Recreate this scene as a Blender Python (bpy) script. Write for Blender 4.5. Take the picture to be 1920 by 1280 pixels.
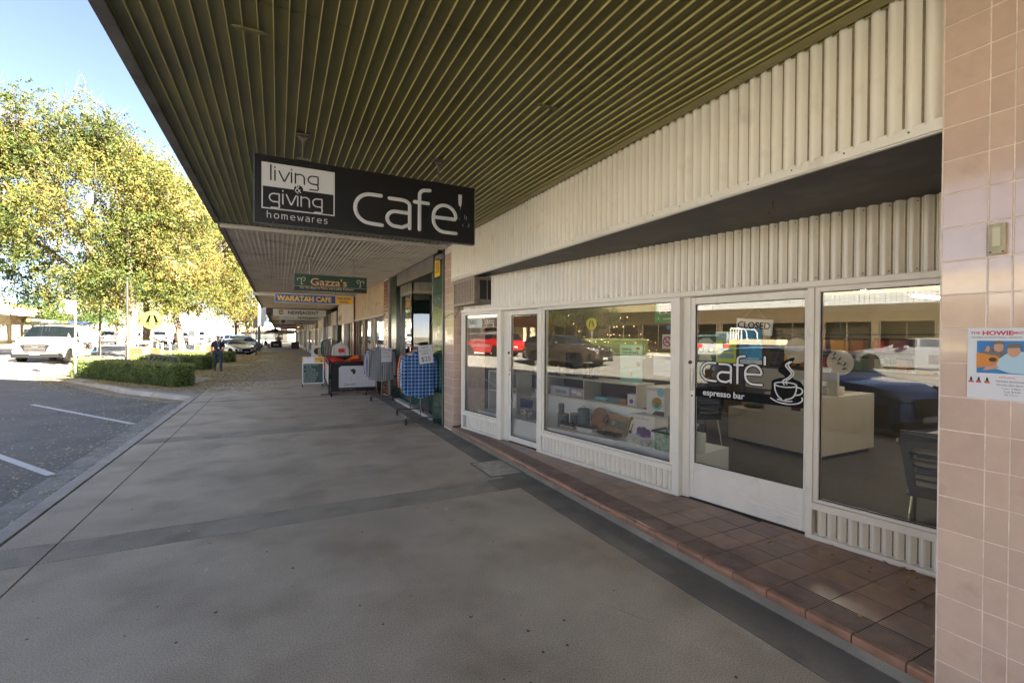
import bpy, bmesh, math, random
import numpy as np
from mathutils import Vector, Matrix, noise as mnoise
R = math.radians
for o in list(bpy.data.objects): bpy.data.objects.remove(o)
scene = bpy.context.scene
COL = scene.collection

# ------------------------------------------------------------------ camera
cam_d = bpy.data.cameras.new('camera'); cam = bpy.data.objects.new('camera', cam_d); COL.objects.link(cam)
yaw, pit, rol = R(26.8), R(-.52), R(.36)
F_ = Vector((math.sin(yaw)*math.cos(pit), math.cos(yaw)*math.cos(pit), math.sin(pit)))
Rt = Vector((math.cos(yaw), -math.sin(yaw), 0)); Up = Rt.cross(F_)
Rt, Up = Rt*math.cos(rol)+Up*math.sin(rol), Up*math.cos(rol)-Rt*math.sin(rol)
m = Matrix((Rt, Up, -F_)).transposed().to_4x4(); m.translation = Vector((0, 0, 1.65))
cam.matrix_world = m
cam_d.sensor_width = 36; cam_d.lens = 867.3/1920*36; cam_d.clip_start = .05; cam_d.clip_end = 3000
scene.camera = cam

# ------------------------------------------------------------------ sky, sun, exposure
SUN_EL, SUN_AZ = R(28), R(150)      # azimuth from +Y towards +X
world = bpy.data.worlds.new('World'); scene.world = world; world.use_nodes = True
wt = world.node_tree; wt.nodes.clear()
sky = wt.nodes.new('ShaderNodeTexSky'); sky.sky_type = 'NISHITA'; sky.sun_disc = False
sky.sun_elevation = SUN_EL; sky.sun_rotation = SUN_AZ; sky.air_density = .3; sky.dust_density = .3; sky.ozone_density = 1.0
bg = wt.nodes.new('ShaderNodeBackground'); bg.inputs[1].default_value = .05
wo = wt.nodes.new('ShaderNodeOutputWorld')
tint = wt.nodes.new('ShaderNodeMix'); tint.data_type = 'RGBA'; tint.blend_type = 'MULTIPLY'; tint.inputs[0].default_value = 1; tint.inputs[7].default_value = (1.14, .96, .78, 1)
wt.links.new(sky.outputs[0], tint.inputs[6]); wt.links.new(tint.outputs[2], bg.inputs[0]); wt.links.new(bg.outputs[0], wo.inputs[0])
sd = bpy.data.lights.new('sun', 'SUN'); sd.energy = 5.0; sd.angle = R(.5); sd.color = (1, .90, .72)
sun = bpy.data.objects.new('sun', sd); COL.objects.link(sun)
sv = Vector((math.sin(SUN_AZ)*math.cos(SUN_EL), math.cos(SUN_AZ)*math.cos(SUN_EL), math.sin(SUN_EL)))
sun.rotation_euler = sv.to_track_quat('Z', 'Y').to_euler(); sun.location = (20, -15, 30)
scene.view_settings.view_transform = 'Standard'; scene.view_settings.look = 'None'
scene.view_settings.exposure = 4.2; scene.view_settings.gamma = 1; scene.view_settings.use_curve_mapping = False
scene.render.engine = 'CYCLES'
scene.cycles.max_bounces = 8; scene.cycles.diffuse_bounces = 5; scene.cycles.glossy_bounces = 5
scene.cycles.transparent_max_bounces = 16; scene.cycles.transmission_bounces = 6
scene.cycles.sample_clamp_indirect = 6

# ------------------------------------------------------------------ materials
def mat(name, col, rough=.6, metal=0., spec=.5, nv=0., ns=3., bump=0., bs=40., rnd=0., col2=None, dirt=None, coat=0., emit=None, trans=0., grain=0.):
    """nv: noise variation of value at scale ns; rnd: per-object value variation; dirt=(colour, scale, lo, hi) stain"""
    mt = bpy.data.materials.new(name); mt.use_nodes = True; t = mt.node_tree; N, L = t.nodes, t.links
    b = N['Principled BSDF']
    b.inputs['Base Color'].default_value = (*col, 1); b.inputs['Roughness'].default_value = rough
    b.inputs['Metallic'].default_value = metal; b.inputs['Specular IOR Level'].default_value = spec
    b.inputs['Coat Weight'].default_value = coat; b.inputs['Coat Roughness'].default_value = .05
    if trans: b.inputs['Transmission Weight'].default_value = trans
    if emit: b.inputs['Emission Color'].default_value = (*emit[0], 1); b.inputs['Emission Strength'].default_value = emit[1]
    out = None
    if nv or rnd or dirt or col2 or bump or grain:
        g = N.new('ShaderNodeNewGeometry')
    if nv or col2:
        n = N.new('ShaderNodeTexNoise'); n.inputs['Scale'].default_value = ns; n.inputs['Detail'].default_value = 6; n.inputs['Roughness'].default_value = .65
        L.new(g.outputs['Position'], n.inputs['Vector'])
        r = N.new('ShaderNodeMapRange'); r.inputs[1].default_value = .3; r.inputs[2].default_value = .7
        L.new(n.outputs['Fac'], r.inputs[0])
        mx = N.new('ShaderNodeMix'); mx.data_type = 'RGBA'
        c2 = col2 if col2 else tuple(c*(1-nv) for c in col); c1 = col if col2 else tuple(min(1, c*(1+nv*.6)) for c in col)
        mx.inputs[6].default_value = (*c2, 1); mx.inputs[7].default_value = (*c1, 1)
        L.new(r.outputs[0], mx.inputs[0]); out = mx.outputs[2]
    if rnd:
        oi = N.new('ShaderNodeObjectInfo'); r = N.new('ShaderNodeMapRange'); r.inputs[3].default_value = 1-rnd; r.inputs[4].default_value = 1+rnd
        L.new(oi.outputs['Random'], r.inputs[0])
        hs = N.new('ShaderNodeHueSaturation'); L.new(r.outputs[0], hs.inputs['Value'])
        if out: L.new(out, hs.inputs['Color'])
        else: hs.inputs['Color'].default_value = (*col, 1)
        out = hs.outputs[0]
    if dirt:
        n = N.new('ShaderNodeTexNoise'); n.inputs['Scale'].default_value = dirt[1]; n.inputs['Detail'].default_value = 7
        L.new(g.outputs['Position'], n.inputs['Vector'])
        r = N.new('ShaderNodeMapRange'); r.inputs[1].default_value = dirt[2]; r.inputs[2].default_value = dirt[3]
        L.new(n.outputs['Fac'], r.inputs[0])
        mx = N.new('ShaderNodeMix'); mx.data_type = 'RGBA'; mx.inputs[7].default_value = (*dirt[0], 1)
        if out: L.new(out, mx.inputs[6])
        else: mx.inputs[6].default_value = (*col, 1)
        L.new(r.outputs[0], mx.inputs[0]); out = mx.outputs[2]
    if grain:
        n = N.new('ShaderNodeTexNoise'); n.inputs['Scale'].default_value = 130; n.inputs['Detail'].default_value = 5; n.inputs['Roughness'].default_value = .8
        L.new(g.outputs['Position'], n.inputs['Vector']); r = N.new('ShaderNodeMapRange'); r.inputs[1].default_value = .35; r.inputs[2].default_value = .65; r.inputs[3].default_value = 1-grain; r.inputs[4].default_value = 1+grain
        L.new(n.outputs['Fac'], r.inputs[0]); hs = N.new('ShaderNodeHueSaturation'); L.new(r.outputs[0], hs.inputs['Value'])
        if out: L.new(out, hs.inputs['Color'])
        else: hs.inputs['Color'].default_value = (*col, 1)
        out = hs.outputs[0]
    if out: L.new(out, b.inputs['Base Color'])
    if bump:
        n = N.new('ShaderNodeTexNoise'); n.inputs['Scale'].default_value = bs; n.inputs['Detail'].default_value = 4
        L.new(g.outputs['Position'], n.inputs['Vector'])
        bp = N.new('ShaderNodeBump'); bp.inputs['Strength'].default_value = bump; bp.inputs['Distance'].default_value = .01
        L.new(n.outputs['Fac'], bp.inputs['Height']); L.new(bp.outputs[0], b.inputs['Normal'])
    return mt

def glass_mat(name, tint, ior=1.52, gain=1.7):
    mt = bpy.data.materials.new(name); mt.use_nodes = True; t = mt.node_tree; N, L = t.nodes, t.links; N.clear()
    o = N.new('ShaderNodeOutputMaterial'); mx = N.new('ShaderNodeMixShader'); tr = N.new('ShaderNodeBsdfTransparent'); gl = N.new('ShaderNodeBsdfGlossy')
    fr = N.new('ShaderNodeFresnel'); fr.inputs[0].default_value = ior
    mu = N.new('ShaderNodeMath'); mu.operation = 'MULTIPLY'; mu.inputs[1].default_value = gain; mu.use_clamp = True
    tr.inputs[0].default_value = (*tint, 1); gl.inputs['Roughness'].default_value = 0
    L.new(fr.outputs[0], mu.inputs[0]); L.new(mu.outputs[0], mx.inputs[0]); L.new(tr.outputs[0], mx.inputs[1]); L.new(gl.outputs[0], mx.inputs[2]); L.new(mx.outputs[0], o.inputs[0])
    return mt

GLASS = glass_mat('shop_glass', (.96, .965, .93), gain=3.3)
FGLASS = glass_mat('far_shop_glass', (.75, .77, .75), gain=2.4)

# ------------------------------------------------------------------ mesh builder
class MB:
    def __init__(s): s.v = []; s.f = []
    def add(s, vs, fs):
        k = len(s.v); s.v += [tuple(v) for v in vs]; s.f += [tuple(i+k for i in f) for f in fs]; return s
    def box(s, x0, y0, z0, x1, y1, z1):
        if x0 > x1: x0, x1 = x1, x0
        if y0 > y1: y0, y1 = y1, y0
        if z0 > z1: z0, z1 = z1, z0
        return s.add([(x0,y0,z0),(x1,y0,z0),(x1,y1,z0),(x0,y1,z0),(x0,y0,z1),(x1,y0,z1),(x1,y1,z1),(x0,y1,z1)],
                     [(0,3,2,1),(4,5,6,7),(0,1,5,4),(1,2,6,5),(2,3,7,6),(3,0,4,7)])
    def xbox(s, mtx, sx, sy, sz):
        k = [(a*sx/2, b*sy/2, c*sz/2) for c in (-1,1) for a,b in ((-1,-1),(1,-1),(1,1),(-1,1))]
        return s.add([mtx @ Vector(p) for p in k], [(0,3,2,1),(4,5,6,7),(0,1,5,4),(1,2,6,5),(2,3,7,6),(3,0,4,7)])
    def bar(s, p0, p1, w, h=None, up=(0,0,1)):
        p0, p1 = Vector(p0), Vector(p1); d = (p1-p0); l = d.length; d.normalize(); h = h or w
        u = Vector(up)
        if abs(d.dot(u)) > .95: u = Vector((0,1,0)) if abs(d.y) < .9 else Vector((1,0,0))
        x = d.cross(u).normalized(); y = x.cross(d)
        mt = Matrix((x, d, y)).transposed().to_4x4(); mt.translation = (p0+p1)/2
        return s.xbox(mt, w, l, h)
    def tube(s, pts, r, n=8, cap=True, flat=None):
        """flat=(axis vector, factor): squash the section along an axis"""
        pts = [Vector(p) for p in pts]; k = len(pts); rs = r if isinstance(r, (list, tuple)) else [r]*k
        k0 = len(s.v); prev = None
        for i, p in enumerate(pts):
            d = (pts[min(i+1,k-1)]-pts[max(i-1,0)])
            if d.length < 1e-9: d = Vector((0,0,1))
            d.normalize()
            if prev is None:
                u = Vector((0,0,1)) if abs(d.z) < .9 else Vector((1,0,0)); x = d.cross(u).normalized()
            else:
                x = prev - d*prev.dot(d)
                x = x.normalized() if x.length > 1e-6 else d.orthogonal().normalized()
            prev = x; y = d.cross(x)
            for j in range(n):
                a = 2*math.pi*j/n; o = (x*math.cos(a)+y*math.sin(a))*rs[i]
                if flat: ax = Vector(flat[0]); o = o - ax*o.dot(ax)*(1-flat[1])
                s.v.append(tuple(p+o))
        for i in range(k-1):
            for j in range(n):
                a = k0+i*n+j; b = k0+i*n+(j+1)%n; s.f.append((a, b, b+n, a+n))
        if cap:
            s.f.append(tuple(k0+j for j in range(n))[::-1]); s.f.append(tuple(k0+(k-1)*n+j for j in range(n)))
        return s
    def cyl(s, p0, p1, r, n=16, r2=None): return s.tube([p0, p1], [r, r if r2 is None else r2], n)
    def lathe(s, prof, c=(0,0,0), n=24, axis='z', sy=1.0):
        k0 = len(s.v); k = len(prof)
        for (r, z) in prof:
            for j in range(n):
                a = 2*math.pi*j/n; x, y = r*math.cos(a), r*math.sin(a)*sy
                if axis == 'z': p = (c[0]+x, c[1]+y, c[2]+z)
                elif axis == 'y': p = (c[0]+x, c[1]+z, c[2]+y)
                else: p = (c[0]+z, c[1]+x, c[2]+y)
                s.v.append(p)
        for i in range(k-1):
            for j in range(n):
                a = k0+i*n+j; b = k0+i*n+(j+1)%n
                s.f.append((a, b, b+n, a+n))
        s.f.append(tuple(k0+j for j in range(n))[::-1]); s.f.append(tuple(k0+(k-1)*n+j for j in range(n)))
        return s
    def poly(s, pts, y0, y1, plane='xz'):
        """extruded outline. plane xz: extrude along y; xy: along z; yz: along x"""
        n = len(pts)
        def P(a, b, c): return {'xz': (a, c, b), 'xy': (a, b, c), 'yz': (c, a, b)}[plane]
        vs = [P(a, b, y0) for a, b in pts]+[P(a, b, y1) for a, b in pts]
        return s.add(vs, [tuple(range(n)), tuple(range(2*n-1, n-1, -1))]+[(i, i+n, (i+1) % n+n, (i+1) % n) for i in range(n)])
    def quad(s, a, b, c, d): return s.add([a, b, c, d], [(0,1,2,3)])
    def mesh(s, name, mt, smooth=False, bevel=0, seg=2):
        me = bpy.data.meshes.new(name); me.from_pydata(s.v, [], s.f)
        if bevel or True:
            bm = bmesh.new(); bm.from_mesh(me); bmesh.ops.recalc_face_normals(bm, faces=bm.faces)
            if bevel:
                ed = [e for e in bm.edges if len(e.link_faces) == 2 and e.calc_face_angle(0) > .6]
                bmesh.ops.bevel(bm, geom=ed, offset=bevel, segments=seg, affect='EDGES', profile=.6, clamp_overlap=True)
            bm.to_mesh(me); bm.free()
        if mt: me.materials.append(mt)
        if smooth:
            me.polygons.foreach_set('use_smooth', [True]*len(me.polygons))
            if smooth != 'all':
                bm = bmesh.new(); bm.from_mesh(me)
                for e in bm.edges: e.smooth = not (len(e.link_faces) == 2 and e.calc_face_angle(0) > R(38))
                bm.to_mesh(me); bm.free()
        return me
    def build(s, name, mt, parent=None, loc=None, rot=None, smooth=False, bevel=0, seg=2):
        return link(name, s.mesh(name, mt, smooth, bevel, seg), parent, loc, rot)

def link(name, me, parent=None, loc=None, rot=None):
    o = bpy.data.objects.new(name, me); COL.objects.link(o)
    if parent: o.parent = parent
    if loc is not None: o.location = loc
    if rot is not None: o.rotation_euler = rot
    return o
def tag(o, label=None, cat=None, group=None, kind=None):
    if label: o['label'] = label
    if cat: o['category'] = cat
    if group: o['group'] = group
    if kind: o['kind'] = kind
    return o
def thing(name, label, cat, loc=(0,0,0), rz=0, group=None, rot=None):
    o = bpy.data.objects.new(name, None); COL.objects.link(o); o.location = loc; o.rotation_euler = rot or (0,0,rz); o.empty_display_size = .1
    return tag(o, label, cat, group)
def kids(o): return [c for c in bpy.data.objects if c.parent == o]
def copy_tree(o, loc=None, rz=None, label=None, parent=None):
    c = o.copy(); COL.objects.link(c); c.parent = parent
    if loc is not None: c.location = loc
    if rz is not None: c.rotation_euler[2] = rz
    if label: c['label'] = label
    for k in kids(o): copy_tree(k, parent=c)
    return c

def text(name, body, size, mt, parent, loc, rot=(R(90),0,0), ext=.0015, off=0, align='LEFT', sx=1.0, shear=0, space=1.0):
    cu = bpy.data.curves.new(name, 'FONT'); cu.body = body; cu.size = size; cu.extrude = ext; cu.offset = off; cu.align_x = align; cu.shear = shear
    cu.space_character = space; cu.resolution_u = 3
    o = bpy.data.objects.new(name, cu); COL.objects.link(o)
    dg = bpy.context.evaluated_depsgraph_get(); me = bpy.data.meshes.new_from_object(o.evaluated_get(dg))
    bpy.data.objects.remove(o); me.materials.clear(); me.materials.append(mt); me.name = name
    if sx != 1: me.transform(Matrix.Diagonal((sx, 1, 1, 1)))
    return link(name, me, parent, loc, rot)

# rounded one-stroke lettering (units: x-height 1)
def arc(cx, cy, rx, ry, a0, a1, n=12): return [(cx+rx*math.cos(R(a0+(a1-a0)*i/n)), cy+ry*math.sin(R(a0+(a1-a0)*i/n))) for i in range(n+1)]
GL = {
 'l': (.25, [[(0,0),(0,1.5)]]), 'i': (.25, [[(0,0),(0,1)],[(0,1.3),(0,1.36)]]),
 'v': (.9, [[(0,1),(.38,0),(.42,0),(.8,1)]]),
 'n': (.95, [[(0,0),(0,1)],[(0,.9)]+arc(.35,.6,.35,.36,120,0,8)+[(.7,0)]]),
 'g': (1.05, [[(.8,.92),(.75,.97)]+arc(.4,.55,.4,.42,75,285,12)+[(.7,.15),(.78,.13)], [(.8,.95),(.8,.1)]+arc(.72,-.25,.1,.22,60,-60,6)+[(.55,-.46),(.15,-.46)]]),
 'h': (.95, [[(0,0),(0,1.5)],[(0,.9)]+arc(.35,.6,.35,.36,120,0,8)+[(.7,0)]]),
 'o': (1.1, [arc(.45,.5,.45,.5,0,360,20)]),
 'm': (1.3, [[(0,0),(0,1)],[(0,.9)]+arc(.27,.65,.27,.32,120,0,8)+[(.54,0)],[(.54,.8)]+arc(.81,.65,.27,.32,140,0,8)+[(1.08,0)]]),
 'e': (1.05, [[(.02,.5),(.9,.5)]+arc(.47,.5,.45,.48,5,270,16)+[(.85,.02)]]),
 'w': (1.2, [[(0,1),(.27,0),(.3,0),(.55,.9),(.8,0),(.83,0),(1.1,1)]]),
 'a': (1.0, [[(.12,.98),(.45,1.0)]+arc(.5,.7,.3,.3,70,0,6)+[(.8,0)], [(.8,.58),(.4,.58)]+arc(.38,.3,.36,.29,95,270,10)+[(.6,.02),(.8,.18)]]),
 'r': (.6, [[(0,0),(0,1)],[(0,.8)]+arc(.3,.7,.28,.28,150,70,5)]),
 's': (.85, [[(.65,.97)]+arc(.3,.74,.24,.24,80,250,8)+arc(.42,.26,.24,.25,70,-90,8)+[(.05,.02)]]),
 'c': (1.1, [[(.95,1.0)]+arc(.55,.5,.53,.5,95,265,14)+[(1.0,0)]]),
 'f': (.75, [[(.3,0),(.3,1.2)]+arc(.52,1.2,.22,.3,180,95,6)+[(.72,1.5)], [(.05,.97),(.68,.97)]]),
 'b': (1.0, [[(0,1.5),(0,0)], arc(.4,.5,.4,.48,180,-180,16)]),
 'p': (1.0, [[(0,1),(0,-.45)], arc(.4,.5,.4,.48,180,-180,16)]),
 't': (.65, [[(.2,1.3),(.2,.2)]+arc(.42,.2,.22,.2,180,270,4)+[(.5,0)], [(0,1),(.5,1)]]),
 'd': (1.0, [[(.8,1.5),(.8,0)], arc(.4,.5,.4,.48,0,360,16)]),
 '&': (1.0, [[(.95,.0),(.25,.95)]+arc(.42,1.15,.22,.22,200,-20,8)+[(.6,1.0),(.15,.6)]+arc(.35,.3,.3,.3,140,300,8)+[(.85,.55)]]),
 "'": (.5, [[(.12,1.35),(.12,1.0)]]), ' ': (.5, []), '-': (.5, [[(0,.5),(.35,.5)]]),
}
def strokes(mb, body, x, z, h, w, y=0, sx=1.0, gap=0, thick=.002, n=8):
    for ch in body:
        adv, ss = GL[ch]
        for st in ss:
            pts = [(x+a*h*sx, y, z+b*h) for a, b in st]
            # round caps
            p0, p1 = Vector(pts[0]), Vector(pts[1]); d0 = (p0-p1).normalized(); q1, q0 = Vector(pts[-1]), Vector(pts[-2]); d1 = (q1-q0).normalized()
            r = w/2
            P = [p0+d0*r*.98, p0+d0*r*.8, p0+d0*r*.45]+[Vector(p) for p in pts]+[q1+d1*r*.45, q1+d1*r*.8, q1+d1*r*.98]
            Q = [r*.2, r*.6, r*.89]+[r]*len(pts)+[r*.89, r*.6, r*.2]
            mb.tube(P, Q, n, True, ((0,1,0), thick/w))
        x += (adv*sx+gap)*h
    return x
# ================================================================== GROUND, ROAD, FOOTPATH
M_asph = mat('asphalt', (.205,.2,.185), .85, nv=.22, ns=1.2, bump=.5, bs=160, dirt=((.26,.25,.235), 9, .62, .8), grain=.2)
M_conc = mat('concrete', (.55,.475,.37), .62, nv=.22, ns=.9, bump=.25, bs=260, dirt=((.35,.28,.205), 1.5, .48, .74), grain=.5)
M_conc2 = mat('concrete_band', (.42,.37,.29), .75, nv=.2, ns=1.5, bump=.15, bs=300, dirt=((.22,.18,.14), 2.2, .5, .8), grain=.5)
M_bord = mat('concrete_border', (.26,.235,.195), .7, grain=.2, nv=.25, ns=2, bump=.12, bs=260, dirt=((.17,.155,.13), 3, .5, .75))
M_kerb = mat('kerb_concrete', (.5,.47,.41), .8, nv=.2, ns=2.5, bump=.25, bs=120, dirt=((.36,.33,.28), 4, .52, .75))
M_gut = mat('gutter_concrete', (.36,.345,.31), .85, nv=.25, ns=3, bump=.3, bs=120, dirt=((.2,.18,.15), 5, .5, .72))
M_line = mat('road_paint', (.75,.75,.72), .7, nv=.15, ns=14, dirt=((.25,.25,.25), 18, .6, .75))
M_pave = mat('paving', (.42,.35,.26), .85, nv=.22, ns=1.3, bump=.25, bs=90, dirt=((.26,.21,.14), 2.5, .5, .75))
M_red = mat('red_paving', (.3,.13,.1), .85, nv=.25, ns=4, bump=.2, bs=80)
M_earth = mat('earth', (.16,.14,.09), .95, nv=.4, ns=.2)

def sst(a, b, x):
    t = min(1, max(0, (x-a)/(b-a))); return t*t*(3-2*t)
def road_z(x, y=0):
    return -.13 + .46*sst(-7.0, -12.0, x)*1.0 if x > -12 else .33
def grid(xs, ys, zf, name, mt, parent=None, **kw):
    mb = MB(); nx = len(xs)
    vs = [(x, y, zf(x, y)) for y in ys for x in xs]
    mb.add(vs, [(j*nx+i, j*nx+i+1, (j+1)*nx+i+1, (j+1)*nx+i) for j in range(len(ys)-1) for i in range(nx-1)])
    return mb.build(name, mt, parent, smooth='all')
tag(grid([-1500,-400,-60,0,60,400,1500], [-1500,-300,0,140,400,1500], lambda x, y: -.6, 'ground', M_earth), kind='structure')
xs = [-27,-24,-20,-16,-13]+[-12+.5*i for i in range(11)]+[-6,-4,-2.4]
tag(grid(sorted(xs), [-70+5*i for i in range(60)], road_z, 'road', M_asph), kind='structure')

# footpath: slabs with recessed joints
fp = tag(bpy.data.objects.new('footpath', None), kind='structure'); COL.objects.link(fp)
MB().box(-1.93,-40,-.3,2.72,15.0,-.022).build('base', M_bord, fp)
YB = [-4.3, .1, 4.49, 8.75, 13.45]      # near edge of each darker cross band
G = .005
def slab(name, m, x0, y0, x1, y1, z1=0.): return MB().box(x0+G, y0+G, -.03, x1-G, y1-G, z1).build(name, m, fp, bevel=.003, seg=1)
ends = []
for i, y in enumerate(YB):
    y1 = y+.39
    slab('concrete_band', M_conc2, -1.555, y, 2.15, y1); slab('concrete_band', M_conc2, -1.93, y, -1.555, y1)
    ynext = YB[i+1] if i+1 < len(YB) else 15.0
    slab('concrete_slab', M_conc, -1.555, y1, 2.15 if i > 1 else 2.38, ynext) if False else slab('concrete_slab', M_conc, -1.555, y1, 2.38, ynext)
    slab('edge_slab', M_conc, -1.93, y1, -1.555, ynext)
    slab('border_strip', M_bord, 2.38, y1, 2.725, ynext, -.001)
    slab('border_strip', M_bord, 2.15, y, 2.725, y1, -.001)
slab('concrete_slab', M_conc, -1.555, -12, 2.725, -4.3); slab('edge_slab', M_conc, -1.93, -12, -1.555, -4.3); slab('concrete_slab', M_conc, -1.93, -30, 2.725, -12)
y = 15.0; k = 0
while y < 100:
    L_ = 4.2 if y < 60 else 12
    slab('concrete_slab', M_pave if y > 17.5 else M_conc, -1.93, y, 2.725, min(y+L_, 104)); y += L_
MB().box(-1.93,15.0,-.3,2.72,104,-.022).build('base', M_bord, fp)

# kerb extension (leafy paved island with hedges), and kerbs
isl = [(-1.93,15.0),(-3.9,17.6),(-6.25,22.0),(-8.1,25.0),(-9.1,26.6),(-9.55,28.0),(-9.6,33),(-9.6,40.5),(-9.2,42.0),(-8.0,43.2),(-4.0,44.8),(-1.93,45.4)]
tag(MB().poly(isl, -.35, -.004, 'xy').build('paved_island', M_pave), kind='structure')
def kerb_run(pts, name='kerb', gut=True, w=.16, side=1):
    root = tag(bpy.data.objects.new(name, None), kind='structure'); COL.objects.link(root)
    for (a, b) in zip(pts[:-1], pts[1:]):
        a, b = Vector((*a, 0)), Vector((*b, 0)); d = (b-a); L_ = d.length; d.normalize(); nrm = Vector((-d.y, d.x, 0))*side
        n = max(1, round(L_/2.4))
        for i in range(n):
            p = a+d*(L_*i/n+.004); q = a+d*(L_*(i+1)/n-.004)
            mb = MB(); sec = [(0,-.3),(0,.006),(w*.75,.006),(w,-.02),(w+.03,-.14),(w+.03,-.3)]
            vs = [p+nrm*s_+Vector((0,0,z)) for s_, z in sec]+[q+nrm*s_+Vector((0,0,z)) for s_, z in sec]
            mb.add(vs, [(0,1,2,3,4,5),(11,10,9,8,7,6)]+[(j, j+6, (j+1)%6+6, (j+1)%6) for j in range(6)])
            mb.build('kerb_block', M_kerb, root, smooth=False)
        if gut:
            p, q = a, b; mb = MB(); z0 = -.128
            vs = [p+nrm*(w+.02)+Vector((0,0,z0)), q+nrm*(w+.02)+Vector((0,0,z0)), q+nrm*(w+.42)+Vector((0,0,z0+.012)), p+nrm*(w+.42)+Vector((0,0,z0+.012))]
            vs += [v-Vector((0,0,.1)) for v in vs]
            mb.add(vs, [(0,1,2,3),(7,6,5,4),(0,4,5,1),(1,5,6,2),(2,6,7,3),(3,7,4,0)]); mb.build('gutter', M_gut, root)
kerb_run([(-1.945,-30),(-1.945,15.35)])
kerb_run([(-1.96,15.0),(-3.9,17.6),(-6.25,22.0),(-8.1,25.0),(-9.1,26.6),(-9.55,28.0)], gut=True)
kerb_run([(-9.6,33.5),(-9.6,40.5),(-9.2,42.0),(-8.0,43.2),(-4.0,44.8),(-1.945,45.4)], gut=False)
kerb_run([(-1.945,45.2),(-1.945,104)])
# parking lines
lines = tag(bpy.data.objects.new('parking_lines', None), kind='structure'); COL.objects.link(lines)
def stripe(a, b, w=.1, z=-.117, parent=None, name='painted_line', m=None, zf=None):
    a, b = Vector((*a, 0)), Vector((*b, 0)); d = (b-a).normalized(); nr = Vector((-d.y, d.x, 0))*w/2
    mb = MB(); n = 10; vs = []
    for i in range(n+1):
        p = a.lerp(b, i/n)
        for q in (p-nr, p+nr): vs.append((q.x, q.y, (zf(q.x, q.y) if zf else z)))
    mb.add(vs, [(2*i, 2*i+1, 2*i+3, 2*i+2) for i in range(n)]); mb.build(name, m or M_line, parent or lines)
for y in (-3.4,.4,4.05,7.83,11.6): stripe((-2.56, y), (-2.56-3.0, y+4.3), .1, zf=lambda x, y: road_z(x)+.006)
for y in (46.5,50.3,54.1,57.9,61.7,65.5,69.3): stripe((-2.56, y), (-2.56-3.2, y+4.6), .1, zf=lambda x, y: road_z(x)+.006)
# pedestrian crossing: red paved bands and white bars
cr = tag(bpy.data.objects.new('pedestrian_crossing', None), kind='structure'); COL.objects.link(cr)
for (y0, y1) in ((27.3,28.6),(32.4,33.7)):
    xs = [-27+1*i for i in range(18)]
    mb = MB(); vs = [(x, y, road_z(x)+.006) for y in (y0, y1) for x in xs]; n = len(xs)
    mb.add(vs, [(i, i+1, n+i+1, n+i) for i in range(n-1)]); mb.build('red_band', M_red, cr)
for i in range(14):
    x = -10.4-1.2*i
    stripe((x, 28.8), (x, 32.2), .6, zf=lambda x, y: road_z(x)+.008, parent=cr, name='white_bar')
# opposite footpath
tag(MB().box(-60,-70,-.3,-25,140,.45).build('opposite_footpath', M_pave), kind='structure')
tag(MB().box(-25,-70,-.3,-24.84,140,.46).build('opposite_kerb', M_kerb), kind='structure')
tag(MB().box(-60,140,-.3,20,150,.1).build('cross_street_kerb', M_kerb), kind='structure')
# centre line dashes
for i in range(30): stripe((-13.4, -20+5*i), (-13.4, -17.5+5*i), .1, zf=lambda x, y: road_z(x)+.005)

# service cover
sc = thing('service_cover', 'worn concrete service pit lid set in the footpath beside the tiled step', 'pit cover', (2.26,4.98,0))
MB().box(0,0,-.02,.4,.62,.004).build('lid', mat('lid', (.6,.55,.44), .8, nv=.3, ns=9, bump=1.0, bs=45), sc, bevel=.003)
M_dk = mat('dark_metal', (.03,.03,.03), .5)
mb = MB()
for (a, b, c, d) in ((-.03,-.03,.43,-.005),(-.03,.625,.43,.65),(-.03,-.005,-.005,.625),(.405,-.005,.43,.625)): mb.box(a, b, -.02, c, d, .003)
mb.build('rim', mat('lid_rim', (.2,.195,.17), .7, nv=.2), sc)

# cracks, gum spots and stains on the slabs
M_crack = mat('crack_line', (.12,.1,.08), .9); M_gum = mat('gum_spot', (.07,.065,.06), .6)
random.seed(44)
def crack(x, y, a, n, st=.09):
    mb = MB(); p = [x, y]; q = []
    for i in range(n):
        w = .0006+.0007*math.sin(math.pi*i/n)*random.uniform(.5,1.4); q.append((p[0], p[1], w, a)); a += random.uniform(-.45,.45)*.6; p = [p[0]+math.cos(a)*st, p[1]+math.sin(a)*st]
    vs = []
    for (x_, y_, w, a_) in q: vs += [(x_-math.sin(a_)*w, y_+math.cos(a_)*w, .0012), (x_+math.sin(a_)*w, y_-math.cos(a_)*w, .0012)]
    mb.add(vs, [(2*i, 2*i+1, 2*i+3, 2*i+2) for i in range(n-1)]); mb.build('crack', M_crack, fp)
crack(.2, 2.05, .35, 16, .05); crack(1.8, 2.3, -.9, 9, .04)
mb = MB()
for i in range(260):
    x, y, r = random.uniform(-1.4,2.3), random.uniform(1.2,12), random.uniform(.002,.011)
    mb.poly([(x+r*math.cos(k*.9)*random.uniform(.7,1.2), y+r*math.sin(k*.9)*random.uniform(.7,1.2)) for k in range(7)], .0006, .0014, 'xy')
tag(mb.build('gum_spots', M_gum, fp), kind='stuff')
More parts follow.
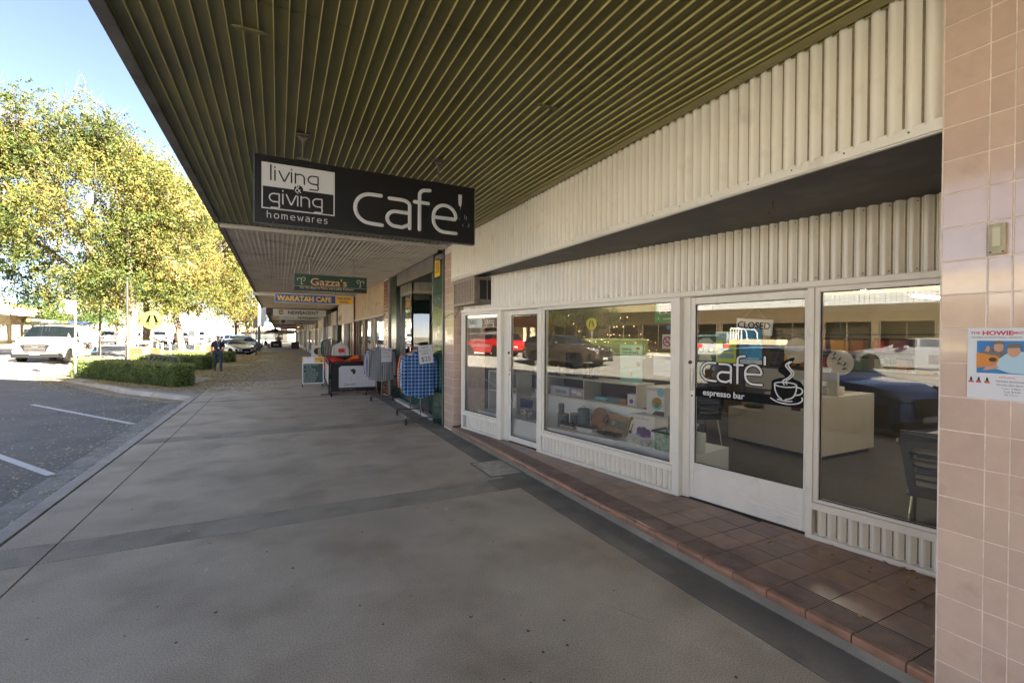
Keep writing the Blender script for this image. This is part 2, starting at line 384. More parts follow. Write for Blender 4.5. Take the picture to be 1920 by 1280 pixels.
# ================================================================== CAFE BUILDING
S0 = Vector((3.69, 2.14, 0)); SRZ = math.atan2(-.986, .169)      # shopfront frame: local x to the right seen from the street, y inward
def SW(u, o, z):                                                  # shopfront local -> world
    c, s_ = math.cos(SRZ), math.sin(SRZ); return Vector((S0.x+c*u-s_*o, S0.y+s_*u+c*o, z))
M_alum = mat('cream_aluminium', (.78,.74,.65), .34, nv=.05, ns=3, dirt=((.5,.44,.34), 7, .62, .9))
M_door = mat('door_white', (.78,.75,.68), .35, nv=.08, ns=4, dirt=((.55,.5,.42), 6, .62, .9))
M_corr = mat('corrugated_cladding', (.8,.76,.66), .24, spec=.7, nv=.03, ns=4, dirt=((.5,.45,.36), 4, .6, .9))
M_soff = mat('charcoal_soffit', (.05,.046,.042), .55, nv=.3, ns=2, dirt=((.1,.09,.08), 4, .5, .8))
M_tile = mat('pink_wall_tile', (.62,.46,.36), .12, spec=.55, rnd=.05, nv=.07, ns=12, coat=.6, dirt=((.48,.32,.25), 5, .62, .8))
M_grout = mat('grout', (.78,.66,.56), .85, nv=.2, ns=15)
M_quarry = mat('quarry_tile', (.31,.18,.115), .3, rnd=.17, nv=.2, ns=8, dirt=((.16,.1,.075), 5, .48, .8), spec=.45)
M_rib = mat('ribbed_tile', (.36,.23,.17), .5, rnd=.12, nv=.2, ns=9, dirt=((.2,.14,.11), 6, .5, .8))
M_nose = mat('nosing_tile', (.36,.19,.12), .28, rnd=.12, nv=.2, ns=9, dirt=((.16,.09,.06), 7, .5, .8))
M_dgrout = mat('floor_grout', (.07,.062,.055), .9, nv=.3, ns=12)
M_olive = mat('olive_soffit', (.155,.135,.042), .45, nv=.14, ns=1.6, dirt=((.10,.085,.03), 2.2, .5, .8))
M_oliv2 = mat('olive_trim', (.27,.24,.08), .45, nv=.12, ns=3)
M_wht = mat('white_soffit', (.66,.56,.46), .5, nv=.15, ns=1.6, dirt=((.24,.2,.16), 2.5, .52, .8))
M_blk = mat('black', (.012,.012,.013), .4)
M_gasket = mat('rubber', (.02,.02,.02), .6)
M_wall = mat('rendered_wall', (.5,.46,.4), .8, nv=.15, ns=1)
M_rust = mat('rusty_steel', (.12,.07,.045), .8, nv=.5, ns=14)
M_screw = mat('screw', (.06,.05,.04), .6)

PR = [(0,0),(.003,.0),(.004,.008),(.009,.008),(.010,0.0),(.0135,.0),(.0155,.030),(.019,.037),(.030,.039),(.041,.037),(.047,.031),(.057,.014),(.064,.004),(.071,.0),(.0745,.0)]
def corr_sheet(x0, x1, z0, z1, pitch=.075, y=0., amp=1.0, ztop=None):
    """corrugated sheet facing -y in local coords"""
    mb = MB(); pts = []; n = int(math.ceil((x1-x0)/pitch))
    for i in range(n):
        for (a, b) in PR:
            x = x0+(i+a/.075)*pitch
            if x <= x1+1e-6: pts.append((x, y-b*amp))
    pts.append((min(x0+n*pitch, x1), y))
    k = len(pts); vs = [(x, yy, z0) for x, yy in pts]+[(x, yy, z1) for x, yy in pts]
    mb.add(vs, [(i, i+1, k+i+1, k+i) for i in range(k-1)])
    return mb
M_seam = mat('shaded_seam', (.26,.21,.13), .7, nv=.3, ns=20)  # dark strips paint groove shade into the cladding along its seam folds
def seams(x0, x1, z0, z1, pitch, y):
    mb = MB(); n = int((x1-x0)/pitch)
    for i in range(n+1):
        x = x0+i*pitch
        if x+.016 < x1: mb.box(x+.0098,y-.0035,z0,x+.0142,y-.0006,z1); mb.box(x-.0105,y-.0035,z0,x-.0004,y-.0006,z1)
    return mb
def sheets(x0, x1, z0, z1, parent, rot=None, loc=None, w=.75, pitch=.075, name='cladding_sheet', y=0.):
    x = x0
    while x < x1-.01:
        e = min(x+w, x1); corr_sheet(x, e, z0, z1, pitch, y=y+random.uniform(-.001,.001)).build(name, M_corr, parent, loc, rot, smooth='all'); tag(seams(x, e, z0, z1, pitch, y).build('seam_shade', M_seam, parent, loc, rot), kind='stuff'); x = e
random.seed(3)
sf = thing('shopfront', 'cream aluminium shopfront of the cafe with four glazed bays and corrugated panels', 'shopfront', S0, SRZ)
# inner cladding above the windows and stall riser
sheets(-5.3, 1.1, 2.098, 2.60, sf, y=.03)
sheets(-5.2, -4.2, .15, .345, sf, w=1.0, pitch=.067, name='riser_sheet', y=.035)
sheets(-3.24, -1.2, .15, .345, sf, w=2.1, pitch=.067, name='riser_sheet', y=.035)
sheets(.03, 1.1, .15, .345, sf, w=1.1, pitch=.067, name='riser_sheet', y=.035)
mb = MB()
for i in range(44): mb.lathe([(0,0),(.005,.001),(.004,.004),(0,.005)], (-5.28+i*.15+.04, .004, 2.125), 6, 'y', 1)
for i in range(44): mb.lathe([(0,0),(.005,.001),(.004,.004),(0,.005)], (-5.28+i*.15+.04, .004, 2.575), 6, 'y', 1)
for i in range(22): mb.lathe([(0,0),(.004,.001),(.0,.004)], (-3.2+i*.134*.67+.04, .012, .17), 6, 'y', 1)
for i in range(9): mb.lathe([(0,0),(.004,.001),(.0,.004)], (.06+i*.134+.04, .012, .17), 6, 'y', 1)
tag(mb.build('screws', M_screw, sf), kind='stuff')
MB().box(-5.35,.04,.1,1.2,.09,.36).build('riser_backing', M_wall, sf) if False else None
def member(x0, x1, z0, z1, y0=-.02, y1=.08, name='frame_rail', m=None): return MB().box(x0,y0,z0,x1,y1,z1).build(name, m or M_alum, sf, bevel=.003, seg=1)
member(-5.34,1.2,2.052,2.098, -.028,.1)
member(-5.34,1.2,2.046,2.052, -.01,.1)
for (a, b) in ((-5.32,-5.27),(-4.25,-4.16),(-3.315,-3.225),(-1.225,-1.15),(-.035,.012)): member(a, b, .115, 2.046 if True else 0, -.026 if b != -1 else 0, .1, 'post')
member(-4.16,-4.045,.115,2.046,.035,.1,'post'); member(-1.15,-1.075,.115,2.046,.035,.1,'post')
def window(x0, x1, z0, z1, label=None):
    w = MB()
    t = .035
    w.box(x0,-.012,z0,x0+t,.05,z1); w.box(x1-t,-.012,z0,x1,.05,z1); w.box(x0+t,-.012,z1-t,x1-t,.05,z1); w.box(x0+t,-.012,z0,x1-t,.05,z0+t*.6)
    o = w.build('window', M_alum, sf, bevel=.002, seg=1)
    g = MB(); g.box(x0+t-.003,.012,z0+t*.6-.003,x1-t+.003,.018,z0+t*.6); g.box(x0+t-.006,.012,z0,x0+t-.001,.018,z1); 
    MB().quad((x0+t-.004,.02,z0+.01),(x1-t+.004,.02,z0+.01),(x1-t+.004,.02,z1-.03),(x0+t-.004,.02,z1-.03)).build('glass_pane', GLASS, o)
    mb = MB(); a, b, c, d = x0+t, x1-t, z0+t*.6, z1-t
    mb.box(a,.008,c,a+.006,.019,d); mb.box(b-.006,.008,c,b,.019,d); mb.box(a+.006,.008,d-.006,b-.006,.019,d); mb.box(a+.006,.008,c,b-.006,.019,c+.006)
    mb.build('gasket', M_gasket, o)
    return o
window(-5.27,-4.25,.40,2.046); window(-3.225,-1.225,.40,2.046); window(.012,1.1,.40,2.046)
for (a, b) in ((-5.27,-4.25),(-3.225,-1.225),(.012,1.1)):
    member(a, b, .345, .398, -.03, .08, 'sill'); member(a, b, .115, .15, -.03, .08, 'base_rail')
def door(x0, x1, zb, label, dirty=False):
    w = MB(); s_ = .045
    w.box(x0,.045,.125,x0+s_,.09,2.04); w.box(x1-s_,.045,.125,x1,.09,2.04); w.box(x0+s_,.045,1.975,x1-s_,.09,2.04); w.box(x0+s_,.045,.125,x1-s_,.09,zb)
    o = w.build('door', M_door, sf, bevel=.003, seg=1); tag(o, label)
    MB().quad((x0+s_-.003,.066,zb-.002),(x1-s_+.003,.066,zb-.002),(x1-s_+.003,.066,1.98),(x0+s_-.003,.066,1.98)).build('glass_pane', GLASS, o)
    mb = MB(); a, b, c, d = x0+s_, x1-s_, zb, 1.975
    mb.box(a,.055,c,a+.006,.065,d); mb.box(b-.006,.055,c,b,.065,d); mb.box(a+.006,.055,d-.006,b-.006,.065,d); mb.box(a+.006,.055,c,b-.006,.065,c+.006); mb.build('gasket', M_gasket, o)
    h = MB(); h.box(x0+.008,.03,1.15,x0+.034,.045,1.36); h.build('handle', mat('brushed_steel_'+str(int(-x0)), (.5,.48,.45), .3, metal=1), o, bevel=.004)
    h = MB(); h.lathe([(.018,0),(.018,-.012),(.012,-.02),(0,-.02)], (x0+.0,.045,1.42), 16, 'y'); h.lathe([(.008,0),(.008,-.008),(0,-.008)], (x0+.02,.045,1.10), 10, 'y'); h.build('lock', M_rust, o, smooth=True)
    return o
door(-4.045,-3.315,.2,'narrow glazed door with a low bottom rail'); d2 = door(-1.075,-.035,.46,'glazed entrance door with a deep kickplate scuffed to bare metal')
mb = MB(); random.seed(5)
for i in range(38):
    z = .14+random.random()**1.5*.17; x = random.uniform(-.62,-.1)+ (0.31-z)*.2; l = random.uniform(.05,.3)*(1-(z-.14)/.22); x1_ = min(x+l, -.085)
    if x1_ > x+.02: mb.quad((x,.0445,z),(x1_,.0445,z-random.uniform(.0,.006)),(x1_,.0445,z+.003),(x,.0445,z+random.uniform(.002,.009)))
mb.build('scuffs', mat('bare_scuffs', (.82,.82,.8), .5), d2)

# building shell, recess soffit, fascia
cb = thing('cafe_building', 'tall rendered shop building over the cafe with corrugated cream fascia and charcoal recess soffit', 'building', (2.7,1,0))
def W(o, p=Vector((2.7,1,0))): o.location = -p; return o
line = lambda y: 3.69-.1714*(y-2.14)
W(MB().poly([(2.715,1.0),(line(1.0)+.08,1.0),(line(7.7)+.08,7.7),(2.715,7.7)], 2.60, 2.64, 'xy').build('recess_soffit', M_soff, cb))
y = 1.0; k = 0
while y < 7.62:
    e = min(y+.75, 7.64)
    o = corr_sheet(-e, -y, 2.64, 3.30).build('fascia_sheet', M_corr, cb, (2.70-2.7,-1,0), (0,0,R(-90)), smooth='all'); tag(seams(-e, -y, 2.655, 3.30, .075, 0).build('seam_shade', M_seam, cb, (0,-1,0), (0,0,R(-90))), kind='stuff'); y = e
W(MB().box(2.664,.985,2.60,2.676,7.64,2.655).build('fascia_trim', M_alum, cb, bevel=.002, seg=1))
W(MB().box(2.6765,.985,2.594,2.70,7.64,2.606).build('fascia_trim', M_alum, cb))
mb = MB()
for i in range(24): mb.lathe([(0,-.004),(.005,-.001),(.005,0)], (2.664,1.12+i*.28,2.63), 6, 'x')
W(tag(mb.build('screws', M_screw, cb), kind='stuff'))
W(MB().box(2.72,3,3.3,14,8.15,7.8).build('upper_wall', M_wall, cb)); W(MB().box(2.72,-13,3.3,14,3,12.5).build('upper_wall', M_wall, cb)); W(MB().box(2.72,-45,3.3,14,-13,4.4).build('upper_wall', M_wall, cb))
W(MB().box(2.6,-8,3.30,2.72,7.65,3.36).build('head_flashing', M_oliv2, cb))
hk = tag(MB().tube([(3.05,2.05,2.60),(3.05,2.05,2.56),(3.05,2.035,2.53),(3.05,2.06,2.505),(3.05,2.085,2.53)], .004, 6).build('ceiling_hook', M_rust, smooth='all'), 'small rusty wire hook hanging from the charcoal recess soffit', 'hook')

# room inside
M_carpet = mat('carpet', (.075,.062,.045), .95, nv=.3, ns=25, bump=.3, bs=300)
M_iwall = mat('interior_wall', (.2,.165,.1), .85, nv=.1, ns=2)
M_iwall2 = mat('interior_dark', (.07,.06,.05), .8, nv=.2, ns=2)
rm = tag(bpy.data.objects.new('cafe_interior', None), kind='structure'); COL.objects.link(rm)
MB().poly([(line(-3)+.1,-3),(14,-3),(14,8.0),(line(8)+.1,8.0)], .05, .118, 'xy').build('carpet_floor', M_carpet, rm)
MB().box(3,-3,2.72,14,8.0,2.8).build('ceiling', M_iwall, rm); MB().box(13.9,-3,.118,14,7.9,2.72).build('back_wall', M_iwall, rm)
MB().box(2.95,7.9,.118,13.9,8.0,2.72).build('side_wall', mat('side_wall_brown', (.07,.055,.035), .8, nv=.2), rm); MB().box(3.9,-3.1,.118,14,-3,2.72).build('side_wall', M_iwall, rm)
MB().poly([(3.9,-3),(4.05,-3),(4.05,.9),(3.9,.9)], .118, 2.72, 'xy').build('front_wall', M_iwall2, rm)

# awning 1
aw = thing('cafe_awning', 'olive green ribbed awning soffit over the footpath nearest the camera', 'awning', (-.8,0,3.3))
pan = MB(); w = .0731
vs = [(0,0),(w-.012,0),(w-.012,-.016),(w-.004,-.016),(w-.004,.012),(0,.012)]
def panel_mesh(y0, y1, m, nm):
    mb = MB(); mb.poly([(a, b) for a, b in vs], y0, y1, 'xz'); return mb.mesh(nm, m)
vs = [(0,0),(w-.010,0),(w-.010,-.004),(w-.0005,-.004),(w-.0005,.012),(0,.012)]
pm = panel_mesh(-30, 7.93, M_olive, 'olive_panel')  # unseen length behind the camera added to block sky light
rbm = MB().poly([(w-.0080,-.0045),(w-.0080,-.014),(w-.0070,-.0165),(w-.0040,-.0165),(w-.0030,-.014),(w-.0030,-.0045)], -30, 7.93, 'xz').mesh('seam_rib', mat('olive_rib_lit', (.46,.41,.15), .35, nv=.15, ns=5), smooth=True)  # ribs coloured lighter than the pans: side light put into the colour
for i in range(47): z_ = random.uniform(-.0015,.0015); link('soffit_panel', pm, aw, (.05+i*w, 0, z_)); link('seam_rib', rbm, aw, (.05+i*w+random.uniform(-.001,.001), 0, z_))
MB().box(-.03,-30,-.03,.045,7.93,.5).build('edge_beam', mat('awning_edge', (.11,.1,.095), .7, nv=.3, ns=3, dirt=((.05,.045,.04), 5, .5, .7)), aw, bevel=.004)
MB().box(.045,-30,-.004,.0495,7.93,.01).build('edge_trim', M_oliv2, aw)
MB().box(.05,-30,.02,3.42,7.93,.12).build('awning_deck', M_iwall2, aw)
MB().box(3.36,-30,-.02,3.44,7.66,-.004).build('wall_trim', M_oliv2, aw)
for (x, y, l) in ((.66,2.87,.17),(2.5,2.84,.17)):
    mb = MB(); mb.poly([(-l/2,-.014),(-l/2+.02,-.028),(l/2-.02,-.028),(l/2,-.014),(l/2-.02,0),(-l/2+.02,0)], -.022, -.0165, 'xy')
    mb.build('cover_plate', M_olive, aw, (x, y, 0))
for (xa, xb, y) in ((.2,1.4,2.62),(1.4,3.3,2.35),(.1,3.3,5.55)): MB().box(xa,y,-.0052,xb,y+.012,-.0042).build('lap_joint', M_olive, aw)
# trim bar between the two awnings
tb = tag(MB().cyl((-.76,7.98,3.262),(2.70,7.98,3.262),.036,12).build('awning_joint_pipe', mat('pale_pipe', (.5,.46,.4), .45, nv=.15, ns=4), smooth=True), 'pale round pipe running along the joint between olive and white awnings', 'pipe')
# awning 2
aw2 = thing('white_awning', 'off-white ribbed awning soffit beyond the olive one, over the clothes racks', 'awning', (-.8,8.02,3.28))
pm2 = panel_mesh(0, 11.4, M_wht, 'white_panel')
rbm2 = MB().poly([(w-.0080,-.0045),(w-.0080,-.014),(w-.0070,-.0165),(w-.0040,-.0165),(w-.0030,-.014),(w-.0030,-.0045)], 0, 11.4, 'xz').mesh('seam_rib', mat('white_rib', (.8,.74,.62), .35, nv=.1, ns=5), smooth=True)
for i in range(47): z_ = random.uniform(-.001,.001); link('soffit_panel', pm2, aw2, (.075+i*w, 0, z_)); link('seam_rib', rbm2, aw2, (.075+i*w, 0, z_))
MB().box(0,.02,-.03,.07,11.4,.42).build('edge_beam', mat('awning_edge_brown', (.13,.1,.075), .7, nv=.3, ns=3), aw2, bevel=.004)
MB().box(.07,0,.02,3.42,11.4,.1).build('awning_deck', M_iwall2, aw2)

# tiled step
st = thing('tiled_step', 'brown quarry tiled step with ribbed edge tiles in front of the cafe windows', 'step', (2.70,1.0,0))
def WS(o): return W(o, Vector((2.70,1.0,0)))
WS(MB().poly([(2.705,1.0),(4.1,1.0),(4.1,1.6),(line(7.62)+.3,7.62),(2.705,7.62)], -.1, .109, 'xy').build('mortar_bed', M_dgrout, st))
WS(MB().box(2.685,1.0,-.1,2.706,7.62,.088).build('riser', M_bord, st))
TP = .235; joints = [1.10-TP+.0*TP]+[1.10+TP*i for i in range(28)]
rt = MB(); rt.box(.002,.002,0,.198,TP-.004,.004)
rg = MB()
for i in range(10): rg.box(.006+.0192*i,.002,.0041,.0135+.0192*i,TP-.004,.0085)
rtm = rt.mesh('ribbed_tile', mat('ribbed_base', (.085,.06,.045), .8, nv=.3, ns=9)); rgm = rg.mesh('tile_ridges', M_rib)
nm_ = MB(); nm_.poly([(.004,-.038),(0,-.032),(0.0,.0),(.006,.009),(.016,.0135),(.034,.0135),(.034,-.038)], .003, TP-.003, 'xz'); nmm = nm_.mesh('nosing_tile', M_nose, smooth=True)
fullm = MB().box(.002,.002,0,TP-.002,TP-.002,.005).mesh('floor_tile', M_quarry, bevel=.0015, seg=1)
for y in joints:
    y1 = y+TP
    if y1 > 7.62: break
    if y < .95: pass
    link('nosing_tile', nmm, st, (2.662-2.70, y-1.0, .1055+random.uniform(-.001,.001)))
    link('ribbed_tile', rtm, st, (2.70-2.70, y-1.0, .108+random.uniform(-.0005,.0005)))
    tag(link('tile_ridges', rgm, st, (2.70-2.70, y-1.0, .108)), kind='stuff')
    x = 2.90
    while True:
        lim = line(y)+.02; lim1 = line(y1)+.02
        if x > min(lim, lim1)-.02: break
        if x+TP < min(lim, lim1): link('floor_tile', fullm, st, (x-2.7, y-1.0, .1095+random.uniform(-.0005,.0008)))
        else:
            x1 = lim; x2 = lim1; mb = MB(); mb.poly([(x+.002,y+.002),(min(x+TP,x1)-.002,y+.002),(min(x+TP,x2)-.002,y1-.002),(x+.002,y1-.002)], .1095, .1145, 'xy'); WS(mb.build('floor_tile', M_quarry, st))
        x += TP

# pillars
def tile_grid(parent, origin, ax, cols, rows, th, mt, name='wall_tile', g=.0025):
    """cols: list of (a0,a1) along ax from origin; rows: list of z joints. tiles stand proud of the core by th; normal computed from ax"""
    cache = {}
    ang = math.atan2(ax[1], ax[0])
    for (a0, a1) in cols:
        for z0, z1 in zip(rows[:-1], rows[1:]):
            k = (round(a1-a0, 3), round(z1-z0, 3))
            if k not in cache: cache[k] = MB().box(g, -th, g, k[0]-g, 0, k[1]-g).mesh(name, mt, bevel=.0015, seg=1)
            o = link(name, cache[k], parent, (origin[0]+ax[0]*a0, origin[1]+ax[1]*a0, origin[2]+z0), (random.uniform(-.006,.006), random.uniform(-.003,.003), ang+random.uniform(-.007,.007)))
pr_ = thing('tiled_pillar', 'large pink glazed tile pillar at the right edge carrying the concert poster', 'pillar', (2.66,1.0,0))
MB().box(-.0022,-4.5,-.1,1.5,-.008,3.4).build('core', M_grout, pr_)
rows = [0.06+.149*i-.149 for i in range(24)]
cols = [(.012,.164),(.164,.239)]+[(.239+.152*i,.239+.152*(i+1)) for i in range(8)]
tile_grid(pr_, (0.002,0,0), (0,-1), cols, rows, .007, M_tile)
MB().box(.05,-.0075,.11,1.4,0,3.3).build('return_face', M_tile, pr_)
pl = thing('tiled_pillar', 'narrow pink tiled pillar between the cafe windows and the green tiled shop', 'pillar', (2.72,7.65,0))
MB().box(.0045,.0045,-.1,.6,.5,3.27).build('core', M_grout, pl)
rows = [.02+.149*i for i in range(22)]
tile_grid(pl, (.008,.5,0), (0,-1), [(0,.15),(.15,.30),(.30,.49)], rows, .006, M_tile)
tile_grid(pl, (0.002,.008,0), (1,0), [(0,.15),(.15,.3)], rows, .006, M_tile)
# cable on the left pillar
cbl = tag(MB().tube([(2.70,8.12,1.98),(2.705,7.9,2.03),(2.70,7.66,2.06),(2.74,7.63,1.98),(2.82,7.62,2.16)], .005, 6).build('loose_cable', M_rust, smooth='all'), 'thin dark cable looping from the air conditioner across the narrow pink pillar', 'cable')

# air conditioner
ac = thing('air_conditioner', 'old box air conditioner with rusty wire grille mounted above the leftmost window', 'air conditioner', (2.65,6.55,2.16))
M_ac = mat('ac_metal', (.23,.19,.15), .55, nv=.25, ns=8, dirt=((.1,.07,.05), 9, .5, .75)); M_acf = mat('ac_frame', (.36,.31,.24), .5, nv=.25, ns=9)
MB().box(.02,0,0,.4,.93,.42).build('housing', M_ac, ac, bevel=.006)
mb = MB(); mb.box(0,0,0,.02,.93,.04); mb.box(0,0,.38,.02,.93,.42); mb.box(0,0,.04,.02,.05,.38); mb.box(0,.88,.04,.02,.93,.38); mb.build('front_frame', M_acf, ac, bevel=.003, seg=1)
mb = MB()
for i in range(9): mb.box(.004,.05,.065+.035*i,.008,.88,.069+.035*i)
for i in range(12): mb.box(.009,.08+.07*i,.04,.013,.084+.07*i,.38)
mb.build('wire_grille', M_rust, ac)
MB().box(.0145,.05,.04,.0195,.88,.38).build('coil', mat('coil_fins', (.42,.36,.3), .5, nv=.6, ns=60), ac)
MB().box(.10,-.003,.07,.215,0.002,.37).build('side_louvre', M_blk, ac); MB().box(.235,-.003,.07,.34,0.002,.37).build('side_louvre', M_blk, ac)
MB().box(-.002,.4,.01,0.001,.52,.032).build('badge', mat('teal_badge', (.25,.4,.33), .4), ac)
# light switch plate on pillar
sw = thing('switch_box', 'yellowed plastic wall box screwed to the pink pillar above the poster', 'switch', (2.652,.83,2.005))
M_yel = mat('aged_plastic', (.45,.4,.26), .45, nv=.2, ns=30)
MB().box(-.018,-.052,0,0,0,.125).build('housing', M_yel, sw, bevel=.003)
MB().box(-.024,-.04,.03,-.018,-.014,.11).build('switch', mat('aged_plastic_light', (.55,.5,.34), .4), sw, bevel=.002)
mb = MB(); mb.lathe([(.004,0),(.003,-.002),(0,-.002)], (-.018,-.008,.008), 8, 'x'); mb.lathe([(.004,0),(.003,-.002),(0,-.002)], (-.018,-.045,.008), 8, 'x'); mb.build('screws', M_screw, sw)
# ================================================================== HANGING SIGNS
M_sblack = mat('sign_black', (.008,.008,.009), .35, spec=.3, nv=.3, ns=5, dirt=((.06,.06,.06), 30, .68, .8))
M_silver = mat('sign_silver', (.5,.5,.5), .35, nv=.06, ns=5)
M_steel = mat('galvanised', (.3,.29,.28), .45, metal=.7, nv=.2, ns=12)
M_bracket = mat('bracket', (.1,.085,.07), .6, nv=.3, ns=20)
Y = 4.15
cs = thing('hanging_sign', 'black hanging sign reading cafe with the living and giving homewares logo', 'sign', (-.172,Y,2.54))
MB().box(0,0,0,1.855,.05,.538).build('panel', M_sblack, cs, bevel=.004)
mb = MB(); mb.box(-.004,-.004,-.004,.004,.054,.542); mb.box(1.851,-.004,-.004,1.859,.054,.542); mb.box(.004,-.004,-.005,1.851,.054,.0); mb.build('edge_frame', mat('sign_frame', (.09,.09,.09), .4, nv=.3, ns=15), cs)
def X(v): return v+.172
mb = MB(); mb.box(X(-.12),-.003,.292,X(.42),-.0005,.48); mb.build('logo_block', M_silver, cs)
mb = MB(); mb.box(X(-.12),-.003,.115,X(-.111),-.0005,.2915); mb.box(X(.411),-.003,.115,X(.42),-.0005,.2915); mb.box(X(-.111),-.003,.115,X(.411),-.0005,.124); mb.build('logo_border', M_silver, cs)
mb = MB(); strokes(mb, 'living', X(-.055), .345, .078, .0105, -.004, 1.2, .07); mb.build('lettering', M_sblack, cs, smooth='all')
mb = MB(); strokes(mb, 'giving', X(-.065), .165, .078, .0105, -.002, 1.12, .05); mb.build('lettering', M_silver, cs, smooth='all')
mb = MB(); mb.cyl((X(.145),-.004,.298),(X(.145),-.0005,.298),.034,20)
mb.build('ampersand_ground', M_sblack, cs); mb = MB(); strokes(mb, '&', X(.12), .272, .042, .007, -.006); mb.build('lettering', M_silver, cs, smooth='all')
mb = MB(); strokes(mb, 'homewares', X(-.08), .045, .036, .006, -.002, 1.0, .42); mb.build('lettering', M_silver, cs, smooth='all')
mb = MB(); h = .25; w = .034
x0 = X(.585)
def st(pts): mb.tube(pts, w/2, 10, True, ((0,1,0), .12))
def sp(pts): 
    P = [Vector((x0+a, -.002, .085+b)) for a, b in pts]; d0 = (P[0]-P[1]).normalized(); d1 = (P[-1]-P[-2]).normalized(); r = w/2
    P = [P[0]+d0*r*.98, P[0]+d0*r*.8, P[0]+d0*r*.4]+P+[P[-1]+d1*r*.4, P[-1]+d1*r*.8, P[-1]+d1*r*.98]
    mb.tube(P, [r*.2,r*.6,r*.91]+[r]*(len(P)-6)+[r*.91,r*.6,r*.2], 10, True, ((0,1,0), .12))
sp([(.215,.255)]+arc(.125,.13,.125,.125,90,270,14)+[(.225,.0)])
sp([(.29,.245),(.38,.245)]+arc(.40,.2,.07,.045,90,0,6)+[(.47,.0)]); sp([(.465,.135),(.36,.135)]+arc(.345,.07,.075,.066,90,270,10)+[(.4,.0),(.465,.03)])
sp([(.56,.0),(.56,.30)]+arc(.61,.31,.05,.05,180,90,6)+[(.655,.365)]); sp([(.515,.245),(.64,.245)])
sp([(.69,.13),(.905,.13)]+arc(.80,.145,.108,.105,0,180,12)+arc(.80,.11,.11,.11,180,270,8)+[(.91,.0)])
mb.build('lettering', M_silver, cs, smooth='all')
MB().poly([(x0+.932,.455),(x0+.968,.455),(x0+.966,.375),(x0+.958,.345),(x0+.942,.345),(x0+.934,.375)], -.003, -.0005).build('lettering', M_silver, cs)
mb = MB(); random.seed(9)
for i in range(9):
    x = random.uniform(1.6,1.82); z = random.uniform(.15,.33); mb.box(x,-.0012,z,x+.0025,-.0006,z+random.uniform(.01,.05))
mb.build('scratches', M_silver, cs)
for x in (.35,1.5):
    mb = MB(); mb.cyl((x,.025,.54),(x,.025,.72),.008,8); mb.box(x-.045,-.01,.538,x+.045,.06,.556); mb.box(x-.05,-.03,.735,x+.05,.08,.745); mb.poly([(x-.04,.735),(x+.04,.735),(x,.69)], .015, .035)
    mb.build('bracket', M_bracket, cs)
def hang_sign(loc, w, h, t, body_m, label, rods, top, name='hanging_sign', mrod=M_steel):
    s_ = thing(name, label, 'sign', loc)
    MB().box(0,0,0,w,t,h).build('panel', body_m, s_, bevel=.004, seg=1)
    for x in rods:
        m_ = MB(); m_.cyl((x,t/2,h),(x,t/2,top-loc[2]-.012),.008,8); m_.box(x-.09,t/2-.02,top-loc[2]-.012,x+.09,t/2+.02,top-loc[2]-.004); m_.build('bracket', mrod, s_)
    return s_
M_green = mat('sign_green', (.015,.06,.035), .45, nv=.25, ns=6); M_cream = mat('sign_cream', (.6,.42,.22), .5); M_cream2 = mat('sign_pale_cream', (.6,.52,.36), .5)
M_redl = mat('sign_red', (.3,.05,.02), .5)
gz_ = hang_sign((.28,10.2,2.565), 1.4, .325, .05, M_green, "dark green hanging sign reading Gazza's in cream letters with curls at both ends", (.28,1.13), 3.262)
text('lettering', "Gazza's", .205, M_redl, gz_, (.29,-.0015,.115), ext=.001, off=.006, sx=1.16)
text('lettering', "Gazza's", .205, M_cream, gz_, (.29,-.004,.118), ext=.001, off=.0005, sx=1.16)
MB().box(.01,-.002,.025,1.39,-.0005,.083).build('lower_band', M_blk, gz_); MB().box(.01,-.003,.085,1.39,-.0005,.09).build('rule', M_cream2, gz_)
text('lettering', 'For the Best in Mens and Ladies Fashions', .062, M_cream2, gz_, (.1,-.0035,.04), ext=.0006, sx=1.0)
for sx_, s_ in ((.13,1),(1.27,-1)):
    mb = MB()
    mb.tube([(sx_+s_*a,-.003,.2+b) for a, b in arc(.04,.03,.032,.035,200,-100,14)], .007, 6, True, ((0,1,0),.2))
    mb.tube([(sx_+s_*a,-.003,.2+b) for a, b in arc(-.04,.02,.035,.028,-20,240,14)], .007, 6, True, ((0,1,0),.2))
    mb.tube([(sx_+s_*a,-.003,.2+b) for a, b in [(0,.02),(.005,-.02),(.0,-.05)]+arc(.01,-.065,.015,.012,120,380,8)], .007, 6, True, ((0,1,0),.2))
    mb.build('scroll', M_cream2, gz_, smooth='all')
M_blue = mat('sign_blue', (.012,.09,.32), .35, nv=.15, ns=5); M_yellow = mat('sign_yellow', (.85,.5,.02), .4, nv=.08, ns=6)
wa = hang_sign((-.09,15.9,2.69), 2.27, .25, .12, M_blue, 'long blue and yellow lightbox sign reading WARATAH CAFE TAKE AWAY FOODS', (.25,1.75), 3.262)
mb = MB(); mb.box(-.006,-.006,-.012,2.276,.126,0); mb.box(-.006,-.006,.25,2.276,.126,.262); mb.box(-.012,-.006,0,-.001,.126,.25); mb.box(2.271,-.006,0,2.282,.126,.25); mb.build('frame', M_alum, wa)
MB().box(1.73,-.003,.006,2.264,-.0005,.244).build('yellow_panel', M_yellow, wa)
text('lettering', 'WARATAH', .215, M_yellow, wa, (.05,-.0035,.05), ext=.001, off=.008, sx=.98)
text('lettering', 'CAFE', .215, M_yellow, wa, (1.15,-.0035,.05), ext=.001, off=.008, sx=.92)
mb = MB()      # slab serifs
def serif(xs, z): 
    for x in xs: mb.box(x-.024,-.003,z,x+.024,-.0006,z+.018)
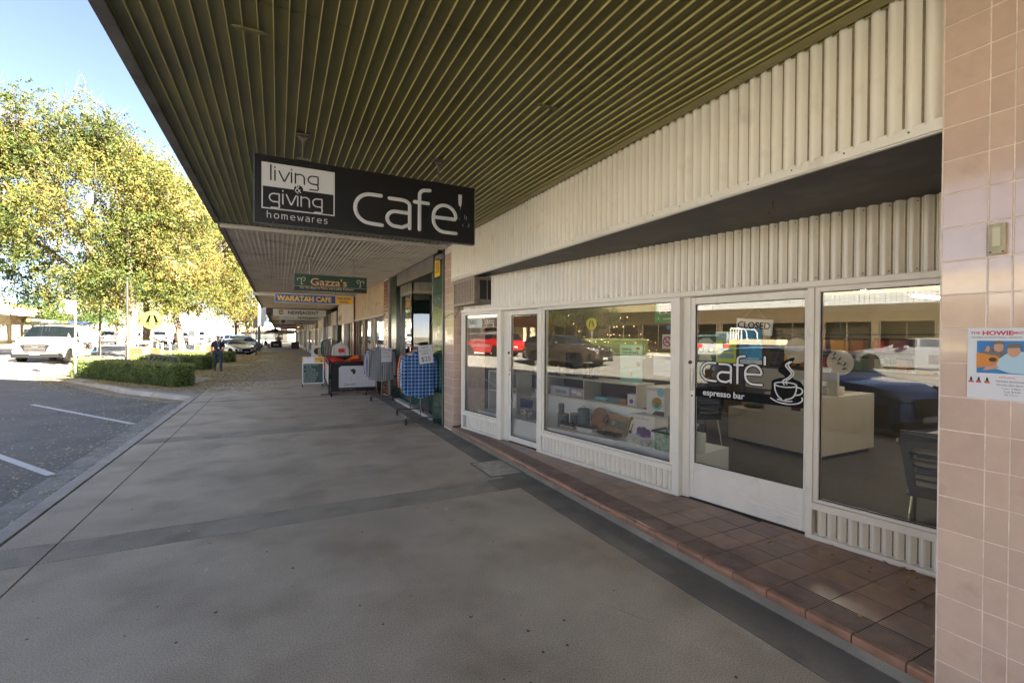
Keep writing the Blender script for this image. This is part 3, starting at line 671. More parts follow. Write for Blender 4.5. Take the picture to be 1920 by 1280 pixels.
serif((.09,.17,.25,.34,.43,.50,.64,.74,.80,.86,.97,1.05), .046) ; serif((.08,.15,.25,.52,.94,1.06), .185) 
mb.build('serifs', M_yellow, wa)
M_navy = mat('sign_navy', (.02,.04,.2), .4)
text('lettering', 'TAKE AWAY', .088, M_navy, wa, (1.76,-.0045,.145), ext=.0008, off=.003, sx=.93); text('lettering', 'FOODS', .088, M_navy, wa, (1.86,-.0045,.035), ext=.0008, off=.003, sx=.95)
M_wsign = mat('sign_offwhite', (.46,.42,.35), .45, nv=.12, ns=4, dirt=((.25,.22,.18), 6, .6, .8))
n1 = hang_sign((-.2,22,2.50), 2.08, .29, .12, M_wsign, 'off-white lightbox sign reading NEWSAGENT with a black and gold N emblem', (.3,1.7), 3.18)
text('lettering', 'NEWSAGENT', .2, M_blk, n1, (.56,-.0015,.08), ext=.001, off=.006, sx=1.0)
MB().box(.22,-.003,.065,.39,-.0005,.245).build('emblem', M_blk, n1)
text('lettering', 'N', .17, mat('gold', (.6,.45,.05), .4), n1, (.245,-.0045,.095), ext=.001, off=.006)
n2 = hang_sign((.07,27,2.50), 1.98, .24, .1, M_wsign, 'off-white sign reading Lotteries NEWSAGENCY below the NEWSAGENT sign', (.3,1.6), 3.18)
text('lettering', 'Lotteries', .16, mat('lottery_blue', (.12,.2,.3), .5), n2, (.08,-.0015,.065), ext=.001, off=.001); text('lettering', 'NEWSAGENCY', .15, M_blk, n2, (.84,-.0015,.06), ext=.001, off=.004)
M_grey = mat('sign_grey', (.27,.255,.23), .5, nv=.15, ns=5)
n3 = hang_sign((.03,33,2.40), 2.1, .32, .08, M_grey, 'grey sign with round black emblem and two lettering lines behind the NEWSAGENCY sign', (.3,1.7), 2.98)
mb = MB(); mb.cyl((.24,-.003,.17),(.24,-.0005,.17),.12,24); mb.build('emblem', M_blk, n3)
text('lettering', 'Menswear', .12, M_blk, n3, (.9,-.0015,.04), ext=.001); text('lettering', 'Pharmacy & Newsagency', .1, M_blk, n3, (.5,-.0015,.2), ext=.001)
M_mar = mat('sign_maroon', (.16,.03,.025), .5); M_tan = mat('sign_tan', (.45,.32,.15), .5)
for i, (x, y, z, w, h, m_, m2, lb) in enumerate([(.12,40,2.42,1.6,.15,M_mar,M_tan,'narrow maroon and tan hanging sign, upper of the two maroon ones down the arcade'),(.15,48,2.26,2.0,.19,M_mar,M_tan,'narrow maroon hanging sign with tan end, lower of the two maroon ones'),(0,58,1.98,1.9,.3,M_grey,M_grey,'plain pale grey hanging sign far down the arcade'),(.2,68,2.1,1.9,.3,M_wsign,M_wsign,'small off-white hanging sign farthest down the arcade'),(-.2,78,1.9,2.4,.35,mat('sign_ochre',(.5,.38,.08),.5),M_tan,'ochre yellow hanging sign near the bright end of the arcade')]):
    s_ = hang_sign((x,y,z), w, h, .1, m_, lb, (.3,w-.3), 2.98); MB().box(w*.7,-.003,.02,w-.02,-.0005,h-.02).build('end_panel', m2, s_)
# ================================================================== SHOPS BEYOND THE CAFE (our side)
M_gtile = mat('green_wall_tile', (.035,.095,.065), .15, spec=.6, rnd=.12, nv=.15, ns=9, coat=.4)
M_dgtile = mat('dark_green_panel', (.008,.028,.02), .2, spec=.5, nv=.2, ns=5)
M_brick = mat('red_glazed_brick', (.26,.08,.05), .25, spec=.55, rnd=.2, nv=.15, ns=12)
M_bronze = mat('bronze_frame', (.3,.26,.19), .4, nv=.15, ns=10); M_timber = mat('dark_timber', (.12,.075,.04), .5, nv=.3, ns=12)
M_tan2 = mat('tan_render', (.5,.38,.24), .8, nv=.14, ns=1.3, dirt=((.34,.25,.16), 2, .5, .8))
M_crm = mat('cream_render', (.55,.49,.4), .8, nv=.14, ns=1.3); M_obscure = mat('leadlight', (.22,.2,.15), .35, nv=.35, ns=3); M_lead = mat('lead', (.06,.055,.045), .6)
M_step = mat('pale_threshold', (.5,.48,.44), .7, nv=.2, ns=5)
gs = thing('menswear_shop', 'green tiled clothing shop with deep entry and bronze display case next to the pink pillar', 'building', (2.72,8.15,0))
def WG(o): return W(o, Vector((2.72,8.15,0)))
MB().box(.01,.02,-.1,1.3,.72,3.27).build('core', M_dgtile, gs)
tile_grid(gs, (.01,.72,0), (0,-1), [(.0,.15),(.15,.3),(.3,.45),(.45,.6)], [.1+.297*i for i in range(11)], .006, M_gtile, g=.0015)
MB().box(-.02,.02,0,.01,.055,3.25).build('corner_trim', M_steel, gs); MB().box(-.018,.0,0,.012,.018,3.25).build('corner_trim', mat('dark_green_trim', (.03,.05,.045), .4), gs)
# inside walls, floor, back
WG(MB().box(2.73,8.87,-.1,8.0,13.4,.03).build('entry_floor', M_quarry, gs)); WG(MB().box(5.2,8.87,0,5.3,12.9,3.3).build('back_wall', M_iwall2, gs)); WG(MB().box(2.75,8.87,2.95,8.0,13.4,3.26).build('entry_ceiling', mat('entry_ceiling', (.16,.14,.12), .6, nv=.3, ns=3), gs))
WG(MB().box(2.69,8.87,-.05,2.80,12.0,.06).build('threshold', M_step, gs))
# near display window (glass in a bronze frame going inward behind the green pillar)
def pframe(pts, z0, z1, par, m_=M_bronze, glass=True, t=.04, rails=(), off=(0,0,0), gm=GLASS):
    for (a, b) in zip(pts[:-1], pts[1:]):
        a3, b3 = Vector((a[0],a[1],0))-Vector(off), Vector((b[0],b[1],0))-Vector(off)
        f = MB()
        for p in (a3, b3): f.box(p.x-t/2,p.y-t/2,z0,p.x+t/2,p.y+t/2,z1)
        for z in (z0, z1)+tuple(rails):
            f.bar(a3+Vector((0,0,z)), b3+Vector((0,0,z)), t*.9, t*.9)
        w_ = f.build('window', m_, par)
        if glass:
            d = (b3-a3).normalized()*t*.5; MB().quad(a3+d+Vector((0,0,z0)), b3-d+Vector((0,0,z0)), b3-d+Vector((0,0,z1)), a3+d+Vector((0,0,z1))).build('glass_pane', gm, w_)
OG = (2.72,8.15,0)
pframe([(2.85,9.25),(3.9,9.45)], .45, 2.72, gs, off=OG); WG(MB().poly([(2.82,9.2),(3.9,9.4),(3.9,9.9),(2.84,9.5)], .05, .43, 'xy').build('stall_riser', M_dgtile, gs))
WG(MB().box(2.83,9.2,2.78,3.9,9.3,2.95).build('lead_panel', M_obscure, gs))
# freestanding display case
cp = [(2.86,12.12),(2.86,10.95),(3.75,10.7)]
pframe(cp, .42, 2.70, gs, off=OG); pframe(cp, 2.74, 3.16, gs, off=OG, glass=False)
for (a, b) in zip(cp[:-1], cp[1:]):
    a3, b3 = Vector((*a,0))-Vector(OG), Vector((*b,0))-Vector(OG)
    q = MB(); q.bar(a3+Vector((0,0,2.95)), b3+Vector((0,0,2.95)), .01, .38); q.build('leadlight_panel', M_obscure, gs)
    q = MB(); d = b3-a3
    n = 5
    out = Vector((-.008,-.008,0))
    for i in range(1, n): q.cyl(a3+d*i/n+out+Vector((0,0,2.76)), a3+d*i/n+out+Vector((0,0,3.14)), .005, 5)
    q.cyl(a3+out+Vector((0,0,2.89)), b3+out+Vector((0,0,2.89)), .005, 5); q.cyl(a3+out+Vector((0,0,3.02)), b3+out+Vector((0,0,3.02)), .005, 5); q.build('lead_strips', M_lead, gs)
WG(MB().poly([(2.84,12.12),(2.84,10.93),(3.8,10.66),(3.8,12.12)], .03, .40, 'xy').build('stall_riser', M_gtile, gs)); WG(MB().poly([(2.83,12.12),(2.83,10.92),(3.8,10.65),(3.8,12.12)], 3.18, 3.24, 'xy').build('case_top', M_bronze, gs))
WG(MB().box(4.0,10.9,.4,4.03,12.1,2.7).build('case_back', mat('case_back', (.12,.12,.1), .7), gs)); WG(MB().box(2.9,10.98,1.98,3.7,11.05,2.66).build('dark_blind', M_dgtile, gs))
WG(MB().box(2.74,12.12,-.1,3.6,12.86,3.24).build('dark_pier', M_dgtile, gs))
mq = MB()
for i in range(10): mq.box(-.0,3.98,.02+.3*i,-.003+.02,4.69,.024+.3*i)
WG(MB().box(2.70,12.86,0,3.1,12.93,3.24).build('corner_trim', M_steel, gs))
# timber shop (warm render fascia)
bp_ = thing('brick_pier', 'narrow pier of glossy red bricks beside the dark green pier', 'pillar', (2.70,12.94,0))
MB().box(.01,.0,-.1,.5,.62,3.25).build('core', M_grout, bp_); tile_grid(bp_, (.01,.62,0), (0,-1), [(0,.2),(.2,.41),(.41,.62)], [.02+.1*i for i in range(33)], .006, M_brick, 'brick')
ws = thing('cafe_shopfront', 'warm beige shopfront with brown timber mullions beyond the red brick pier', 'shopfront', (2.72,13.56,0))
OW = (2.72,13.56,0)
MB().box(.0,0,2.30,.3,5.6,3.26).build('fascia_panel', M_tan2, ws); MB().box(-.04,0,2.24,.3,5.6,2.30).build('head_rail', M_crm, ws)
for (y, l) in ((.7,.12),(1.1,.16),(3.2,.12)): MB().box(-.004,y,2.62,.0,y+l,2.69).build('faded_mark', mat('faded_mark', (.22,.17,.11), .8), ws)
for y in (.0,1.55,1.72,2.1,3.35,3.75,4.7,5.2): MB().box(.0,y,0,.1,y+(.3 if y in (1.72,3.35) else .1),2.24).build('mullion', M_timber if y not in (1.55,2.1) else M_bronze, ws)
MB().quad((.05,.1,.5),(.05,5.2,.5),(.05,5.2,2.24),(.05,.1,2.24)).build('glass_pane', FGLASS, ws); MB().box(.02,.1,0,.12,5.2,.48).build('stall_riser', M_brick, ws)
MB().box(2.6,0,0,2.7,5.6,3).build('back_wall', M_iwall2, ws); MB().box(.1,0,-.1,2.6,5.6,.02).build('floor', M_carpet, ws)
MB().box(-.06,5.6,0,.3,5.72,3.2).build('red_post', mat('maroon_post', (.13,.02,.018), .4), ws)
w3 = thing('white_shop', 'pale rendered shop with sliding brown doors and white tiled pier', 'building', (2.72,19.32,0))
MB().box(0,0,2.22,.3,5.8,3.2).build('fascia_panel', M_crm, w3); MB().box(-.01,0,0,.3,.5,2.22).build('white_pier', mat('white_tile', (.6,.57,.52), .3, nv=.1), w3)
for i, y in enumerate((.5,.9,1.5,1.9,2.6,3.0)): MB().box(.1,y,0,.16,y+(.14 if i % 2 else .3),2.2).build('door_panel', M_timber if i % 2 == 0 else M_bronze, w3)
MB().box(-.01,3.3,0,.3,4.1,2.22).build('white_pier', mat('white_tile2', (.55,.53,.5), .3, nv=.1), w3); MB().box(2.5,.5,0,2.6,5.8,3).build('back_wall', M_iwall2, w3)
MB().box(-.03,4.3,2.3,-.001,5.5,2.75).build('name_board', M_crm, w3); text('lettering', 'Ye', .26, M_mar, w3, (-.034,5.4,2.42), (R(90),0,R(-90)), .001, .005); MB().box(-.035,4.45,2.4,-.031,5.0,2.66).build('maroon_panel', M_mar, w3)
MB().box(.2,4.1,0,.3,5.8,2.22).build('grey_wall', mat('grey_wall', (.36,.33,.28), .8), w3)
nb = thing('notice_board', 'blue framed poster case with a green poster on the wall by the white pier', 'notice board', (2.9,23.5,1.05))
MB().box(0,-.0,0,.06,1.3,.95).build('frame', M_navy, nb); MB().box(-.006,.08,.07,-.001,1.22,.88).build('poster', mat('pale_green', (.4,.42,.34), .6), nb); MB().box(-.009,.12,.12,-.0065,1.18,.6).build('poster_art', mat('mid_green', (.06,.17,.12), .6), nb)
nb2 = thing('notice_board', 'small board with yellow poster leaning below the blue framed case', 'notice board', (2.85,23.6,.15)); MB().box(0,0,0,.05,1.2,.75).build('frame', M_blk, nb2); MB().box(-.004,.08,.4,-.0005,1.1,.7).build('poster', M_yellow, nb2); MB().box(-.004,.08,.06,-.0005,1.1,.39).build('poster', M_tan, nb2)
# the rest of the arcade: piers, glazed bays and panels up to the bright end
random.seed(21)
piers = [25.1,27.6,30.5,33.5,37.5,41,45,50,55,60,66,72,79,86,93]
cols_ = [(.015,.017,.018),(.5,.47,.4),(.02,.03,.05),(.42,.36,.26),(.55,.52,.46),(.3,.24,.16),(.5,.47,.42),(.12,.12,.13)]
for i, (y0, y1) in enumerate(zip(piers[:-1], piers[1:])):
    descr = ['with black end pier','with cream end pier','with navy pier','with tan pier','with pale pier','with brown pier','with off-white pier','with charcoal pier']
    s_ = thing('arcade_shop', 'glazed arcade shopfront %s, %s along the footpath' % (descr[i % 8], ['first past the notice boards','second past the notice boards','third past the notice boards','fourth past the notice boards','fifth past the notice boards','sixth','seventh','eighth','ninth','tenth','eleventh','twelfth','thirteenth','fourteenth','last'][i]), 'shopfront', (2.72,y0,0))
    pm_ = mat('pier_paint', cols_[i % 8], .5, nv=.15); fm = mat('fascia_paint', cols_[(i*3+4) % 8] if i % 3 else (.5,.46,.4), .7, nv=.15)
    MB().box(-.03,0,0,.3,.55,2.98).build('pier', pm_, s_); MB().box(0,.55,2.25,.3,y1-y0,2.98).build('fascia', fm, s_)
    f = MB(); n = 3
    for k in range(n+1):
        yy = .55+(y1-y0-.6)*k/n; f.box(.0,yy,.3,.06,yy+.05,2.25)
    f.box(0,.6,.3,.06,y1-y0,.36); wn = f.build('window', M_alum if i % 2 else M_bronze, s_)
    MB().quad((.03,.6,.36),(.03,y1-y0,.36),(.03,y1-y0,2.25),(.03,.6,2.25)).build('glass_pane', FGLASS, wn)
    MB().box(.02,.55,0,.2,y1-y0,.3).build('stall_riser', fm, s_); MB().box(2.2,0,0,2.3,y1-y0,2.9).build('back_wall', M_iwall, s_)
MB  # awnings beyond
aw3 = thing('flat_awning', 'flat pale panel awning with black edge above the NEWSAGENT sign', 'awning', (-.8,19.45,3.2))
for i in range(5): MB().box(.05,.01+1.92*i,0,3.5,1.92*(i+1)-.01,.03).build('soffit_panel', M_wht, aw3)
MB().box(-.02,0,-.02,.05,9.6,.35).build('edge_beam', M_iwall2, aw3)
aw4 = thing('low_awning', 'long lower awning with dark front edge running to the end of the arcade', 'awning', (-.6,29.1,3.0))
for i in range(12): MB().box(.05,.01+5.4*i,0,3.3,5.4*(i+1)-.01,.03).build('soffit_panel', M_wht if i % 3 else M_iwall, aw4)
MB().box(-.02,0,-.12,.05,65,.45).build('edge_beam', mat('dark_edge', (.07,.06,.055), .7), aw4)
ub = thing('shop_row', 'long two storey row of shop walls and parapets above the arcade awnings', 'building', (2.72,8.2,3.3))
for (a, b, h) in ((0,4.9,4.2),(4.9,11.1,2.3),(11.1,21,2.0),(21,34,2.6),(34,52,2.0),(52,68,2.8),(68,85,2.2)): MB().box(.02,a,0,12,b,h+2.3).build('parapet_wall', M_crm if int(a) % 2 else M_tan2, ub)
MB().box(8,0.1,-3.3,12,85,0).build('rear_wall', M_iwall2, ub)
# white flag hung from awning edge
fl = tag(MB().add([(0,0,0),(.28,.05,-.1),(.1,0,-1.25),(-.02,0,-1.2),(0,.02,0),(.28,.07,-.1),(.1,.02,-1.25),(-.02,.02,-1.2)], [(0,1,2,3),(7,6,5,4),(0,4,5,1),(1,5,6,2),(2,6,7,3),(3,7,4,0)]).build('cloth_banner', mat('banner', (.6,.6,.6), .7), None, (-.9,31,3.35)), 'pale cloth banner hanging from the front corner of the lower awning', 'banner')
# security camera and yellow notice
yn = tag(MB().box(-.004,0,0,0,.32,.34).build('warning_sign', M_yellow, None, (2.722,8.42,2.80)), 'yellow warning notice with black print high on the green tiled pier', 'sign')
mb = MB()
for i in range(6): mb.box(-.006,.04,.08+.035*i,-.0045,.28-.02*(i % 3),.095+.035*i)
o = mb.build('print', M_blk, yn)
scam = thing('security_camera', 'small grey security camera on bracket above the yellow notice', 'camera', (2.66,8.3,3.12)); MB().lathe([(0,-.16),(.05,-.15),(.05,.1),(.035,.12),(0,.12)], (0,0,0), 14, 'y').build('camera_body', M_steel, scam, smooth=True); MB().box(-.02,-.02,.04,.1,.02,.14).build('bracket', M_blk, scam)

MB().box(.0,-.03,-.06,3.5,.0,.5).build('added_gap_beam', M_wht, aw3); MB().box(.0,-.03,-.08,3.4,.0,.8).build('added_gap_beam', M_iwall2, aw4)  # beams added to stop light leaking through the gaps between awnings
MB().box(.05,.0,.032,3.5,9.6,.2).build('awning_deck', M_iwall2, aw3); MB().box(.05,.0,.032,3.3,65,.2).build('awning_deck', M_iwall2, aw4)
# ================================================================== VEGETATION
def leaf_material(name, stops, transl=.35, rough=.6):
    mt = bpy.data.materials.new(name); mt.use_nodes = True; t = mt.node_tree; N, L = t.nodes, t.links; b = N['Principled BSDF']
    at = N.new('ShaderNodeAttribute'); at.attribute_name = 'tone'
    cr = N.new('ShaderNodeValToRGB'); e = cr.color_ramp.elements
    e[0].position = stops[0][0]; e[0].color = (*stops[0][1], 1); e[1].position = stops[-1][0]; e[1].color = (*stops[-1][1], 1)
    for p, c in stops[1:-1]: k = e.new(p); k.color = (*c, 1)
    L.new(at.outputs['Fac'], cr.inputs[0]); L.new(cr.outputs[0], b.inputs['Base Color']); b.inputs['Roughness'].default_value = rough; b.inputs['Specular IOR Level'].default_value = .25
    tl = N.new('ShaderNodeBsdfTranslucent'); L.new(cr.outputs[0], tl.inputs[0]); mx = N.new('ShaderNodeMixShader'); mx.inputs[0].default_value = transl
    L.new(b.outputs[0], mx.inputs[1]); L.new(tl.outputs[0], mx.inputs[2]); L.new(mx.outputs[0], N['Material Output'].inputs[0])
    return mt
def leaf_mesh(name, P, Nrm, size, tone, mt, aspect=.5, rng=None):
    """P (n,3) centres, Nrm (n,3) or None random; rhombus leaves"""
    n = len(P); rng = rng or np.random.default_rng(1)
    if Nrm is None: Nrm = rng.normal(size=(n,3))
    Nrm = Nrm/np.linalg.norm(Nrm, axis=1, keepdims=True)
    a = rng.normal(size=(n,3)); a -= Nrm*(a*Nrm).sum(1, keepdims=True); a /= np.linalg.norm(a, axis=1, keepdims=True); b = np.cross(Nrm, a)
    s = np.asarray(size).reshape(-1,1)*np.ones((n,1))
    V = np.empty((n,4,3)); V[:,0] = P-a*s; V[:,1] = P+b*s*aspect; V[:,2] = P+a*s; V[:,3] = P-b*s*aspect
    me = bpy.data.meshes.new(name); me.vertices.add(4*n); me.vertices.foreach_set('co', V.reshape(-1)); me.loops.add(4*n); me.loops.foreach_set('vertex_index', np.arange(4*n, dtype=np.int32))
    me.polygons.add(n); me.polygons.foreach_set('loop_start', np.arange(0, 4*n, 4, dtype=np.int32)); me.update(calc_edges=True)
    at = me.attributes.new('tone', 'FLOAT', 'POINT'); at.data.foreach_set('value', np.repeat(np.clip(tone, 0, 1), 4).astype(np.float32)); me.materials.append(mt)
    return me
M_leafA = leaf_material('autumn_leaves', [(0,(.03,.05,.014)),(.3,(.075,.095,.022)),(.6,(.14,.13,.035)),(.85,(.22,.16,.035)),(1,(.26,.22,.11))], .45)
M_leafG = leaf_material('green_leaves', [(0,(.04,.07,.02)),(.5,(.09,.14,.03)),(1,(.22,.24,.05))], .4)
M_hedge = leaf_material('hedge_leaves', [(0,(.05,.08,.022)),(.5,(.14,.2,.055)),(.85,(.27,.31,.09)),(1,(.38,.37,.14))], .25, .5)
M_bark = mat('bark', (.1,.07,.05), .9, nv=.5, ns=9, bump=1.0, bs=30, dirt=((.17,.14,.11), 6, .5, .68))
M_twig = mat('twigs', (.3,.25,.2), .85)
def tree(loc, label, crown_c, rad, n_leaf, seed, trunk_r=.28, fork=3.0, green=0., sparse=.0, top_bare=.25, leaf=.075, lean=(0,0), group=None, mt=None, ncl=420, slope=0.):
    rng = np.random.default_rng(seed); random.seed(seed)
    t = thing('tree', label, 'tree', loc, 0, group)
    cc = np.array(crown_c, float); rad = np.array(rad, float)
    # cluster centres
    C_ = []
    while len(C_) < ncl:
        p = rng.normal(size=3); p /= np.linalg.norm(p); r = rng.uniform(.25, 1)**.45
        lump = 1+.34*mnoise.noise(Vector(p*2.1)+Vector((seed*3.1,0,0)))+.1*mnoise.noise(Vector(p*6)+Vector((seed,5,0)))
        q = p*r*min(lump, 1.12)
        if slope and q[2] > 0: q[2] *= 1-slope*max(0, q[0]+.15)
        if q[2] < -.9: q[2] = -.9+rng.uniform(0,.1)
        if mnoise.noise(Vector(q*2.6)+Vector((0,seed*1.7,0))) < -.28+sparse: continue
        C_.append(q)
    C_ = np.array(C_); W_ = cc+C_*rad
    h = (C_[:,2]+1)/2
    w = np.where(h > 1-top_bare, .18, 1.0)*rng.uniform(.4,1.6,len(C_)); w /= w.sum()
    cnt = rng.multinomial(n_leaf, w)
    P = []; T = []
    for c, k, hh in zip(W_, cnt, h):
        if k == 0: continue
        R_ = rng.uniform(.45,1.0)*rad.mean()*.135
        # hanging sprays
        ns = max(1, k//14); a = rng.normal(size=(ns,3))*R_*np.array([1,1,.65])
        idx = rng.integers(0, ns, k); tt = rng.uniform(0,1,k)
        d = rng.normal(size=(ns,3))*.25; d[:,2] -= .35
        p = c+a[idx]+d[idx]*tt[:,None]*rng.uniform(.6,1.5)+rng.normal(size=(k,3))*.07
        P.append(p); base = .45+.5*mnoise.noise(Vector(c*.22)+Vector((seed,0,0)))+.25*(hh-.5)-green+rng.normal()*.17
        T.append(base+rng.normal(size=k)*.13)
    P = np.concatenate(P); T = np.concatenate(T)
    me = leaf_mesh('foliage', P, None, leaf*rng.uniform(.6,1.25,len(P)), T, mt or M_leafA, .5, rng)
    link('crown', me, t)
    # wood
    mb = MB(); top = Vector((lean[0], lean[1], fork))
    pts = [Vector((0,0,-.3)), Vector((0,0,.05)), Vector((lean[0]*.3,lean[1]*.3,fork*.35)), Vector((lean[0]*.6,lean[1]*.6,fork*.7)), top]
    mb.tube(pts, [trunk_r*1.5,trunk_r*1.2,trunk_r,trunk_r*.92,trunk_r*.85], 12); mb.build('trunk', M_bark, t, smooth='all')
    lb = MB(); idx = rng.permutation(len(W_))[:70]
    hubs = []
    for i in range(6):
        a = i*1.05+rng.uniform(-.3,.3); e = Vector((math.cos(a)*rad[0]*.35, math.sin(a)*rad[1]*.35, rad[2]*rng.uniform(-.35,.3)))+Vector(cc)
        mid = top.lerp(e, .5)+Vector((0,0,-.1)); p_ = [top-Vector((0,0,.15)), top.lerp(mid,.5)+Vector((0,0,.2)), mid, e]
        lb.tube(p_, [trunk_r*.5,trunk_r*.4,trunk_r*.3,trunk_r*.16], 7); hubs.append((mid, e))
    for j in idx:
        c = Vector(W_[j]); m_, e = min(hubs, key=lambda q: (q[1]-c).length); s0 = m_.lerp(e, rng.uniform(.2,1)); md = s0.lerp(c, .55)+Vector(rng.normal(size=3)*.25)+Vector((0,0,.2))
        lb.tube([s0, md, c], [trunk_r*.14,trunk_r*.09,.012], 5)
    lb.build('limbs', M_bark, t, smooth='all')
    # fine twigs
    tw = MB(); hi = [j for j in range(len(W_)) if h[j] > .62]; rng.shuffle(hi)
    for j in hi[:170]:
        c = Vector(W_[j])
        for q in range(4):
            d = Vector(rng.normal(size=3)); d.z = abs(d.z)*1.1+.2; d = d*rng.uniform(.25,.6)
            m_ = c+d*.5+Vector(rng.normal(size=3)*.06); tw.tube([c, m_, c+d], [.014,.009,.004], 3, False)
            for s_ in range(2): tw.tube([m_, m_+d*.4+Vector(rng.normal(size=3)*.22)], [.006,.003], 3, False)
    tag(tw.build('twigs', mat('twig_bark_%d' % seed, (.07,.05,.04), .9), t), kind='stuff')
    return t
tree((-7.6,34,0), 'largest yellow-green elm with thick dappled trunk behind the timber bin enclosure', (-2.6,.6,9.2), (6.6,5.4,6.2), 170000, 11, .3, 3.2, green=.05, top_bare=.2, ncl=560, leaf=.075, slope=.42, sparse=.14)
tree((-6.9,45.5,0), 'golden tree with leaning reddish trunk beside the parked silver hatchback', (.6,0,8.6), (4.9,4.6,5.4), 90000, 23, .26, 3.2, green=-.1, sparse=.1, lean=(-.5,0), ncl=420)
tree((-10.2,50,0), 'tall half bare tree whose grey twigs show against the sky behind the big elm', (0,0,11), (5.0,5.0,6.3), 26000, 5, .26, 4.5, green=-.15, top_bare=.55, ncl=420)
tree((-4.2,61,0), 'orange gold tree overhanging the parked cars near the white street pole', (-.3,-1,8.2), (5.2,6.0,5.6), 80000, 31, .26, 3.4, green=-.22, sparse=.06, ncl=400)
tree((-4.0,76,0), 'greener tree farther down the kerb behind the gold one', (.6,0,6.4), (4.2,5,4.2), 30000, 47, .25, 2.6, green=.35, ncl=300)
tree((-24,24.6,.4), 'tree with slender pale trunk on the far side opposite the crossing', (0,0,5.5), (6.0,6.0,3.2), 60000, 61, .2, 3.6, green=.15, ncl=300)
tree((-22.5,75,.4), 'low spreading green tree across the road behind the white van', (0,0,4.6), (4.6,4.4,3.0), 36000, 71, .2, 2.4, green=.2, ncl=300, mt=M_leafG)
tree((-20.5,84,.4), 'pale green roundish tree across the road behind the yellow crossing sign', (0,0,4.8), (4.0,4.0,3.2), 20000, 81, .2, 2.4, green=.0, ncl=240)
tree((-19.5,98,.4), 'small distant tree near the white building', (0,0,4.8), (3.6,3.6,3.6), 14000, 91, .2, 2.4, green=.1, ncl=200)
tree((-16.4,36.5,.33), 'elm on the central island just outside the left of the photo whose branch hangs in', (0,0,7.6), (5.2,5,5.2), 42000, 14, .26, 3.6, green=.05, ncl=300) if False else None
def hedge(a, b, th, h, label, seed, n=17000):
    a, b = Vector((*a,0)), Vector((*b,0)); d = b-a; L_ = d.length; ang = math.atan2(d.y, d.x)
    t = thing('hedge', label, 'hedge', a, ang); rng = np.random.default_rng(seed)
    sg = 1 if th > 0 else -1; MB().box(.06,.06*sg,0,L_-.06,th-.06*sg,h-.07).build('core', mat('hedge_core_%d' % seed, (.02,.03,.008), .95, nv=.4, ns=20), t)
    A = np.abs(np.array([L_*h, L_*h, th*h, th*h, L_*th])); k = rng.multinomial(n, A/A.sum()); P = []; Nn = []
    for i, c in enumerate(k):
        u = rng.uniform(0,1,c); v = rng.uniform(0,1,c)
        if i < 2: p = np.stack([u*L_, np.full(c, th*i), v*h], 1); nn = (0, sg if i else -sg, .3)
        elif i < 4: p = np.stack([np.full(c, L_*(i-2)), u*th, v*h], 1); nn = (1 if i == 3 else -1, 0, .3)
        else: p = np.stack([u*L_, v*th, np.full(c, h)], 1); nn = (0,0,1)
        P.append(p); Nn.append(np.tile(nn, (c,1)))
    P = np.concatenate(P); Nn = np.concatenate(Nn)+rng.normal(size=(n,3))*.7
    bump = np.array([mnoise.noise(Vector(p*2.3)+Vector((seed,0,0))) for p in P])
    P += rng.normal(size=(n,3))*.022; P[:,2] += bump*.035; P[:,:2] += bump[:,None]*.03
    P -= np.array([0,0,1])*0
    # round the edges
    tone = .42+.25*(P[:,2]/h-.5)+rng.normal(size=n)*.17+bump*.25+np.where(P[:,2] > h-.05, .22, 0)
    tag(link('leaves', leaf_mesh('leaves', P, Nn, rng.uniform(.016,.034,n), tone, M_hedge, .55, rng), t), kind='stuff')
    return t
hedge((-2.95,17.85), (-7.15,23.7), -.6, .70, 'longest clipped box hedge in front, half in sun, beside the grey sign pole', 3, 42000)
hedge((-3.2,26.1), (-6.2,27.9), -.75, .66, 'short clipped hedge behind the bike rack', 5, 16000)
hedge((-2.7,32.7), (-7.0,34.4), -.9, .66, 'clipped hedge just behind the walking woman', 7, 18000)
hedge((-7.2,24.4), (-8.1,27.8), -.7, .6, 'sunny clipped hedge stub left of the timber bin enclosure', 9, 14000)
hedge((-20.6,21.4), (-24.2,18.0), -.8, 1.15, 'tall square hedge on the far side of the road by the crossing', 13, 14000).location.z = .4
hedge((-26.5,72), (-26.5,80), -.9, .95, 'bright green hedge across the road behind the dark parked four wheel drive', 15, 9000).location.z = .4
# fallen leaves
rng = np.random.default_rng(77)
M_fall = leaf_material('fallen_leaves', [(0,(.22,.11,.03)),(.4,(.42,.29,.07)),(.75,(.6,.5,.2)),(1,(.62,.58,.42))], .1, .7)
def litter(name, label, n, samp, zf, size=(.012,.03), tone=(.6,.2), seed=1):
    rng = np.random.default_rng(seed); P = samp(rng, n); z = np.array([zf(x, y) for x, y in P]); P = np.column_stack([P, z+rng.uniform(.004,.014,len(P))])
    Nn = rng.normal(size=(len(P),3))*.22+np.array([0,0,1]); o = link(name, leaf_mesh(name, P, Nn, rng.uniform(*size,len(P)), rng.normal(tone[0],tone[1],len(P)), M_fall, .55, rng)); return tag(o, label, 'leaf litter', kind='stuff')
def s_pave(rng, n):
    out = []
    while len(out) < n:
        x = rng.uniform(-9.3,1.6); y = rng.uniform(15.6,52)
        if x < -1.9 and y < 15+1.32*(-x-1.93)+.4: continue
        if y > 44 and x < -1.9: continue
        w = math.exp(-max(0,x+2.4)**2/2.6)*(1 if y > 18 else max(0,(y-15.2)/3))
        if mnoise.noise(Vector((x*.6,y*.35,0))) > -.35+.0 and rng.uniform() < w: out.append((x, y))
    return np.array(out)
litter('fallen_leaves', 'carpet of fallen yellow leaves on the paving by the hedges', 95000, s_pave, lambda x, y: 0, (.016,.038), (.48,.2), 3)
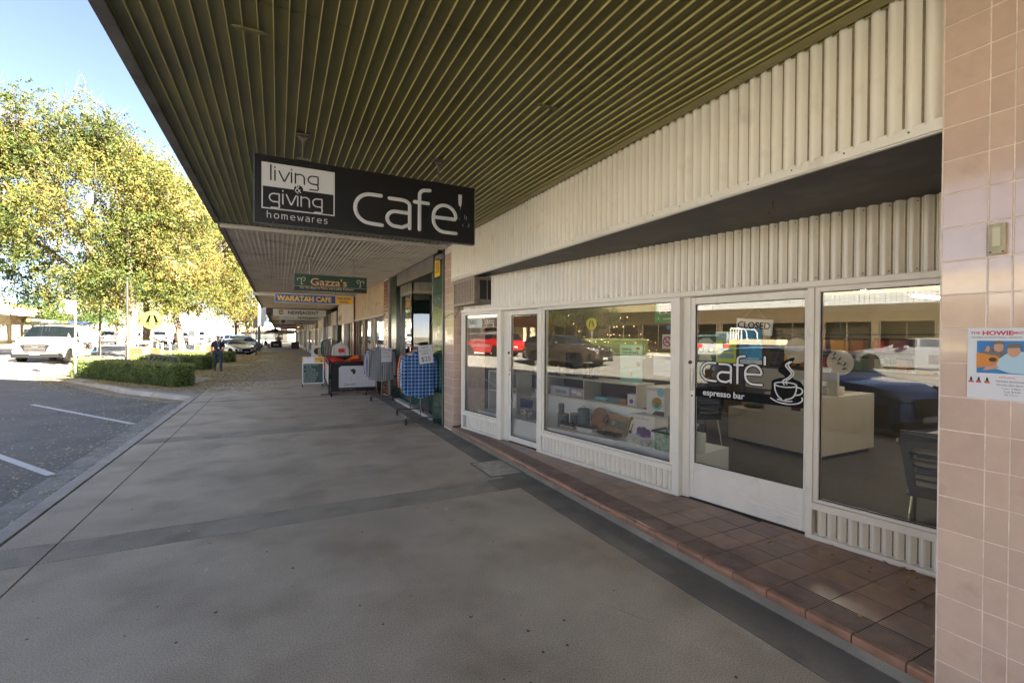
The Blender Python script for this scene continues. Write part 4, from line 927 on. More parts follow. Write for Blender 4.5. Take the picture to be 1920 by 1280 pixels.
def s_gut(rng, n):
    out = []
    while len(out) < n:
        y = 3+rng.uniform()**1.3*20 if rng.uniform() < .5 else rng.uniform(3,15); t = rng.exponential(.55)
        x = -2.15-t*1.4-(rng.uniform(0,6) if rng.uniform() < .35 else 0)
        if x < -8 : continue
        if y > 14.6 and y > 15+1.32*(-x-1.93)-.45: continue
        out.append((x, y))
    return np.array(out)
litter('gutter_leaves', 'pale dry leaves scattered over the gutter and parking bays', 4200, s_gut, lambda x, y: road_z(x)+.004, (.01,.026), (1.0,.12), 5)
def s_kerb(rng, n):
    t = rng.uniform(0,1,n); k = rng.exponential(.3,n); return np.column_stack([-2.2-t*6.0-k*.8, 15.0+t*9.4-k*.55])
litter('kerb_leaves', 'drift of leaves along the angled kerb', 5000, s_kerb, lambda x, y: road_z(x)+.004, (.012,.03), (.6,.2), 6)
def s_fp(rng, n): return np.column_stack([rng.uniform(-1.8,2.3,n), rng.uniform(1.5,14,n)])
litter('stray_leaves', 'a few stray pale leaves on the open footpath', 70, s_fp, lambda x, y: 0, (.01,.022), (.8,.2), 8)
def s_step(rng, n): 
    y = 1.1+rng.exponential(.45,n); x = 3.69-.1714*(y-2.14)-.03-rng.exponential(.16,n); return np.column_stack([np.maximum(x,2.75), y])
litter('step_leaves', 'curled brown leaves gathered on the tiled step below the right window', 90, s_step, lambda x, y: .116, (.012,.028), (.25,.2), 9)
# ================================================================== STREET FURNITURE
M_dpole = mat('dark_pole', (.03,.028,.026), .4); M_gal = mat('pale_pole', (.13,.13,.125), .55, metal=0, nv=.1, ns=6)
M_wood = mat('timber_slats', (.17,.065,.03), .5, rnd=.15, nv=.3, ns=8); M_wfr = mat('white_frame', (.22,.21,.19), .45)
M_fluo = mat('fluoro_yellow', (.15,.155,.004), .4, nv=.05, ns=8)
def pole(loc, h, r, m_, label, extra=None, name='street_pole', cat='pole'):
    t = thing(name, label, cat, loc); MB().cyl((0,0,-.2),(0,0,h),r,12).build('post', m_, t, smooth=True); MB().lathe([(r*1.9,0),(r*1.9,.02),(r,.03),(0,.03)], (0,0,0), 12).build('base_plate', m_, t); return t
p = pole((-6.83,22.98,0), 2.95, .035, M_gal, 'grey steel sign pole at the near end of the front hedge', name='sign_pole')
MB().box(-.26,-.01,2.42,-.045,.01,2.93).build('sign_plate', mat('sign_back', (.07,.07,.06), .6), p); MB().box(-.05,-.015,2.5,.0,.015,2.54).build('clamp', M_steel, p)
pole((-9.3,35,0), 4.6, .06, M_dpole, 'dark slim pole between the white van and the bin enclosure'); pole((-7.15,31.1,0), 4.8, .055, M_dpole, 'dark slim pole touching the left side of the bin enclosure')
p = pole((-1.86,56.5,0), 7.5, .15, M_gal, 'tall pale street light pole at the kerb beside the parked cars'); MB().cyl((0,0,7.5),(0,0,9.5),.09,10).build('upper_post', M_gal, p)
p = pole((-1.66,44.3,0), 3.2, .05, M_dpole, 'slim dark post with small box in front of the pale street pole'); MB().box(-.22,-.05,2.3,.1,.05,3.1).build('sign_box', mat('box_grey', (.14,.14,.14), .5), p)
M_cvb = mat('sign_legs', (.002,.002,.002), .9, spec=.05)
def ped_sign(loc, rz, label, r=.46, z=2.42):
    t = thing('crossing_sign', label, 'road sign', loc, rz); MB().cyl((0,.03,-.2),(0,.03,z+.2),.035,10).build('post', M_gal, t, smooth=True)
    MB().cyl((0,-.012,z),(0,.004,z),r,40).build('disc', M_fluo, t); mb = MB()
    for s_ in (-1,1):
        mb.poly([(s_*.03*r/.46, z+.27*r/.46),(s_*.14*r/.46,z+.25*r/.46),(s_*.27*r/.46,z-.12*r/.46),(s_*.13*r/.46,z-.14*r/.46)], -.018, -.013); mb.poly([(s_*.1*r/.46,z-.16*r/.46),(s_*.27*r/.46,z-.155*r/.46),(s_*.27*r/.46,z-.2*r/.46),(s_*.12*r/.46,z-.23*r/.46)], -.018, -.013)
    mb.build('walking_legs', M_cvb, t); return t
ped_sign((-5.85,29.85,0), R(8), 'round fluorescent yellow crossing sign with black walking legs, in front of the big elm')
ped_sign((-20.0,20.2,.33), R(95), 'round yellow crossing sign on the far side of the road seen in the window reflection', .45, 2.3)
# diamond sign back
t = thing('diamond_sign', 'grey back of a diamond warning sign above the parked cars', 'road sign', (-4.6,51,0)); MB().cyl((0,0,-.2),(0,0,3.0),.03,8).build('post', M_gal, t); s_ = MB(); s_.poly([(0,1.95),(.5,2.45),(0,2.95),(-.5,2.45)], -.04, -.03); s_.build('plate', mat('sign_back2', (.1,.1,.09), .5), t)
# bin enclosures
def bin_enclosure(loc, rz, label, w=1.15, full=True):
    t = thing('bin_enclosure', label, 'litter bin', loc, rz)
    mb = MB()
    for x in (0, w-.05, w+.62):
        for y in (0,.55): mb.box(x,y,0,x+.05,y+.05,1.22)
    mb.box(0,0,.98,w,.05,1.02); mb.box(0,.0,.04,w,.05,.08); mb.build('frame', M_wfr, t)
    n = 9; sl = MB().box(.004,0,.08,w/n-.004,.02,.975).mesh('slat', M_wood)
    for i in range(n-1): link('slat', sl, t, (.055+i*(w-.1)/(n-1)*.985, .01, 0))
    for i in range(4): link('slat', sl, t, (w+.03+i*.13, .01, 0))
    MB().box(.06,.08,.05,w-.06,.5,.9).build('bin', mat('bin_dark', (.03,.035,.03), .6), t)
    mb = MB(); pts = [(-.06,1.2)]+[(-.06+ (.62+.1)*i/10, 1.2+.16*math.sin(math.pi*i/10)) for i in range(11)]
    mb.poly([(a, b) for a, b in pts[1:]]+[(a, b-.02) for a, b in pts[:0:-1]], -.06, w+.06, 'yz'); mb.build('curved_roof', mat('roof_cream', (.2,.19,.15), .5), t)
    MB().box(w-.34,-.02,.42,w-.1,-.002,.9).build('notice_plate', mat('notice', (.5,.5,.5), .5), t)
    return t
bin_enclosure((-6.95,30.2,0), R(-27), 'timber slatted bin enclosure with curved cream roof behind the front hedge')
bin_enclosure((-4.9,36.3,0), R(-27), 'timber slatted bin enclosure without notice, behind the far hedge near the silver hatchback', w=.75)
# bike rack
br = thing('bike_rack', 'galvanised hooped bike rack showing above the front hedge', 'bike rack', (-5.05,25.4,0), math.atan2(-4.5,1.85))
L_ = 4.6; mb = MB(); mb.tube([(0,0,0),(0,0,.55)]+[(.22-.22*math.cos(a),0,.55+.25*math.sin(a)) for a in [R(20*i) for i in range(1,5)]]+[(.25,0,.82),(L_-.25,0,.82)]+[(L_-.22+.22*math.sin(a),0,.55+.25*math.cos(a)) for a in [R(20*i) for i in range(1,5)]]+[(L_,0,.0)], .03, 8); mb.build('main_hoop', M_gal, br, smooth='all')
hp = MB(); hp.tube([(0,0,.8),(0,-.16,.62),(0,-.24,.35),(0,-.2,.05)], .014, 6); hp.tube([(.09,0,.8),(.09,-.16,.62),(.09,-.24,.35),(.09,-.2,.05)], .014, 6); hm = hp.mesh('wheel_slot', M_gal, 'all')
for i in range(6): link('wheel_slot', hm, br, (.5+i*.68,0,0))
# folding A-frame chalkboard
af = thing('chalkboard_sign', 'white framed chalkboard menu stand with yellow topper on the footpath', 'menu board', (.68,16.15,0), 0)
M_chalk = mat('chalkboard', (.035,.075,.065), .6, nv=.25, ns=8); M_chk = mat('chalk', (.55,.55,.52), .8); M_wpl = mat('white_plastic', (.68,.68,.68), .4)
mb = MB(); mb.box(0,0,.12,.03,.03,.98); mb.box(.61,0,.12,.64,.03,.98); mb.box(.03,0,.12,.61,.03,.15); mb.box(.03,0,.76,.61,.03,.98); mb.build('frame', M_wpl, af)
MB().box(.03,.008,.15,.61,.025,.76).build('board', M_chalk, af)
mb = MB()
for (x, y) in ((.0,0),(.61,0)): mb.box(x,.0,0,x+.02,.02,.12)
mb.bar((.02,.02,.97),(.02,.5,0),.02); mb.bar((.62,.02,.97),(.62,.5,0),.02); mb.build('legs', M_blk, af)
MB().box(.03,-.004,.80,.36,-.0005,.965).build('paper_notice', mat('paper', (.7,.7,.68), .7), af); MB().box(.361,-.004,.80,.635,-.0005,.965).build('yellow_topper', M_yellow, af); MB().box(.002,-.004,.80,.029,-.0005,.965).build('yellow_topper', M_yellow, af)
text('lettering', 'Breakfast', .07, M_navy, af, (.37,-.005,.885), ext=.0005, shear=.3); mb = MB(); mb.cyl((.57,-.006,.84),(.57,-.0045,.84),.03,12); mb.build('emblem', M_mar, af)
text('lettering', 'Menu', .035, M_blk, af, (.13,-.005,.925), ext=.0005)
for i, s_ in enumerate(['Hamburger with the', 'lot  $9', 'Toasted chicken', 'and salad  $7', 'Bacon & egg roll  $7', 'Fish, chips, salad $12', 'Hot chips & gravy', 'Chips & salad  $6', 'breakfast all day']):
    text('lettering', s_, .052, M_chk, af, (.04+.08*(i % 2)*(i < 4), -.0 , .70-.064*i), ext=.0006, shear=.25, sx=1.0).location.y = .006
# cafe barriers
M_canvas = mat('black_canvas', (.015,.014,.014), .75, nv=.2, ns=20); M_panel = mat('barrier_panel', (.5,.5,.52), .5, nv=.06, ns=5)
def barrier(loc, rz, w, label, panel=False, h=.93):
    t = thing('cafe_barrier', label, 'barrier', loc, rz)
    mb = MB(); r_ = .1; pts = [(0,0,0),(0,0,h-r_)]+[(r_-r_*math.cos(R(a)),0,h-r_+r_*math.sin(R(a))) for a in (30,60,90)]+[(w-r_,0,h)]+[(w-r_+r_*math.sin(R(a)),0,h-r_+r_*math.cos(R(a))) for a in (30,60,90)]+[(w,0,0)]
    mb.tube(pts, .018, 8); mb.tube([(0,0,.13),(w,0,.13)], .012, 6); mb.build('frame', M_blk, t, smooth='all')
    for x in (0, w): mb = MB(); mb.box(x-.02,-.22,0,x+.02,.22,.025); mb.build('foot', M_blk, t)
    pl_ = [(.02,.14),(w-.02,.14),(w-.02,h-.12),(w-.12,h-.02),(.12,h-.02),(.02,h-.12)]; MB().poly(pl_, -.006, .006).build('canvas', M_canvas, t)
    if panel:
        MB().poly([(.2,.22),(w-.1,.22),(w-.1,.82),(.26,.82),(.2,.77)], -.011, -.0065).build('print_panel', M_panel, t)
        mb = MB(); mb.poly([(.52,.71),(.57,.74),(.62,.73),(.65,.68),(.64,.62),(.60,.58),(.57,.59),(.56,.64),(.53,.66)], -.015, -.0115); mb.poly([(.49,.73),(.53,.72),(.56,.66),(.52,.67)], -.015, -.0115); mb.build('bird_print', M_blk, t)
        mb = MB(); mb.tube([(.56,-.013,.58),(.53,-.013,.5),(.49,-.013,.42)], .002, 4); mb.build('thread', M_blk, t)
        text('lettering', "Zest eld's", .085, mat('brown_ink', (.1,.06,.04), .6), t, (.33,-.012,.28), ext=.0006, shear=.2); text('lettering', 'masters of taste / creative coffee', .032, M_panel, t, (.22,-.0075,.165), ext=.0006)
    return t
barrier((1.3,13.62,0), R(-2), 1.28, 'black canvas cafe barrier with pale grey printed panel facing the camera', True)
barrier((1.28,13.95,0), R(87), 3.4, 'long black cafe barrier running away beside the chalkboard')
barrier((1.35,17.6,0), R(0), 1.25, 'black canvas cafe barrier at the back behind the red chairs')
MB().poly([(.3,.25),(2.9,.25),(2.9,.8),(.3,.8)], .0065, .01).build('print_panel', M_panel, [o for o in bpy.data.objects if o.name.startswith('cafe_barrier.001')][0])
# red chairs and tables inside the barriers
M_redp = mat('red_plastic', (.6,.03,.01), .35); M_orp = mat('orange_plastic', (.75,.16,.04), .35); M_chrome = mat('chrome', (.6,.6,.6), .15, metal=1)
def tub_chair(loc, rz, m_, label):
    t = thing('cafe_chair', label, 'chair', loc, rz, 'red cafe chairs inside the barriers' if m_ is M_redp else None)
    mb = MB(); n = 12; prof = []
    for i in range(n+1):
        a = R(-30+240*i/n); c, s_ = math.cos(a), math.sin(a); hb = .34+.18*max(0, s_)
        prof.append(((.17*c,.17*s_,.44),(.25*c,.24*s_,.46+hb*.5),(.27*c,.27*s_,.46+hb)))
    vs = [p for tr in prof for p in tr]+[(p[0]*.93,p[1]*.93,p[2]) for tr in prof for p in tr]; k = 3*(n+1)
    fs = []
    for i in range(n):
        for j in range(2): a = 3*i+j; fs += [(a,a+1,a+4,a+3),(k+a,k+a+3,k+a+4,k+a+1)]
        fs += [(3*i+2,k+3*i+2,k+3*i+5,3*i+5)]
    fs += [(0,k,k+1,1),(1,k+1,k+2,2)]; e = 3*n; fs += [(e,e+1,k+e+1,k+e),(e+1,e+2,k+e+2,k+e+1)]
    mb.add(vs, fs); mb.build('backrest', m_, t, smooth='all'); MB().lathe([(0,.43),(.19,.435),(.2,.45),(0,.455)], (0,0,0), 16, 'z').build('seat', m_, t, smooth=True)
    for a in (45,135,225,315): MB().cyl((.13*math.cos(R(a)),.13*math.sin(R(a)),.43),(.2*math.cos(R(a)),.2*math.sin(R(a)),0),.011,6).build('leg', M_gal, t)
    return t
ch = tub_chair((1.6,14.5,0), R(160), M_redp, 'red tub chair nearest the printed barrier'); copy_tree(ch, (1.65,15.6,0), R(170), 'red tub chair between two other red chairs inside the barriers'); copy_tree(ch, (1.6,16.8,0), R(165), 'red tub chair farthest back inside the barriers'); copy_tree(ch, (2.15,14.3,0), R(20), 'red tub chair mostly hidden behind the printed barrier')
tub_chair((2.3,17.2,0), R(-60), M_orp, 'orange plastic chair near the brown shop doors')
for y in (15.0,16.3):
    tb_ = thing('cafe_table', 'small square cafe table %s inside the barriers' % ('nearer the camera' if y < 15.5 else 'farther back'), 'table', (2.0,y,0)); MB().box(-.3,-.3,.71,.3,.3,.735).build('tabletop', mat('table_top', (.3,.2,.12), .4), tb_, bevel=.004); MB().cyl((0,0,0),(0,0,.71),.025,10).build('column', M_blk, tb_); MB().lathe([(.2,0),(.2,.02),(.03,.05),(0,.05)], (0,0,0), 16).build('base', M_blk, tb_)
# ------------------------------------------------------------------ clothes racks
def plaid(name, base, c1, c2, sc=22., w1=.28):
    mt = bpy.data.materials.new(name); mt.use_nodes = True; t = mt.node_tree; N, L = t.nodes, t.links; b = N['Principled BSDF']; b.inputs['Roughness'].default_value = .9; b.inputs['Specular IOR Level'].default_value = .15
    tc = N.new('ShaderNodeTexCoord'); sp = N.new('ShaderNodeSeparateXYZ'); L.new(tc.outputs['Object'], sp.inputs[0])
    def band(sock, ph, th, s_):
        m1 = N.new('ShaderNodeMath'); m1.operation = 'MULTIPLY'; m1.inputs[1].default_value = s_; L.new(sock, m1.inputs[0])
        m2 = N.new('ShaderNodeMath'); m2.operation = 'ADD'; m2.inputs[1].default_value = ph; L.new(m1.outputs[0], m2.inputs[0])
        m3 = N.new('ShaderNodeMath'); m3.operation = 'FRACT'; L.new(m2.outputs[0], m3.inputs[0])
        m4 = N.new('ShaderNodeMath'); m4.operation = 'LESS_THAN'; m4.inputs[1].default_value = th; L.new(m3.outputs[0], m4.inputs[0]); return m4.outputs[0]
    cur = None
    def mix(fac, col, k):
        nonlocal cur
        mx = N.new('ShaderNodeMix'); mx.data_type = 'RGBA'; ml = N.new('ShaderNodeMath'); ml.operation = 'MULTIPLY'; ml.inputs[1].default_value = k; L.new(fac, ml.inputs[0]); L.new(ml.outputs[0], mx.inputs[0])
        if cur: L.new(cur, mx.inputs[6])
        else: mx.inputs[6].default_value = (*base, 1)
        mx.inputs[7].default_value = (*col, 1); cur = mx.outputs[2]
    for s_ in (sp.outputs[0], sp.outputs[2]): mix(band(s_, .1, .45, sc/2), c1, .55)
    for s_ in (sp.outputs[0], sp.outputs[2]): mix(band(s_, .55, .13, sc/2), c2, .75)
    L.new(cur, b.inputs['Base Color']); return mt
def shirt_mesh(name, mt, w=.56, h=.72, seed=0):
    """long sleeved shirt on a hanger, hanging in the local xz plane, thickness in y"""
    rng = random.Random(seed); nx, nz = 15, 14; vs = []; fs = []
    def outline(t):       # half width at height t (0 top .. 1 hem)
        if t < .09: return .085+.135*(t/.09)
        if t < .22: return .22+.03*(t-.09)/.13
        return .25-.015*math.sin((t-.22)/.78*math.pi)+.02*(t-.22)
    for side in (0, 1):
        for j in range(nz+1):
            t = j/nz; hw = outline(t)*w/.6*1.0
            for i in range(nx+1):
                u = -1+2*i/nx; x = hw*u; z = -t*h-.02*abs(u)*(t > .9)-(.035*math.cos(u*math.pi)+.0)*(t > .93)
                fold = .017*math.sin(u*8+seed+t*3)*t+.008*math.sin(u*19+seed*2-t*4)*t
                y = ((.045*(1-u*u)**.6+.012)*(1 if side else -1))+fold
                vs.append((x, y, z))
    n1 = (nx+1)*(nz+1)
    for side in (0, 1):
        for j in range(nz):
            for i in range(nx):
                a = side*n1+j*(nx+1)+i; q = (a, a+1, a+nx+2, a+nx+1); fs.append(q if side == 0 else q[::-1])
    for j in range(nz):
        for i in (0, nx): a = j*(nx+1)+i; fs.append((a, a+nx+1, a+nx+1+n1, a+n1))
    mb = MB(); mb.add(vs, fs)
    for s_ in (-1, 1):     # sleeves
        sw_ = rng.uniform(-.02,.03); x0 = s_*.25*w/.6
        mb.tube([(x0*.74,0,-.055),(x0*.93,.0,-.12),(x0*1.03,sw_,-.26),(x0*1.09,sw_*1.5,-.42),(x0*1.1,sw_*2,-.55),(x0*1.08,sw_*2,-.66),(x0*1.07,sw_*2,-.70)], [.045,.062,.062,.056,.048,.04,.042], 10, True, ((0,1,0),.7))
    mb.tube([(-.075,0,.0),(-.05,-.03,.02),(0,-.045,.028),(.05,-.03,.02),(.075,0,0),(.05,.03,.015),(0,.04,.02),(-.05,.03,.015),(-.075,0,0)], .014, 6)
    me = mb.mesh(name, mt); me.polygons.foreach_set('use_smooth', [True]*len(me.polygons)); return me
M_hang = mat('clear_hanger', (.55,.58,.55), .3)
def rack(loc, rz, L_, label, shirts, sign=None, top=1.45):
    t = thing('clothes_rack', label, 'clothes rack', loc, rz)
    # rail runs along local y; uprights at y=0 and y=L_
    for y in (0, L_):
        MB().cyl((0,y,.12),(0,y,top),.012,8).build('upright', M_chrome, t, smooth=True)
        MB().cyl((-.27,y,.13),(.27,y,.13),.013,8).build('base_bar', M_chrome, t, smooth=True)
        for x in (-.27,.27):
            mb = MB(); mb.lathe([(0,-.012),(.034,-.012),(.038,0),(.034,.012),(0,.012)], (x,y,.04), 14, 'x'); mb.box(x-.02,y-.014,.04,x+.02,y+.014,.115); mb.build('castor', M_blk, t, smooth=True)
    MB().cyl((-.25,0,.135),(-.25,L_,.135),.01,8).build('side_bar', M_chrome, t); MB().cyl((0,-.05,top),(0,L_+.05,top),.012,8).build('rail', M_chrome, t)
    for i, (y, m_, lb, w_) in enumerate(shirts):
        s_ = thing('hanging_shirt', lb, 'shirt', t.matrix_basis @ Vector((0,0,0))); ang = rz+random.uniform(-.12,.12)
        c, sn = math.cos(rz), math.sin(rz); s_.location = (loc[0]-sn*y, loc[1]+c*y, top-.11); s_.rotation_euler = (0,0,ang)
        link('shirt', shirt_mesh('shirt', m_, w_, .80, i*3+int(loc[1])), s_)
        mb = MB(); mb.tube([(-.2,0,-.05),(0,0,.02),(.2,0,-.05)], .006, 6); mb.tube([(0,0,.02),(0,0,.09),(.01,0,.115),(.02,0,.125),(.03,0,.11)], .003, 5); mb.build('hanger', M_hang, s_)
    return t
P_blue = plaid('plaid_blue', (.03,.13,.36), (.01,.03,.09), (.4,.5,.62), 30); P_sky = plaid('plaid_sky', (.06,.2,.5), (.02,.06,.2), (.5,.56,.62), 34)
P_bw = plaid('plaid_grey', (.33,.33,.33), (.02,.022,.026), (.5,.5,.5), 44); P_red = plaid('plaid_red', (.25,.03,.03), (.03,.02,.03), (.5,.4,.38), 30); P_lt = plaid('plaid_pale', (.4,.45,.5), (.06,.12,.22), (.6,.6,.6), 30); P_dk = plaid('plaid_charcoal', (.09,.09,.11), (.02,.02,.025), (.4,.4,.42), 34); M_hiv = mat('hi_vis', (.8,.16,.03), .8)
rack((2.38,8.5,0), R(-5), 1.15, 'chrome wheeled clothes rack of flannelette shirts nearest the pink pillar', [(.04,P_blue,'bright blue and white checked shirt at the front of the nearest rack',.64),(.16,P_dk,'charcoal checked shirt just behind the bright blue one',.6),(.28,P_sky,'lighter blue checked shirt third on the nearest rack',.62),(.42,P_lt,'pale grey and white checked shirt fourth on the nearest rack',.6),(.58,P_dk,'dark checked shirt fifth on the nearest rack',.6),(.72,M_hiv,'orange high visibility shirt at the back of the nearest rack',.6)])
rack((2.36,12.0,0), R(-4), 1.25, 'chrome wheeled clothes rack farther away beside the printed barrier', [(.04,P_bw,'small grey and black checked shirt at the front of the far rack',.7),(.17,P_dk,'charcoal checked shirt second on the far rack',.64),(.3,P_red,'red and black checked shirt on the far rack',.66),(.45,P_sky,'blue and white checked shirt on the far rack behind the red one',.68),(.62,P_lt,'pale blue checked shirt on the far rack',.7),(.8,P_red,'dark red checked shirt at the very back of the far rack',.72)])
ps = thing('price_sign', 'white card price sign reading $25 hung on the nearest clothes rack', 'price sign', (2.34,8.42,1.14), R(-8), rot=(0,R(-6),R(-4))); MB().box(0,0,0,.26,.004,.34).build('card', mat('card_white', (.62,.62,.64), .6), ps)
M_ink = mat('marker_ink', (.06,.05,.05), .7)
text('lettering', "MEN'S", .052, M_ink, ps, (.05,-.001,.28), ext=.0005); text('lettering', 'FLANNELETTE', .037, M_ink, ps, (.012,-.001,.225), ext=.0005, sx=.9); text('lettering', 'SHIRTS', .045, M_ink, ps, (.05,-.001,.17), ext=.0005); text('lettering', '$25', .12, M_ink, ps, (.035,-.001,.045), ext=.0005)
ps2 = thing('price_sign', 'white printed card on the far clothes rack in front of the grey checked shirt', 'price sign', (2.32,11.92,1.0)); MB().box(0,0,0,.26,.004,.36).build('card', mat('card_white2', (.62,.6,.62), .6), ps2)
text('lettering', 'FLANNEL', .055, M_ink, ps2, (.02,-.001,.285), ext=.0005); text('lettering', 'SHIRTS', .055, M_redl, ps2, (.04,-.001,.21), ext=.0005); text('lettering', '2 for $45', .05, M_redl, ps2, (.03,-.001,.13), ext=.0005)
# garments further on
P_t = mat('taupe_cloth', (.2,.165,.13), .9, nv=.2, ns=5); M_teal = mat('teal_cloth', (.02,.16,.16), .9)
rack((2.15,22.5,0), R(-2), 1.6, 'far clothes rack of dark jackets and taupe trousers past the red chairs', [(.05,P_t,'taupe garment at the front of the farthest rack',.55),(.4,M_teal,'teal garment on the farthest rack',.7),(.75,M_canvas,'black jacket on the farthest rack',.7),(1.2,M_canvas,'second black jacket at the back of the farthest rack',.75)], top=1.6)
ts = thing('display_shirt', 'white t-shirt with red print hung on a stand behind the back barrier', 'shirt', (2.25,19.9,1.35)); link('shirt', shirt_mesh('shirt', mat('white_cloth', (.55,.5,.46), .9), .62, .5, 4), ts); MB().box(-.09,-.085,-.36,.15,-.075,-.2).build('red_print', M_redp, ts); MB().cyl((0,0,-1.35),(0,0,.1),.012,6).build('stand', M_chrome, ts)
ab = thing('sandwich_board', 'small white sandwich board with black circle near the farthest clothes rack', 'menu board', (1.55,26.5,0)); MB().box(0,0,.02,.55,.04,1.15).build('panel', M_wpl, ab); mb = MB(); mb.cyl((.3,-.006,.85),(.3,-.0005,.85),.18,20); mb.box(.1,-.006,.1,.5,-.0005,.55); mb.build('print', M_blk, ab)
ab = thing('sandwich_board', 'cream and maroon sandwich board next to the white one with black circle', 'menu board', (1.75,24.8,0)); MB().box(0,0,.02,.55,.04,1.1).build('panel', M_tan, ab); MB().box(.02,-.006,.2,.53,-.0005,.5).build('print', M_mar, ab)
# far end umbrella, planter
um = thing('umbrella', 'black market umbrella over outdoor seats at the far end of the footpath', 'umbrella', (-.4,72,0)); MB().lathe([(1.5,2.15),(1.5,2.05),(1.45,2.1),(.75,2.42),(.05,2.72),(0,2.74)], (0,0,0), 8).build('canopy', M_canvas, um); MB().cyl((0,0,0),(0,0,2.7),.03,8).build('pole', M_gal, um)
pb = thing('cafe_barrier', 'black printed cafe barrier under the far umbrella', 'barrier', (-.9,68,0)); MB().box(0,0,.1,1.3,.03,1.0).build('canvas', M_canvas, pb); MB().box(.3,-.01,.35,.95,-.001,.6).build('print_panel', M_grey, pb); 
for x in (0,1.26): MB().box(x,-.2,0,x+.04,.2,.1).build('foot', M_blk, pb)
pb = thing('planter_box', 'dark planter box at the far end of the footpath right of the umbrella', 'planter', (1.5,66,0)); MB().box(0,0,0,.9,.5,.9).build('box', M_iwall2, pb, bevel=.02)
# ================================================================== VEHICLES
M_tyre = mat('tyre', (.008,.008,.008), .9, spec=.1); M_rim = mat('alloy', (.45,.45,.46), .3, metal=.9); M_rimd = mat('steel_wheel', (.2,.19,.18), .45, metal=.6)
M_cglass = mat('car_glass', (.004,.006,.008), .05, spec=.5); M_cblk = mat('car_trim', (.006,.006,.0065), .6, spec=.15); M_lamp = mat('headlamp', (.1,.1,.11), .1, spec=.9, coat=1); M_tail = mat('tail_lamp', (.45,.02,.015), .15, coat=1); M_plate = mat('number_plate', (.3,.3,.27), .5)
def paint(name, c, metal=.3): return mat('paint_'+name, c, .28, metal=metal, coat=.9, nv=.04, ns=1.5)
def interp(x, pts):
    if x <= pts[0][0]: return pts[0][1]
    for (a, u), (b, v) in zip(pts[:-1], pts[1:]):
        if x <= b:
            t = (x-a)/(b-a) if b > a else 1; return u+(v-u)*t
    return pts[-1][1]
def smooth_pts(pts, n=4):
    """Catmull-Rom densify of monotone-x polyline"""
    out = []
    P = [pts[0]]+list(pts)+[pts[-1]]
    for i in range(1, len(P)-2):
        p0, p1, p2, p3 = P[i-1], P[i], P[i+1], P[i+2]
        for k in range(n):
            t = k/n; x = p1[0]+(p2[0]-p1[0])*t
            m1 = (p2[1]-p0[1])/max(1e-3, p2[0]-p0[0])*(p2[0]-p1[0])*.6; m2 = (p3[1]-p1[1])/max(1e-3, p3[0]-p1[0])*(p2[0]-p1[0])*.6
            z = (2*t**3-3*t*t+1)*p1[1]+(t**3-2*t*t+t)*m1+(-2*t**3+3*t*t)*p2[1]+(t**3-t*t)*m2; out.append((x, z))
    out.append(pts[-1]); return out
